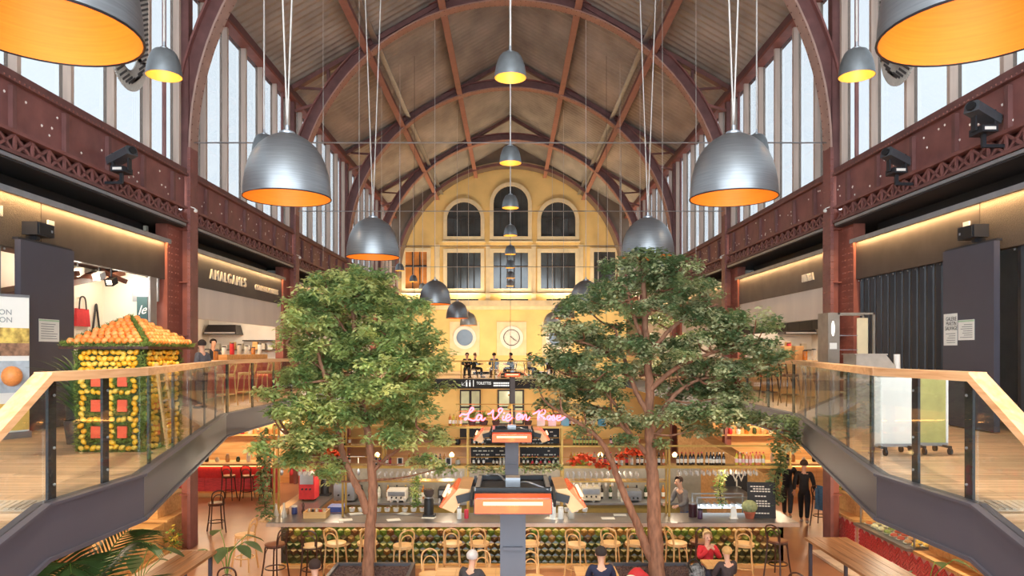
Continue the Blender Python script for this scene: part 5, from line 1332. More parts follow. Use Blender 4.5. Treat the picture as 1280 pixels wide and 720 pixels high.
# ------------------------------------------------------------------ leafy plants
def strap_plant(name, base, n, L, w, mat_, label, cat='plant', spread=.8, pot=True, seed=1, droop=.6, potr=.2, poth=.35):
    rng = random.Random(seed); t = E(name, base, label, cat); base = Vector(base); z0 = poth if pot else 0
    if pot: O('pot', G().lathe([(potr * .75, 0), (potr, poth), (potr * .9, poth), (potr * .88, poth - .04)], 16, base), mat('pot_%s' % label[:12], (70, 66, 64), .6), t, smooth=True)
    g = G()
    for k in range(n):
        a = 2 * PI * k / n * 2.4 + rng.uniform(-.3, .3); el = rng.uniform(.25, 1.0); l = L * rng.uniform(.7, 1.1); pts = []
        p = base + Vector((0, 0, z0 - .03 + rng.uniform(0, .25 * L))); d = Vector((math.cos(a) * spread * (1 - el * .6), math.sin(a) * spread * (1 - el * .6), .6 + el)).normalized()
        for i in range(7):
            pts.append(p.copy()); p = p + d * l / 6; d = (d + Vector((math.cos(a) * .12, math.sin(a) * .12, -droop * .22))).normalized()
        n0 = len(g.v); sd = Vector((-math.sin(a), math.cos(a), 0))
        for i, q in enumerate(pts):
            ww = w * math.sin(PI * (.12 + .88 * (1 - i / 6.0)) * .5) if i < 6 else .002
            g.v += [tuple(q - sd * ww), tuple(q + Vector((0, 0, -ww * .3))), tuple(q + sd * ww)]
        for i in range(6):
            for k2 in range(2): b = n0 + i * 3 + k2; g.f.append((b, b + 1, b + 4, b + 3))
    O('leaves', g, mat_, t, kind='stuff', smooth=True)
    return t
yuc = mat('yucca_green', (74, 104, 60), .5, 0, .3, 4); fern = mat('fern_green', (110, 150, 62), .55, 0, .3, 4); palm_m = mat('palm_green', (70, 98, 48), .45, 0, .35, 3)
strap_plant('yucca_plant', (-6.75, 11.3, 0), 60, .85, .028, yuc, 'spiky green yucca between the banner and the fruit house', spread=1.0, seed=4, poth=.6, potr=.22)
strap_plant('yucca_plant', (-6.42, 10.7, 0), 40, .8, .03, yuc, 'second spiky yucca hugging the left side of the fruit house', spread=.9, seed=9, poth=.35)
for k, (px, D) in enumerate(((590, 18.6), (620, 18.8), (605, 18.4), (660, 18.6), (690, 18.6))):
    z = -.36 - .0
    strap_plant('potted_fern', (XO(px, 17.0), 17.02, Z3), 34, .42 if k < 2 else .3, .02, fern, '%s green fern on the top bar shelf behind the neon' % ORD[k], seed=20 + k, poth=.1, potr=.1, droop=.8)
def garland(label, pts, n, rad, ms, name='hanging_garland', ll=.11, lw=.035, seed=2):
    rng = random.Random(seed); t = E(name, pts[0], label, 'plant'); sp = spline(pts, 8)
    O('stem', G().tube(sp, .012, 5), dark_w, t); gs = [G() for _ in ms]
    for p in sp: leaf_blob(rng.choice(gs), p, n, rad, ll, lw, rng, .9)
    for g, m in zip(gs, ms):
        if g.v: O('leaves', g, m, t, kind='stuff')
garland('dark leafy garland hanging at the left end of the bar', [W(327, 545, 16.4), W(331, 575, 16.4), W(328, 605, 16.4), W(333, 645, 16.4)], 26, .17, [leaf_r[2], leaf_r[0]])
garland('dark leafy garland hanging at the right end of the bar', [W(970, 550, 16.7), W(976, 575, 16.7), W(968, 598, 16.7), W(972, 625, 16.7)], 26, .18, [leaf_r[2], leaf_r[0]], seed=5)
garland('trailing green plant hanging from the rack left of the grinder', [W(521, 598, 16.75), W(519, 612, 16.75), W(520, 630, 16.75)], 26, .12, [fern, leaf_m[1]], 'trailing_plant', .09, .02, 7)
garland('trailing green plant hanging beside the dark vertical sign', [W(903, 590, 17.2), W(899, 605, 17.2), W(902, 628, 17.2)], 20, .13, [fern, leaf_m[1]], 'trailing_plant', .09, .02, 8)
orange_leaf = mat('orange_autumn_leaf', (232, 92, 50), .6, 0, .2, 4)
garland('orange autumn leaf garland along the bar shelf', [W(716, 577, 16.62), W(730, 570, 16.62), W(745, 578, 16.62), W(768, 582, 16.62)], 9, .1, [orange_leaf], ll=.1, lw=.05, seed=9)
garland('orange autumn leaf spray near the right trunk', [W(776, 572, 16.62), W(788, 562, 16.62), W(797, 567, 16.62)], 7, .1, [orange_leaf], ll=.1, lw=.05, seed=10)
garland('red and orange leaf spray by the left trunk', [W(412, 563, 16.62), W(422, 570, 16.62), W(430, 578, 16.62)], 12, .12, [orange_leaf], ll=.1, lw=.05, seed=12)
garland('dark green ivy above the menu boards', [W(588, 585, 16.62), W(615, 588, 16.62), W(640, 586, 16.62)], 16, .12, [leaf_r[2], leaf_r[1]], ll=.08, lw=.03, seed=13)
garland('pale ivy spilling over the shelf right of the heater', [W(655, 586, 16.62), W(680, 586, 16.62), W(698, 582, 16.62)], 16, .12, [leaf_r[2], leaf_r[1]], ll=.08, lw=.03, seed=14)
# palm in the lower left corner
def palm(base, label, fronds, seed):
    rng = random.Random(seed); base = Vector(base); t = E('palm_plant', base, label, 'palm')
    O('pot', G().lathe([(.22, 0), (.3, .5), (.27, .5), (.26, .45)], 16, base), post_m, t, smooth=True)
    O('stem', G().tube([base + Vector((0, 0, .4)), base + Vector((.03, 0, 1.3))], [.07, .05], 8), bark, t)
    for (tip, bow) in fronds:
        tip = Vector(tip); st = base + Vector((.03, 0, 1.28)); mid = (st + tip) / 2 + Vector((0, 0, bow)); sp = spline([st, (st + mid) / 2 + Vector((0, 0, bow * .35)), mid, (mid + tip) / 2 + Vector((0, 0, bow * .3)), tip], 7)
        f = O('frond', G().tube(sp, [.014 - .011 * i / (len(sp) - 1) for i in range(len(sp))], 5), fern, t)
        g = G(); m = len(sp)
        for i in range(4, m):
            d = (sp[i] - sp[i - 1]).normalized(); sd = d.cross(Vector((0, 0, 1))).normalized(); L = .52 * math.sin(PI * (.18 + .75 * i / m)) + .1
            for sg in (-1, 1):
                e = sp[i] + (sd * sg * .8 + d * .65 + Vector((0, 0, -.3))).normalized() * L; w = d * .022; n0 = len(g.v); q = (sp[i] + e) / 2 + Vector((0, 0, .05 * L))
                g.v += [tuple(sp[i] - w * .5), tuple(sp[i] + w * .5), tuple(q + w), tuple(q - w), tuple(e)]; g.f += [(n0, n0 + 1, n0 + 2, n0 + 3), (n0 + 3, n0 + 2, n0 + 4)]
        O('leaflets', g, palm_m, f, kind='stuff')
palm((-5.35, 8.6, ZG), 'palm with long narrow leaflets below the left stairs', [((-4.4, 8.9, -1.02), .45), ((-4.1, 8.6, -1.45), .35), ((-4.55, 8.0, -1.5), .4), ((-5.0, 8.2, -1.15), .45), ((-5.6, 8.0, -1.3), .4), ((-5.9, 9.2, -1.0), .4), ((-4.9, 9.6, -1.0), .4), ((-4.3, 9.2, -1.75), .3)], 3)

# ------------------------------------------------------------------ ground floor stalls
red_t = mat('red_glazed_tile', (222, 78, 78), .25, 0, .18, 9, spec=.6)
grout = mat('pink_grout', (232, 170, 160), .8)
tile_me = mesh_only('tile', G().box(-.004, .012, -.1, .1, -.03, .03), red_t)
def herringbone(s, x, y0, y1, z0, z1, parent, w=.064, limit=290):
    c = math.sqrt(.5); n = 0                                # three to one bricks, pattern turned by 45 degrees
    for r_ in range(-70, 70):
        for k in range(-14, 14):
            for (u, v, ang) in (((r_ + 6 * k + 1.5) * w, (r_ + .5) * w, PI / 4), ((r_ + 6 * k + 5.5) * w, (r_ + 1.5) * w, -PI / 4)):
                Y, Z = (y0 + y1) / 2 + (u - v) * c, (z0 + z1) / 2 + (u + v) * c
                if not (y0 + .07 < Y < y1 - .07 and z0 + .05 < Z < z1 - .05): continue
                if n < limit: place('tile', tile_me, (x, Y, Z), rot=(ang, 0, 0), parent=parent, scale=(s, .9, .76))
                n += 1
    return n
def stall(s, nm):
    xf = 8.35
    def B(x0, x1, y0, y1, z0, z1): return G().box(s * x0, s * x1, y0, y1, z0, z1)
    # block next to the column: two tier timber
    t = E('stall_counter', (s * 8.6, 18.05, ZG), 'two tier oak counter end beside the %s iron column' % nm, 'counter')
    red = s > 0
    if red: O('tile_bed', B(xf + .01, xf + .03, 17.42, 18.65, ZG + .1, -2.78), grout, t); herringbone(s, s * xf, 17.45, 18.62, ZG + .1, -2.78, t)
    O('body', B(xf + .03, 9.0, 17.4, 18.7, ZG, -2.75), oak, t)
    O('lower_top', B(xf - .08, 9.0, 17.35, 18.75, -2.75, -2.69), oak, t)
    O('upper_body', B(xf + .2, 9.0, 17.45, 18.7, -2.69, -2.25), oak, t)
    O('upper_top', B(xf + .05, 9.05, 17.38, 18.75, -2.25, -2.19), oak, t)
    return t
for s, nm in ((-1, 'left'), (1, 'right')):
    stall(s, nm)
    xf = 8.35
    t = E('stall_counter', (s * 8.7, 13, ZG), ('long plain oak stall counter under the left stairs' if s < 0 else 'long stall counter clad in red herringbone tiles on the right'), 'counter')
    O('body', G().box(s * (xf + .02), s * 9.1, 9.5, 17.35, ZG, -2.78), oak if s < 0 else grout, t)
    O('plinth', G().box(s * (xf - .12), s * (xf + .02), 9.5, 18.7, ZG, ZG + .1), oak, t)
    O('counter_top', G().box(s * (xf - .08), s * 9.15, 9.5, 14.8, -2.78, -2.72), oak, t)
    O('upper_shelf_body', G().box(s * (xf + .25), s * 9.1, 9.5, 14.8, -2.72, -2.3), oak, t)
    O('upper_top', G().box(s * (xf + .1), s * 9.15, 9.5, 14.85, -2.3, -2.24), oak, t)
    if s > 0:
        herringbone(s, s * xf, 12.9, 17.3, ZG + .12, -2.8, t)
        u = E('food_case', (s * 8.6, 16, -2.78), 'glass food display case on the red tiled stall', 'display case')
        O('tray', G().box(s * (xf - .06), s * 9.1, 14.9, 17.2, -2.78, -2.72), metal_l, u)
        O('front_trim', G().bar((s * (xf - .1), 14.9, -2.74), (s * (xf - .1), 17.2, -2.74), .12, .06), metal_l, u)
        O('glass_front', G().box(s * (xf - .02), s * xf, 14.9, 17.2, -2.72, -2.35), bal_glass, u); O('glass_top', G().box(s * xf, s * 9.0, 14.9, 17.2, -2.36, -2.345), bal_glass, u)
        for yy in (14.9, 17.17): O('end_post', G().box(s * xf, s * (xf + .03), yy, yy + .03, -2.72, -2.34), metal_l, u)
        fc = [(226, 190, 90), (206, 120, 60), (236, 220, 180), (130, 150, 70), (180, 70, 50), (216, 160, 110)]
        fm = [mat('dish_%d' % k, c, .6, 0, .3, 20, .5) for k, c in enumerate(fc)]
        for k in range(24):
            yy = 15.05 + (k % 8) * .28; xx = xf + .12 + (k // 8) * .24
            o = E('food_dish', (s * xx, yy, -2.72), '%s dish from the far end, %s row of the glass food case' % (ORD[7 - k % 8], ['front', 'middle', 'rear'][k // 8]), 'food', 'dishes in the food case')
            O('plate', G().lathe([(.06, 0), (.11, .025), (.105, .025)], 12, (s * xx, yy, -2.72)), white_p, o, smooth=True)
            O('food', G().ball((s * xx, yy, -2.69), (.085, .085, .06), 8, 5), fm[(k * 5 + k // 3) % 6], o, smooth=True)
        for k, (yy, zz) in enumerate(((17.8, -2.19), (18.3, -2.19))):
            o = E('menu_easel', (s * 8.55, yy, zz), ['small slate menu standing on the right stall counter', 'second slate menu beside the yellow flowers'][k], 'menu board')
            O('slate', G().obox((s * 8.55, yy, zz + .2), (.03, .3, .4), Matrix.Rotation(.15, 3, 'Y')), mat('slate_%d' % k, (96, 100, 110), .7, 0, .2, 20), o); O('foot', G().box(s * 8.48, s * 8.7, yy - .1, yy + .1, zz, zz + .02), oak, o)
        garland('yellow flowers by the right iron column', [(s * 8.5, 18.55, -2.15), (s * 8.5, 18.55, -1.8)], 12, .12, [mat('yellow_flower', (236, 200, 70), .6), fern], 'flower_bunch', .07, .03, 31)
    else:
        garland('yellow green bush at the foot of the left iron column', [(s * 8.15, 17.5, ZG + .1), (s * 8.15, 17.4, ZG + .55)], 16, .22, [mat('yellow_shrub', (226, 200, 80), .6), fern], 'shrub', .1, .03, 33)
    # lit floor strip and stall light
    for k in range(4):
        l = E('stall_pendant', (s * 8.75, 10.4 + k * 2.0, -.9), '%s small pendant lamp over the %s stall counter' % (ORD[k], nm), 'pendant lamp')
        O('shade', G().lathe([(.12, 0), (.1, .1), (.03, .16)], 16, (s * 8.75, 10.4 + k * 2.0, -.95), cap=False), gold, l, smooth=True); O('cord', G().tube([(s * 8.75, 10.4 + k * 2.0, -.8), (s * 8.75, 10.4 + k * 2.0, -.42)], .008, 5), black_p, l); O('bulb', G().ball((s * 8.75, 10.4 + k * 2.0, -.9), .045, 8, 6), bulb_m, l)
        point('stall_lamp', (s * 8.6, 10.4 + k * 2.0, -1.02), (1, .82, .58), 60, .08, parent=l)
    # back stall further in the aisle: red front on the left, glowing timber on the right
    b = E('aisle_counter', (s * 9.6, 24.5, ZG), ('red fronted counter with timber top in the left aisle' if s < 0 else 'glowing timber counter in the right aisle'), 'counter')
    x0, x1 = 8.15, 11.6
    O('body', G().box(s * x0, s * x1, 24.6, 25.2, ZG, -2.5), redm if s < 0 else oak, b); O('counter_top', G().box(s * (x0 - .1), s * x1, 24.35, 25.25, -2.5, -2.42), oak, b); O('foot_step', G().box(s * (x0 - .05), s * x1, 24.3, 24.6, ZG, ZG + .14), oak, b)
    O('light_strip', G().box(s * x0, s * x1, 24.56, 24.59, -2.54, -2.5), warm_led, b)
    for k in range(6): O('front_board', G().box(s * (x0 + .02 + k * .57), s * (x0 + .57 + k * .57), 24.57, 24.6, ZG + .15, -2.56 if s > 0 else -2.95), (mat('red_board_%d' % k, (206, 70, 74), .5, 0, .25, 8, stretch=(1, 1, 8)) if s < 0 else oak), b)
    O('back_wall', G().box(s * 7.6, s * 12.5, 27.0, 27.1, ZG, -.42), oak, b)
    O('light_strip', G().box(s * 7.7, s * 12.4, 26.96, 27.0, -1.3, -1.26), warm_led, b)
    O('wall_shelf', G().box(s * 7.7, s * 12.4, 26.7, 27.0, -1.75, -1.7), oak, b)
    for k in range(14):
        xx = s * (7.9 + k * .3); hh = .18 + .12 * ((k * 5) % 4) / 3; o = E('shelf_jar', (xx, 26.85, -1.7), '%s jar from the hall side on the %s aisle wall shelf' % (ORD[k], nm), 'jar'); O('body', G().lathe([(.06, 0), (.08, .03), (.08, hh), (.05, hh + .04)], 10, (xx, 26.85, -1.7)), [jarm, redm, white_p, gb['amber'], gb['green'], copper][(k * 7) % 6], o, smooth=True); O('lid', G().lathe([(.055, hh + .04), (.055, hh + .07)], 10, (xx, 26.85, -1.7)), black_p, o)
    for k in range(3):
        point('aisle_lamp', (s * (8.4 + 1.3 * k), 25.8, -.9), (1, .82, .58), 55, .1, parent=b)
        O('ceiling_spot', G().lathe([(.06, 0), (.06, .12)], 12, (s * (8.4 + 1.3 * k), 25.8, -.56)), bulb_m, b)
    for k in range(8):
        xx = s * (8.3 + k * .36); o = E('counter_vessel', (xx, 24.8, -2.42), '%s vessel on the aisle counter, counted from the hall on the %s' % (ORD[k], nm), 'vessel')
        h = .14 + .2 * ((k * 7) % 5) / 5; O('body', G().lathe([(.05, 0), (.075, .04), (.07, h * .7), (.04, h)], 10, (xx, 24.8, -2.42)), [jarm, black_p, white_p, gb['green'], copper][k % 5], o, smooth=True); O('rim', G().lathe([(.043, h - .005), (.045, h + .01)], 10, (xx, 24.8, -2.42)), metal_l, o)
for k in range(3): stool('dark', -9.55 + k * .62 + .2, 23.9, .1 * k, '%s dark stool from the left at the red counter in the left aisle' % ORD[k], 'stools at the red counter')
stool('dark', -8.0, 19.6, .6, 'dark stool just behind the left iron column', 'stools at the red counter')
stool('dark', 8.75, 20.3, -.9, 'dark stool carrying a denim jacket behind the right column', 'stools at the right column')
dj = E('denim_jacket', (8.65, 20.1, ZG + .55), 'blue denim jacket hung over a dark stool', 'jacket'); den = mat('denim_blue', (74, 110, 142), .8, 0, .25, 14, .3)
g = G(); n = 9
for j in range(7):
    for k in range(n):
        a = PI * k / (n - 1) + PI; rr = .2 + .02 * math.sin(k * 2.1) + .012 * j; g.v.append((8.72 + rr * math.cos(a) * 1.0, 20.02 + rr * math.sin(a) * .8, ZG + 1.2 - j * .11 + .015 * math.sin(k * 1.7)))
for j in range(6):
    for k in range(n - 1): g.f.append((j * n + k, j * n + k + 1, (j + 1) * n + k + 1, (j + 1) * n + k))
O('jacket_body', g, den, dj, smooth=True); O('sleeve', G().tube([(8.52, 19.98, ZG + 1.12), (8.49, 19.93, ZG + .85), (8.51, 19.92, ZG + .6)], [.06, .055, .045], 8), den, dj, smooth=True)
# brown boards of the far right stall with sloping timber rail
t = E('timber_counter', (4.6, 22.5, ZG), 'sloping edged timber counter behind the right end of the bar', 'counter')
for k, (a, b) in enumerate((((848, 528), (905, 560)), ((905, 560), (962, 592)))):
    pa, pb = W(a[0], a[1], 23.5 - 2 * k), W(b[0], b[1], 21.5 - 1.5 * k)
    O('top_board', G().bar(pa, pb, .5, .05), oak, t); 
    O('side_board', G().prism([pa, pb, Vector((pb.x, pb.y, ZG)), Vector((pa.x, pa.y, ZG))], [v + Vector((0, .06, 0)) for v in (pa, pb, Vector((pb.x, pb.y, ZG)), Vector((pa.x, pa.y, ZG)))]), oak, t)
p = W(921, 598, 20.5); t = E('vertical_sign', p, 'dark vertical sign with pale capital letters behind the bar', 'sign'); O('panel', G().box(p.x - .32, p.x + .3, 20.5, 20.54, ZO(636, 20.5), ZO(592, 20.5)), board_m, t)
for k, ch in enumerate('WLS'): text('lettering', ch, .36, (XO(923, 20.48), 20.49, ZO(597 + k * 8.5, 20.5)), (1, 0, 0), (0, 0, 1), chalk, t, .004)
# high tables in the foreground sides
tab_w = wood('table_walnut', (132, 88, 54), (190, 138, 92), 2.5, 'Y', .4)
def high_table(x0, x1, y0, y1, z, label):
    t = E('high_table', ((x0 + x1) / 2, (y0 + y1) / 2, ZG), label, 'table'); n = 4
    for k in range(n): O('plank', G().box(x0 + (x1 - x0) * k / n + .004, x0 + (x1 - x0) * (k + 1) / n - .004, y0, y1, z - .05, z), tab_w, t)
    for xx in (x0 + .05, x1 - .11):
        for yy in (y0 + .1, (y0 + y1) / 2, y1 - .16): O('leg', G().box(xx, xx + .06, yy, yy + .06, ZG, z - .05), steel_d, t)
    O('frame', G().box(x0 + .05, x1 - .05, y1 - .16, y1 - .1, z - .11, z - .05), steel_d, t)
high_table(-6.35, -5.7, 9.3, 14.0, -2.5, 'long high walnut table on steel legs at the lower left')
high_table(6.2, 7.1, 9.3, 15.2, -2.55, 'long high walnut table on steel legs at the lower right')
ledge = mat('white_ledge', (226, 206, 184), .6)
for s, nm in ((-1, 'left'), (1, 'right')): O('floor_kerb', G().box(s * 7.35, s * 8.2, 9.5, 17.6, ZG, ZG + .06), ledge, label='pale kerb running along the %s stalls' % nm, cat='kerb', kind='structure')
def monstera(base, n, label, seed):
    rng = random.Random(seed); base = Vector(base); t = E('leafy_plant', base, label, 'plant')
    O('pot', G().lathe([(.12, 0), (.17, .3), (.15, .3)], 14, base), post_m, t, smooth=True)
    for k in range(n):
        a = 2 * PI * k / n + rng.uniform(-.4, .4); h = rng.uniform(.5, 1.0); tip = base + Vector((math.cos(a) * .4, math.sin(a) * .4, .3 + h)); O('stalk', G().tube(spline([base + Vector((0, 0, .28)), base + Vector((math.cos(a) * .12, math.sin(a) * .12, .3 + h * .7)), tip], 4), .008, 5), fern, t)
        d = Vector((math.cos(a), math.sin(a), -.25)).normalized(); sd = d.cross(Vector((0, 0, 1))).normalized(); g = G(); L = .42; n0 = 0
        for i in range(7):
            u = i / 6; w = .13 * math.sin(PI * min(1, u * .92 + .08)) + .004; q = tip + d * L * u + Vector((0, 0, -.1 * u * u)); g.v += [tuple(q - sd * w + Vector((0, 0, .03 * w / .13))), tuple(q), tuple(q + sd * w + Vector((0, 0, .03 * w / .13)))]
        for i in range(6):
            for j in range(2): b = i * 3 + j; g.f.append((b, b + 1, b + 4, b + 3))
        O('leaf', g, leaf_r[2], t, smooth=True)
monstera((-5.75, 14.6, ZG), 7, 'broad leaved dark plant at the end of the left high table', 3)
monstera((-6.9, 13.4, ZG), 6, 'low broad leaved plant beside the left kerb', 6)
monstera((7.3, 12.6, ZG), 6, 'low broad leaved plant beside the right high table', 8)
# low tables and chairs in the middle foreground
def low_table(x, y, w, d, label):
    t = E('cafe_table', (x, y, ZG), label, 'table'); z = ZG + .75
    for k in range(4): O('plank', G().box(x - w / 2 + w * k / 4 + .003, x - w / 2 + w * (k + 1) / 4 - .003, y - d / 2, y + d / 2, z - .04, z), oak, t)
    O('column', G().tube([(x, y, ZG + .03), (x, y, z - .04)], .035, 8), steel_b, t); O('base', G().lathe([(.24, 0), (.24, .02), (.04, .05)], 16, (x, y, ZG)), steel_b, t)
low_table(-.65, 13.55, 1.5, .6, 'oak cafe table between the planters left of the heater'); low_table(1.62, 13.65, .8, .6, 'oak cafe table left of the right planter'); low_table(4.1, 14.15, .62, .5, 'small oak table between the two children'); low_table(-3.95, 12.9, .7, .6, 'oak cafe table at the left of the left planter')
def chair(kind, x, y, rz, label): return stool(kind, x, y, rz, label, 'bentwood chairs', .46, .44, ZG, 'bentwood_chair', 'chair')
chair('light', XO(537, 14.4), 14.4, PI + .1, 'light bentwood chair at the table left of the heater'); chair('light', XO(602, 14.3), 14.3, PI, 'light bentwood chair behind the grey haired man'); chair('light', XO(667, 14.2), 14.2, PI + .3, 'light bentwood chair just right of the heater post')
chair('dark', XO(752, 12.9), 12.95, 0, 'dark bentwood chair carrying the person in navy'); chair('dark', XO(286, 13.6), 13.6, .2, 'dark bentwood chair at the lower left before the bar corner'); chair('dark', XO(1003, 13.2), 13.2, -.8, 'dark bentwood chair at the lower right beside the high table')
# far warm lights under the gallery and hall
for k, (x, y) in enumerate(((-4, 30), (0, 30), (4, 30), (-4, 38.6), (0, 38.6), (4, 38.6))):
    l = E('far_lamp', (x, y, -.9), '%s small lamp %s' % (['left', 'middle', 'right'][k % 3], 'over the far tables' if k < 3 else 'under the gallery'), 'lamp')
    O('shade', G().lathe([(.14, 0), (.1, .12), (.03, .18)], 14, (x, y, -1.0), cap=False), gold, l, smooth=True); O('bulb', G().ball((x, y, -.95), .05, 8, 6), bulb_m, l); O('cord', G().tube([(x, y, -.83), (x, y, -.12 if k > 2 else RT(x))], .008, 5), black_p, l)
    point('far_lamp_light', (x, y, -1.1), (1, .84, .62), 60, .1, parent=l)

for k in range(16):
    px = (452 + k * 11) if k < 8 else (752 + (k - 8) * 11); bottle(XO(px, 19.6), 19.605, -2.63, ['dark', 'green', 'clear', 'amber'][k % 4], 'white', ['black', 'gold'][k % 2], '%s bottle from left at the back of the %s half of the work bench' % (ORD[k % 8], 'left' if k < 8 else 'right'), 'bench bottles', 1.25)
for k in range(10):
    px = 470 + k * 36; 
    if 600 < px < 690: continue
    x = XO(px + 20, 19.2); o = E('cup_stack', (x, 19.2, -2.63), '%s stack of white cups from the left on the work bench' % ORD[k], 'cups')
    for q in range(3): O('cup', G().lathe([(.04, 0), (.055, .07), (.05, .07)], 10, (x, 19.2, -2.63 + q * .075)), white_p, o, smooth=True)

# ------------------------------------------------------------------ fruit house on the left upper floor
HX0, HX1, HY0, HY1, HZ = -5.89, -5.00, 9.80, 10.88, 1.41
moss = mat('moss_green', (98, 116, 46), .95, 0, .45, 18, .6); moss_b = mat('moss_blades', (120, 136, 58), .9, 0, .4, 9)
soil = mat('dark_moss_core', (64, 72, 34), .95, 0, .4, 14)
orange_m = [mat('orange_peel_%d' % k, c, .45, 0, .12, 30, .15) for k, c in enumerate(((242, 136, 56), (236, 120, 44), (246, 152, 80)))]
lemon_m = [mat('lemon_peel_%d' % k, c, .45, 0, .1, 30, .15) for k, c in enumerate(((248, 186, 48), (250, 198, 78), (242, 170, 36)))]
fh = E('fruit_house', ((HX0 + HX1) / 2, (HY0 + HY1) / 2, 0), 'small moss covered display house set with citrus fruit on the left upper floor', 'display house')
O('core', G().box(HX0, HX1, HY0, HY1, 0, HZ), soil, fh)
EX0, EX1, EY0, EY1 = HX0 - .14, HX1 + .13, HY0 - .14, HY1 + .15
apex = Vector(((EX0 + EX1) / 2, (EY0 + EY1) / 2, 1.86)); ez = 1.46
cor = [Vector((EX0, EY0, ez)), Vector((EX1, EY0, ez)), Vector((EX1, EY1, ez)), Vector((EX0, EY1, ez))]
g = G(); g.add(cor + [apex], [(0, 1, 4), (1, 2, 4), (2, 3, 4), (3, 0, 4), (3, 2, 1, 0)]); O('roof', g, soil, fh)
O('eaves_board', G().box(EX0 - .02, EX1 + .02, EY0 - .02, EY1 + .02, HZ - .01, ez - .02), dark_w, fh)
def moss_strip(g, a, b, n, w, rng, h=.05):
    a, b = Vector(a), Vector(b)
    for _ in range(n):
        p = a.lerp(b, rng.random()) + Vector([rng.uniform(-w, w) for _ in range(3)]); d = Vector((rng.uniform(-1, 1), rng.uniform(-1.2, .3), rng.uniform(-.4, 1))).normalized() * h; sd = d.cross(Vector((rng.random(), rng.random(), rng.random()))).normalized() * .007
        n0 = len(g.v); g.v += [tuple(p - sd), tuple(p + sd), tuple(p + d)]; g.f.append((n0, n0 + 1, n0 + 2))
rng = random.Random(12); g = G()
for a, b in ((cor[0], cor[1]), (cor[1], cor[2]), (cor[1], apex), (cor[0], apex), (cor[2], apex)): moss_strip(g, a, b, 900, .03, rng)
for x, y in ((HX0, HY0), (HX1, HY0), (HX1, HY1)): moss_strip(g, (x, y, 0), (x, y, HZ), 1100, .04, rng)
moss_strip(g, (HX0, HY0, .03), (HX1, HY0, .03), 700, .04, rng); moss_strip(g, (HX1, HY0, .03), (HX1, HY1, .03), 700, .04, rng)
wins = [(x, z) for x in (-5.63, -5.27) for z in (.27, .63, .97)]
for x, z in wins:
    for a, b in (((x - .1, HY0 - .02, z - .12), (x + .1, HY0 - .02, z - .12)), ((x - .1, HY0 - .02, z + .12), (x + .1, HY0 - .02, z + .12)), ((x - .1, HY0 - .02, z - .12), (x - .1, HY0 - .02, z + .12)), ((x + .1, HY0 - .02, z - .12), (x + .1, HY0 - .02, z + .12))): moss_strip(g, a, b, 160, .022, rng, .04)
O('moss', g, moss_b, fh, kind='stuff')
shut = mat('coral_window_panel', (240, 92, 56), .5, 0, .08, 6)
for x, z in wins: O('window_panel', G().box(x - .065, x + .065, HY0 - .03, HY0, z - .08, z + .08), shut, fh)
for y in (10.15, 10.55):
    for z in (.27, .63): O('window_panel', G().box(HX1, HX1 + .03, y - .07, y + .07, z - .08, z + .08), shut, fh)
ome = mesh_only('orange', G().ball((0, 0, 0), .047, 10, 7), orange_m[0], True, 180); lme2 = mesh_only('lemon', G().lathe([(.004, -.05), (.012, -.043), (.03, -.025), (.036, 0), (.03, .025), (.012, .043), (.004, .05)], 10), lemon_m[0], True, 180)
def fruit_face(a, b, top, nrm, label, group):
    a, b, top, nrm = Vector(a), Vector(b), Vector(top), Vector(nrm).normalized(); rows = 8
    for r_ in range(rows):
        u = (r_ + .35) / (rows + .3); p, q = a.lerp(top, u), b.lerp(top, u); L = (q - p).length - .1; n = max(1, int(L / .098) + 1)
        for k in range(n):
            f = (k + .5) / n; c = p.lerp(q, .05 / max((q - p).length, .11) + f * (1 - .1 / max((q - p).length, .11)))
            place('orange', ome, c + nrm * .035, rot=(R.random() * 6, R.random() * 6, 0), scale=R.uniform(.92, 1.06), mat=R.choice(orange_m), label='%s orange from left, %s row above the eaves, %s' % (ORD[k], ORD[r_], label), cat='orange', group=group)
fruit_face(cor[0], cor[1], apex, (0, -.42, .68), 'front roof slope of the fruit house', 'oranges on the front roof slope')
fruit_face(cor[1], cor[2], apex, (.42, 0, .6), 'side roof slope of the fruit house', 'oranges on the side roof slope')
def lemons(front, label, group):
    n = 10 if front else 9; rows = 18; seen = []
    for r_ in range(rows):
        z = .06 + r_ * .076
        if z > HZ - .04: continue
        for k in range(n):
            f = (k + (.5 if r_ % 2 else .15)) / n
            if front:
                x = HX0 + .05 + f * (HX1 - HX0 - .1); y = HY0 - .02
                if any(abs(x - a) < .125 and abs(z - b) < .145 for a, b in wins): continue
            else:
                x = HX1 + .02; y = HY0 + .08 + f * (HY1 - HY0 - .16)
                if z < 1.08 and (k in (3, 4, 7)): continue
            seen.append(r_)
            place('lemon', lme2, (x + R.uniform(-.01, .01) * front, y, z + R.uniform(-.012, .012)), rot=(0, PI / 2 + R.uniform(-1.1, 1.1), R.uniform(-.4, .4) + (0 if front else PI / 2)), scale=R.uniform(.9, 1.08), mat=R.choice(lemon_m), label='%s lemon from left, %s row up, %s' % (ORD[seen.count(r_) - 1], ORD[r_], label), cat='lemon', group=group)
lemons(True, 'front wall of the fruit house', 'lemons on the front wall'); lemons(False, 'side wall of the fruit house', 'lemons on the side wall')
t = E('small_ladder', (-4.85, 10.1, 0), 'small pale wooden ladder leaning against the fruit house', 'ladder')
for y in (10.0, 10.26): O('rail', G().bar((-4.76, y, .02), (-4.92, y, 1.2), .03, .05, (0, 1, 0)), beech, t)
for k in range(8): z = .14 + k * .135; xx = -4.76 - .16 * (z - .02) / 1.18; O('rung', G().tube([(xx, 10.0, z), (xx, 10.26, z)], .013, 6), beech, t)

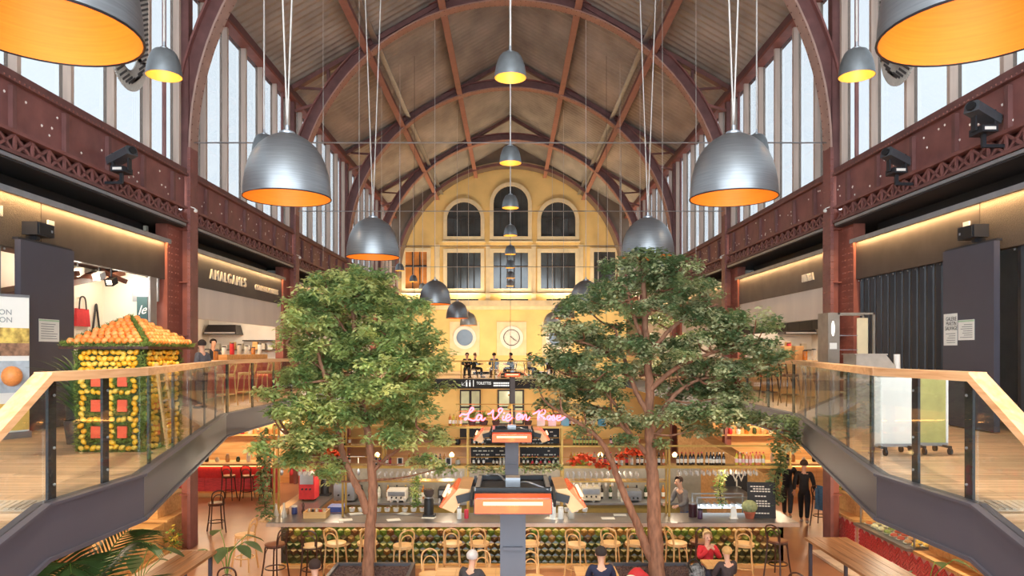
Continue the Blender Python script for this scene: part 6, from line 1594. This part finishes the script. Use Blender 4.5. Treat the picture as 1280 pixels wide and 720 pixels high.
# ------------------------------------------------------------------ roll-up banner at the left edge
pr_w = mat('banner_white', (238, 232, 222), .6, 0, .02, 2); pr_y = mat('banner_citrus_photo', (226, 176, 90), .6, 0, .6, 9); pr_b = mat('banner_brown_photo', (150, 110, 84), .6, 0, .5, 12); pr_g = mat('banner_grey_photo', (176, 184, 190), .6, 0, .25, 6); pr_o = mat('banner_ochre', (230, 184, 96), .6)
a, b = Vector((-8.2, 10.75, 0)), Vector((-7.72, 11.55, 0)); d = (b - a).normalized(); nrm = Vector((d.y, -d.x, 0)); t = E('roll_up_banner', (a + b) / 2, 'tall white roll-up banner with citrus photographs at the left edge', 'banner')
def bq(u0, u1, z0, z1, off, m, nm_):
    p, q = a + d * u0, a + d * u1; o = nrm * off; o2 = nrm * (off - .004)
    O(nm_, G().prism([p + o + Vector((0, 0, z0)), q + o + Vector((0, 0, z0)), q + o + Vector((0, 0, z1)), p + o + Vector((0, 0, z1))], [p + o2 + Vector((0, 0, z0)), q + o2 + Vector((0, 0, z0)), q + o2 + Vector((0, 0, z1)), p + o2 + Vector((0, 0, z1))]), m, t)
L = (b - a).length
bq(0, L, .1, 2.24, 0, pr_w, 'sheet'); bq(0, L, 1.36, 1.74, .006, pr_y, 'photo'); bq(0, L, 1.3, 1.5, .009, pr_b, 'photo'); bq(0, L, .72, 1.22, .006, pr_g, 'photo'); bq(0, L, .12, .55, .006, pr_o, 'colour_band')
O('base', G().bar(a + Vector((0, 0, .05)), b + Vector((0, 0, .05)), .16, .1), metal_l, t); O('top_bar', G().bar(a + Vector((0, 0, 2.25)), b + Vector((0, 0, 2.25)), .03, .04), metal_l, t)
oc = a + d * (L * .72) + nrm * .012 + Vector((0, 0, .98)); O('printed_orange', G().ball(oc, (.15, .15, .16), 12, 8), orange_m[2], t, smooth=True)
text('lettering', 'SON', .12, a + d * (L * .60) + nrm * .008 + Vector((0, 0, 1.98)), d, (0, 0, 1), ink_l, t, .001); text('lettering', 'BON', .12, a + d * (L * .60) + nrm * .008 + Vector((0, 0, 1.86)), d, (0, 0, 1), ink_l, t, .001)

# ------------------------------------------------------------------ right upper floor
t = E('display_cabinet', (7.1, 15.2, 0), 'tall metal framed wire display cabinet in front of the right column', 'cabinet')
x0, x1, y0, y1, h = 6.62, 7.6, 15.0, 15.5, 2.18; fm_ = mat('grey_beige_metal', (150, 140, 128), .45, .3)
O('side_panel', G().box(x0, x0 + .2, y0, y1, 0, h), fm_, t); O('oval_lamp', G().ball((x0 + .1, y0 - .005, 1.85), (.035, .01, .16), 10, 8), emis('oval_lamp_glow', (255, 250, 236), 2), t); O('sticker', G().box(x0 + .03, x0 + .18, y0 - .006, y0, 1.42, 1.55), paper, t)
for xx in (x0 + .2, x1 - .04):
    for yy in (y0, y1 - .04): O('post', G().box(xx, xx + .04, yy, yy + .04, 0, h), fm_, t)
for yy in (y0, y1 - .04): O('top_rail', G().box(x0 + .2, x1, yy, yy + .04, h - .04, h), fm_, t)
for k in range(5):
    z = .5 + k * .3; O('wire_shelf', G().box(x0 + .22, x1 - .35, y0 + .02, y1 - .02, z, z + .012), metal_l, t)
O('pale_panel', G().box(x1 - .28, x1 - .05, y0 + .2, y0 + .22, .1, h - .1), cream, t)
t = E('kiosk_desk', (6.5, 13.0, 0), 'low beige kiosk desk with sloping end behind the right handrail', 'desk')
kb = mat('kiosk_beige', (176, 164, 150), .5, .1)
g = G(); p = [(6.15, 0), (6.85, 0), (6.85, 1.1), (6.68, 1.31), (6.15, 1.31)]; g.prism([(x, 12.8, z) for x, z in p], [(x, 13.3, z) for x, z in p]); O('body', g, kb, t); O('top', G().box(6.12, 6.7, 12.78, 13.32, 1.31, 1.33), kb, t)
t = E('white_post', (6.9, 12.95, 0), 'slim white cylinder standing beside the kiosk desk', 'post'); O('tube', G().tube([(6.98, 13, .02), (6.98, 13, 1.32)], .055, 12), white_p, t, smooth=True); O('base', G().lathe([(.12, 0), (.12, .02)], 14, (6.98, 13, 0)), metal_l, t)
def screen(x0, x1, y, label, m, h=1.2):
    t = E('mobile_screen', ((x0 + x1) / 2, y, 0), label, 'screen'); O('board', G().box(x0, x1, y - .015, y + .015, .14, h), m, t)
    for xx in (x0, x1 - .02): O('edge', G().box(xx - .005, xx + .025, y - .025, y + .025, .12, h + .01), white_p, t)
    O('bottom_rail', G().box(x0, x1, y - .03, y + .03, .1, .14), metal_l, t)
    for xx in (x0 + .06, x1 - .06):
        O('caster_foot', G().bar((xx, y - .18, .1), (xx, y + .18, .1), .04, .03), steel_b, t)
        for dy in (-.17, .17): O('wheel', G().tube([(xx - .015, y + dy, .045), (xx + .015, y + dy, .045)], .045, 10), steel_b, t)
screen(4.85, 5.36, 9.6, 'white mobile screen on castors behind the right glass', white_p, 1.02); screen(5.42, 5.88, 9.7, 'olive yellow mobile screen on castors behind the right glass', mat('olive_screen', (178, 166, 100), .6), 1.02)
for k in range(3): stool('dark', 7.15 - .1 * k, 17.0 + 1.15 * k, -1.4, '%s dark stool at the right upper kitchen counter' % ['nearest', 'second', 'third'][k], 'stools at the right upper counter', z0=0)
for k in range(3): stool('light', -7.2 + .05 * k, 18.2 + 1.3 * k, 1.4, '%s light stool at the left upper kitchen counter' % ['nearest', 'second', 'third'][k], 'stools at the left upper counter', z0=0)
# kitchen counters of the second bays
for s, nm in ((-1, 'left'), (1, 'right')):
    t = E('kitchen_counter', (s * 8.6, 22.5, 0), '%s upper kitchen counter with timber top' % ('red fronted' if s < 0 else 'oak fronted'), 'counter')
    O('front', G().box(s * 8.3, s * 8.38, 19.0, 26.0, .08, 1.05), mat('coral_front', (222, 92, 84), .5, 0, .1, 3) if s < 0 else oak, t); O('counter_top', G().box(s * 8.22, s * 8.95, 19.0, 26.0, 1.05, 1.12), oak, t); O('back_body', G().box(s * 8.85, s * 8.92, 19.0, 26.0, 0, 1.05), white_p, t)
    O('raised_tray', G().box(s * 8.5, s * 8.9, 21.6, 25.2, 1.12, 1.28), oak, t)
    for k in range(10):
        y = 19.4 + k * .62; j = E('counter_jar', (s * 8.7, y, 1.12), '%s jar from the near end of the %s upper counter' % (ORD[k], nm), 'jar'); zb = 1.28 if 21.5 < y < 25.2 else 1.12
        m = [redm, jarm, cg, gb['amber'], white_p][k % 5]; hh = .22 + .12 * ((k * 3) % 4) / 3
        O('body', G().lathe(cyl(.07, hh), 10, (s * 8.7, y, zb)), m, j, smooth=True); O('lid', G().lathe([(.065, hh), (.065, hh + .03), (.01, hh + .035)], 10, (s * 8.7, y, zb)), black_p, j)
    h = E('extractor_hood', (s * 10.5, 21, 2), 'dark extractor hood in the %s upper kitchen' % nm, 'hood'); O('canopy', G().prism([(s * 9.9, 26.0, 2.0), (s * 11.1, 26.0, 2.0), (s * 11.0, 26.2, 2.35), (s * 10.0, 26.2, 2.35)], [(s * 9.9, 26.7, 2.0), (s * 11.1, 26.7, 2.0), (s * 11.0, 26.7, 2.35), (s * 10.0, 26.7, 2.35)]), steel_b, h); O('filter', G().box(s * 9.95, s * 11.05, 25.98, 26.0, 2.02, 2.08), metal_l, h)
    w = E('wall_shelf', (s * 11, 24, 1.7), 'dark wall shelf with boxes in the %s upper kitchen' % nm, 'shelf'); O('board', G().box(s * 8.7, s * 9.85, 26.45, 26.7, 1.76, 1.8), steel_b, w); O('board', G().box(s * 8.7, s * 11.1, 26.45, 26.7, 1.42, 1.45), steel_b, w)
    for k in range(8): y = 8.75 + k * .28; O('spice_box', G().box(s * y, s * (y + .18), 26.48, 26.65, 1.45, 1.45 + .16 + .06 * (k % 3)), [white_p, jarm, oak][k % 3], label='%s box from the hall side on the %s kitchen wall shelf' % (ORD[k], nm), cat='box')
    if s > 0:
        st = E('tile_band', (8.35, 23, 2.1), 'band of black glazed panels under the white panel on the right', 'panel')
        for k in range(8): y = 19.0 + k * .87; O('glazed_panel', G().box(8.32, 8.38, y, y + .85, 1.98, 2.24), black_p, st)
        for k, (px, py) in enumerate(((983, 430), (997, 428))): c = Vector((8.62, 8.62 * 900 / (px - 638), 1.12)); o = E('paper_bag', c, ['tall brown paper bag on the right upper counter', 'second brown paper bag on the right upper counter'][k], 'bag'); O('bag', G().prism([c + Vector((-.14, -.16, 0)), c + Vector((.14, -.16, 0)), c + Vector((.14, .16, 0)), c + Vector((-.14, .16, 0))], [c + Vector((-.12, -.15, .42)), c + Vector((.12, -.15, .42)), c + Vector((.12, .15, .42)), c + Vector((-.12, .15, .42))]), mat('kraft_%d' % k, (206, 160, 104), .8), o); O('fold', G().box(c.x - .125, c.x + .125, c.y - .155, c.y + .155, 1.5, 1.54), oak, o)
# dark closing panels of the last bay beside the end wall
for s, nm in ((-1, 'left'), (1, 'right')): O('wall_end_%s' % nm, G().box(s * 8.45, s * 8.6, 45.35, YF, 0, 4.6), bronze, label='brown wall panel of the last %s bay' % nm, cat='wall', kind='structure')

# ------------------------------------------------------------------ people
def skin(name, joints, edges, m, parent, root=0, sub=1):
    me = bpy.data.meshes.new(name); me.from_pydata([j[:3] for j in joints], edges, []); me.materials.append(m)
    o = bpy.data.objects.new(name, me); COL.objects.link(o); o.parent = parent; ORG[o.name] = Vector()
    md = o.modifiers.new('skin', 'SKIN'); md.use_smooth_shade = True; md.branch_smoothing = .6
    if not me.skin_vertices: pass
    for i, j in enumerate(joints):
        v = me.skin_vertices[0].data[i]; r = j[3]; v.radius = (r, r) if not isinstance(r, tuple) else r; v.use_root = (i == root)
    sd = o.modifiers.new('sub', 'SUBSURF'); sd.levels = sub; sd.render_levels = sub
    return o
cloth = {}
def cl(c):
    if c not in cloth: cloth[c] = mat('cloth_%d' % len(cloth), c, .85, 0, .15, 14)
    return cloth[c]
flesh = mat('skin_tone', (224, 172, 142), .55, 0, .06, 6); eye_m = mat('eye_dark', (40, 30, 28), .3); lip_m = mat('lip', (190, 100, 92), .5)
def person(label, loc, rz, pose, top, legs, hair, sc=1.0, arms='down', lean=0.0, shoes=(50, 46, 46), long_hair=False, group=None, parts=True):
    t = E('person', loc, label, 'person', group); t.rotation_euler = (0, 0, rz); t.scale = (sc, sc, sc); ORG[t.name] = Vector()
    sit = pose == 'sit'; hz = .50 if sit else .93
    def up(h, y=0): return (0, -lean * h + y, hz + h)
    J = {}
    J['pel'] = (0, 0, hz, .135); J['wai'] = up(.2) + (.12,); J['che'] = up(.4) + (.145,); J['nek'] = up(.56) + (.055,); J['jaw'] = up(.64, -.025) + (.07,); J['hed'] = up(.72, -.02) + (.092,); J['crn'] = up(.79, 0) + (.066,)
    for s, k in ((-1, 'l'), (1, 'r')):
        J['sh' + k] = (s * .17, -lean * .5, hz + .5, .062)
        if arms == 'down': el, wr = (s * .24, .03 - lean * .3, hz + .22), (s * .25, -.08 - lean * .3, hz - .02)
        elif arms == 'mouth': el, wr = (s * .24, -.14, hz + .27), (s * .06, -.22, hz + .50)
        elif arms == 'table': el, wr = (s * .25, -.12 - lean * .3, hz + .22), (s * .12, -.36, hz + .24)
        elif arms == 'work': el, wr = (s * .25, -.15 - lean * .3, hz + .2), (s * .2, -.42, hz + .16)
        elif arms == 'swing': el, wr = (s * .24, s * .1, hz + .22), (s * .24, s * .2 - .06, hz - .0)
        J['el' + k] = el + (.044,); J['wr' + k] = wr + (.03,)
        dv = (Vector(wr) - Vector(el)).normalized(); pa = Vector(wr) + dv * .06; J['pa' + k] = tuple(pa) + (.034,)
        sd = dv.cross(Vector((0, 1, .2))).normalized(); cu = dv.cross(sd)
        for f in range(4):
            b = pa + sd * (f - 1.5) * .02 + dv * .035; L = (.065, .078, .072, .055)[f]; J['f%d%s' % (f, k)] = tuple(b) + (.0095,); J['g%d%s' % (f, k)] = tuple(b + dv * L * .6 + cu * .012) + (.009,); J['h%d%s' % (f, k)] = tuple(b + dv * L + cu * .03) + (.007,)
        J['t0' + k] = tuple(pa + sd * .04 - dv * .01) + (.011,); J['t1' + k] = tuple(pa + sd * .06 + dv * .035) + (.009,)
        if sit: J['hi' + k], J['kn' + k], J['an' + k], J['to' + k] = (s * .1, -.05, hz, .1), (s * .11, -.42, hz, .064), (s * .11, -.40, .09, .042), (s * .11, -.56, .04, .038)
        else:
            st = (s * .22 if pose == 'walk' else 0); J['hi' + k], J['kn' + k], J['an' + k], J['to' + k] = (s * .09, 0, hz - .06, .1), (s * .1, -.03 - st * .6, hz * .53, .065), (s * .1, .02 - st * (1.0 if st > 0 else .8), .09 + (.08 if st < 0 else 0), .043), (s * .1, -.15 - st, .04 + (.02 if st < 0 else 0), .038)
    names_ = list(J); ix = {n: i for i, n in enumerate(names_)}
    ed = [('pel', 'wai'), ('wai', 'che'), ('che', 'nek'), ('nek', 'jaw'), ('jaw', 'hed'), ('hed', 'crn')]
    for k in 'lr':
        ed += [('che', 'sh' + k), ('sh' + k, 'el' + k), ('el' + k, 'wr' + k), ('wr' + k, 'pa' + k), ('pa' + k, 't0' + k), ('t0' + k, 't1' + k), ('pel', 'hi' + k), ('hi' + k, 'kn' + k), ('kn' + k, 'an' + k), ('an' + k, 'to' + k)]
        for f in range(4): ed += [('pa' + k, 'f%d%s' % (f, k)), ('f%d%s' % (f, k), 'g%d%s' % (f, k)), ('g%d%s' % (f, k), 'h%d%s' % (f, k))]
    cov = {n: .72 for n in ('pel', 'wai', 'che')}; cov.update({n + k: .8 for n in ('sh', 'el', 'hi', 'kn') for k in 'lr'})
    skin('body', [J[n][:3] + (J[n][3] * cov.get(n, 1),) for n in names_], [(ix[a], ix[b]) for a, b in ed], flesh, t)
    def sub(names, edges, grow, m, nm_):
        jj = [J[n][:3] + (J[n][3] + grow,) for n in names]; i2 = {n: i for i, n in enumerate(names)}
        return skin(nm_, jj, [(i2[a], i2[b]) for a, b in edges], m, t)
    J['hem'] = (0, 0, hz - .09, .125); J['wst'] = (0, -lean * .12, hz + .12, .115)
    sub(['hem', 'pel', 'wai', 'che', 'shl', 'ell', 'wrl', 'shr', 'elr', 'wrr'], [('hem', 'pel'), ('pel', 'wai'), ('wai', 'che'), ('che', 'shl'), ('shl', 'ell'), ('ell', 'wrl'), ('che', 'shr'), ('shr', 'elr'), ('elr', 'wrr')], .02, cl(top), 'jacket')
    sub(['wst', 'pel', 'hil', 'knl', 'anl', 'hir', 'knr', 'anr'], [('wst', 'pel'), ('pel', 'hil'), ('hil', 'knl'), ('knl', 'anl'), ('pel', 'hir'), ('hir', 'knr'), ('knr', 'anr')], .014, cl(legs), 'trousers')
    for k in 'lr':
        a, b = Vector(J['an' + k][:3]), Vector(J['to' + k][:3]); O('shoe', G().ball((a + b) / 2 + Vector((0, -.01, -.03)), (.05, .14, .05), 10, 6), cl(shoes), t, smooth=True)
    hc = Vector(J['hed'][:3]); g = G(); n = 14
    for j in range(8):                                   # hair: shell open at the face
        p = PI / 2 - j * .30
        for k in range(n):
            a = PI / 2 + (k / (n - 1) - .5) * 2 * (PI * .98 if j < 3 else 2.05); rr = .108; dz = (-.10 * (j - 4) * .5 if (long_hair and j > 4) else 0)
            g.v.append((hc.x + rr * math.cos(p) * math.cos(a) * 1.0 if j < 6 or not long_hair else hc.x + .1 * math.cos(a), hc.y + .015 + (rr * 1.05 * math.cos(p) if j < 6 or not long_hair else .1) * math.sin(a), hc.z + .035 + rr * math.sin(p) + dz))
    for j in range(7):
        for k in range(n - 1): g.f.append((j * n + k, j * n + k + 1, (j + 1) * n + k + 1, (j + 1) * n + k))
    O('hair', g, cl(hair), t, smooth=True, ang=180)
    if parts:
        for s in (-1, 1): O('eye', G().ball(hc + Vector((s * .035, -.088, -.002)), .012, 6, 5), eye_m, t); O('ear', G().ball(hc + Vector((s * .094, .01, -.01)), (.015, .025, .035), 6, 5), flesh, t)
        O('nose', G().ball(hc + Vector((0, -.1, -.03)), (.014, .024, .024), 6, 5), flesh, t, smooth=True); O('mouth', G().ball(hc + Vector((0, -.088, -.062)), (.028, .012, .008), 8, 4), lip_m, t, smooth=True)
    return t
person('child in a red jacket with hands raised to the mouth', (XO(884, 14.75), 14.75, ZG), 0.1, 'sit', (206, 44, 50), (60, 60, 80), (226, 188, 130), .92, 'mouth')
person('blond child seen from behind in a dark pullover', (XO(909, 13.75), 13.75, ZG), PI + .25, 'sit', (70, 58, 58), (50, 50, 66), (214, 166, 104), .88, 'table')
person('grey haired man in a dark jacket at the oak table', (XO(587, 12.9), 12.9, ZG), PI - .4, 'sit', (66, 62, 64), (50, 50, 58), (206, 200, 196), .98, 'table', .15)
person('dark haired person in a navy jacket seen from behind', (XO(752, 13.05), 13.05, ZG), PI, 'sit', (40, 44, 70), (40, 40, 50), (52, 42, 38), 1.0, 'table', .12)
person('dark haired person at the bottom left of the planter', (XO(393, 12.35), 12.35, ZG), PI + .2, 'sit', (80, 60, 54), (50, 46, 46), (60, 42, 36), .98, 'table', .1)
person('barkeeper in a grey shirt bending over the work bench', (XO(857, 18.2), 18.2, ZG), -1.1, 'stand', (120, 114, 112), (70, 90, 130), (70, 52, 44), 1.0, 'work', .3)
person('walking woman in black with white shoes right of the bar', (XO(1005, 20.6), 20.6, ZG), PI - .5, 'walk', (44, 42, 44), (40, 40, 44), (84, 62, 52), 1.02, 'swing', 0, (236, 232, 226))
person('second walking person in black behind the leafy garland', (XO(984, 21.2), 21.2, ZG), PI - .5, 'walk', (40, 42, 48), (60, 60, 66), (50, 40, 36), 1.05, 'swing', 0, (220, 216, 210))
gl_ = [(584, (34, 34, 38), (56, 40, 34), 'in a long black coat, leftmost at the gallery rail'), (592, (60, 56, 58), (120, 86, 60), 'in dark grey next to the leftmost gallery guest'), (618, (60, 84, 120), (70, 50, 40), 'in a blue pullover left of the far heater'), (640, (36, 36, 42), (40, 34, 32), 'in black just behind the far heater'), (661, (206, 190, 180), (66, 48, 40), 'in a pale top right of the far heater'), (686, (40, 42, 50), (60, 46, 40), 'in dark clothes, rightmost at the gallery rail')]
for k, (px, c1, c2, lab) in enumerate(gl_): person('seated guest ' + lab, (XO(px, 38), 38 + .2 * (k % 2), .0), (k * 1.7) % 6, 'sit', c1, (50, 50, 60), c2, .98, 'table', .1, parts=False)
for k, (px, c1, c2, lab) in enumerate(gl_): stool('dark' if k % 2 else 'mixed', XO(px, 38), 38 + .2 * (k % 2), (k * 1.7) % 6 + PI, '%s dark bentwood chair on the far gallery, from the left' % ORD[k], 'gallery chairs', .46, .44, 0, 'bentwood_chair', 'chair')
person('cook in white behind the left upper counter', (-9.6, 21.2, 0), 1.3, 'stand', (226, 220, 212), (60, 60, 66), (60, 44, 38), 1.0, 'work', .1, parts=False)
person('dark haired customer standing at the left upper counter', (-7.45, 17.4, 0), -1.9, 'stand', (96, 96, 104), (60, 64, 80), (48, 38, 36), .93, 'down', parts=False)
person('cook in black behind the left upper counter', (-9.5, 22.9, 0), 1.0, 'stand', (56, 54, 58), (50, 50, 56), (50, 40, 36), 1.0, 'work', .1, parts=False)
# bags on the right planter
t = E('shopping_bag', (XO(797, 13.7), 13.7, ZG + .5), 'red and white bag lying on the right planter', 'bag'); x = XO(797, 13.75); g = G(); 
for j in range(6):
    for k in range(12):
        a = 2 * PI * k / 12; rr = (.16, .2, .2, .17, .12, .06)[j] * (1 + .12 * math.sin(3 * a + j)); g.v.append((x + rr * math.cos(a) * 1.1, 13.75 + rr * math.sin(a) * .8, ZG + .5 + j * .055))
for j in range(5):
    for k in range(12): g.f.append((j * 12 + k, j * 12 + (k + 1) % 12, (j + 1) * 12 + (k + 1) % 12, (j + 1) * 12 + k))
g.f.append(tuple(60 + k for k in range(12))); O('bag_body', g, redm, t, smooth=True, ang=80); O('white_bundle', G().ball((x - .15, 13.6, ZG + .6), (.13, .1, .09), 10, 7), paper, t, smooth=True)
t = E('backpack', (XO(873, 13.7), 13.7, ZG + .5), 'black and white patterned bag beside the blond child', 'bag'); x = XO(872, 13.75); O('bag_body', G().ball((x, 13.8, ZG + .66), (.16, .12, .2), 12, 8), mat('patterned_cloth', (120, 118, 116), .8, 0, .9, 22), t, smooth=True); O('strap', G().tube(spline([(x - .12, 13.7, ZG + .7), (x - .2, 13.66, ZG + .9), (x - .05, 13.7, ZG + .95), (x + .08, 13.7, ZG + .8)], 5), .015, 6), black_p, t)
O('stand', G().box(x - .15, x + .15, 13.7, 13.95, ZG, ZG + .48), oak, label='low oak block under the patterned bag', cat='block')
# closed brown panelling of the bay beside the camera
for s, nm in ((-1, 'left'), (1, 'right')): O('wall_near_%s' % nm, G().box(s * 8.42, s * 8.52, YN, 8.95, 0, 4.44), bronze, label='brown wall panelling beside the head of the %s stairs' % nm, cat='wall', kind='structure')
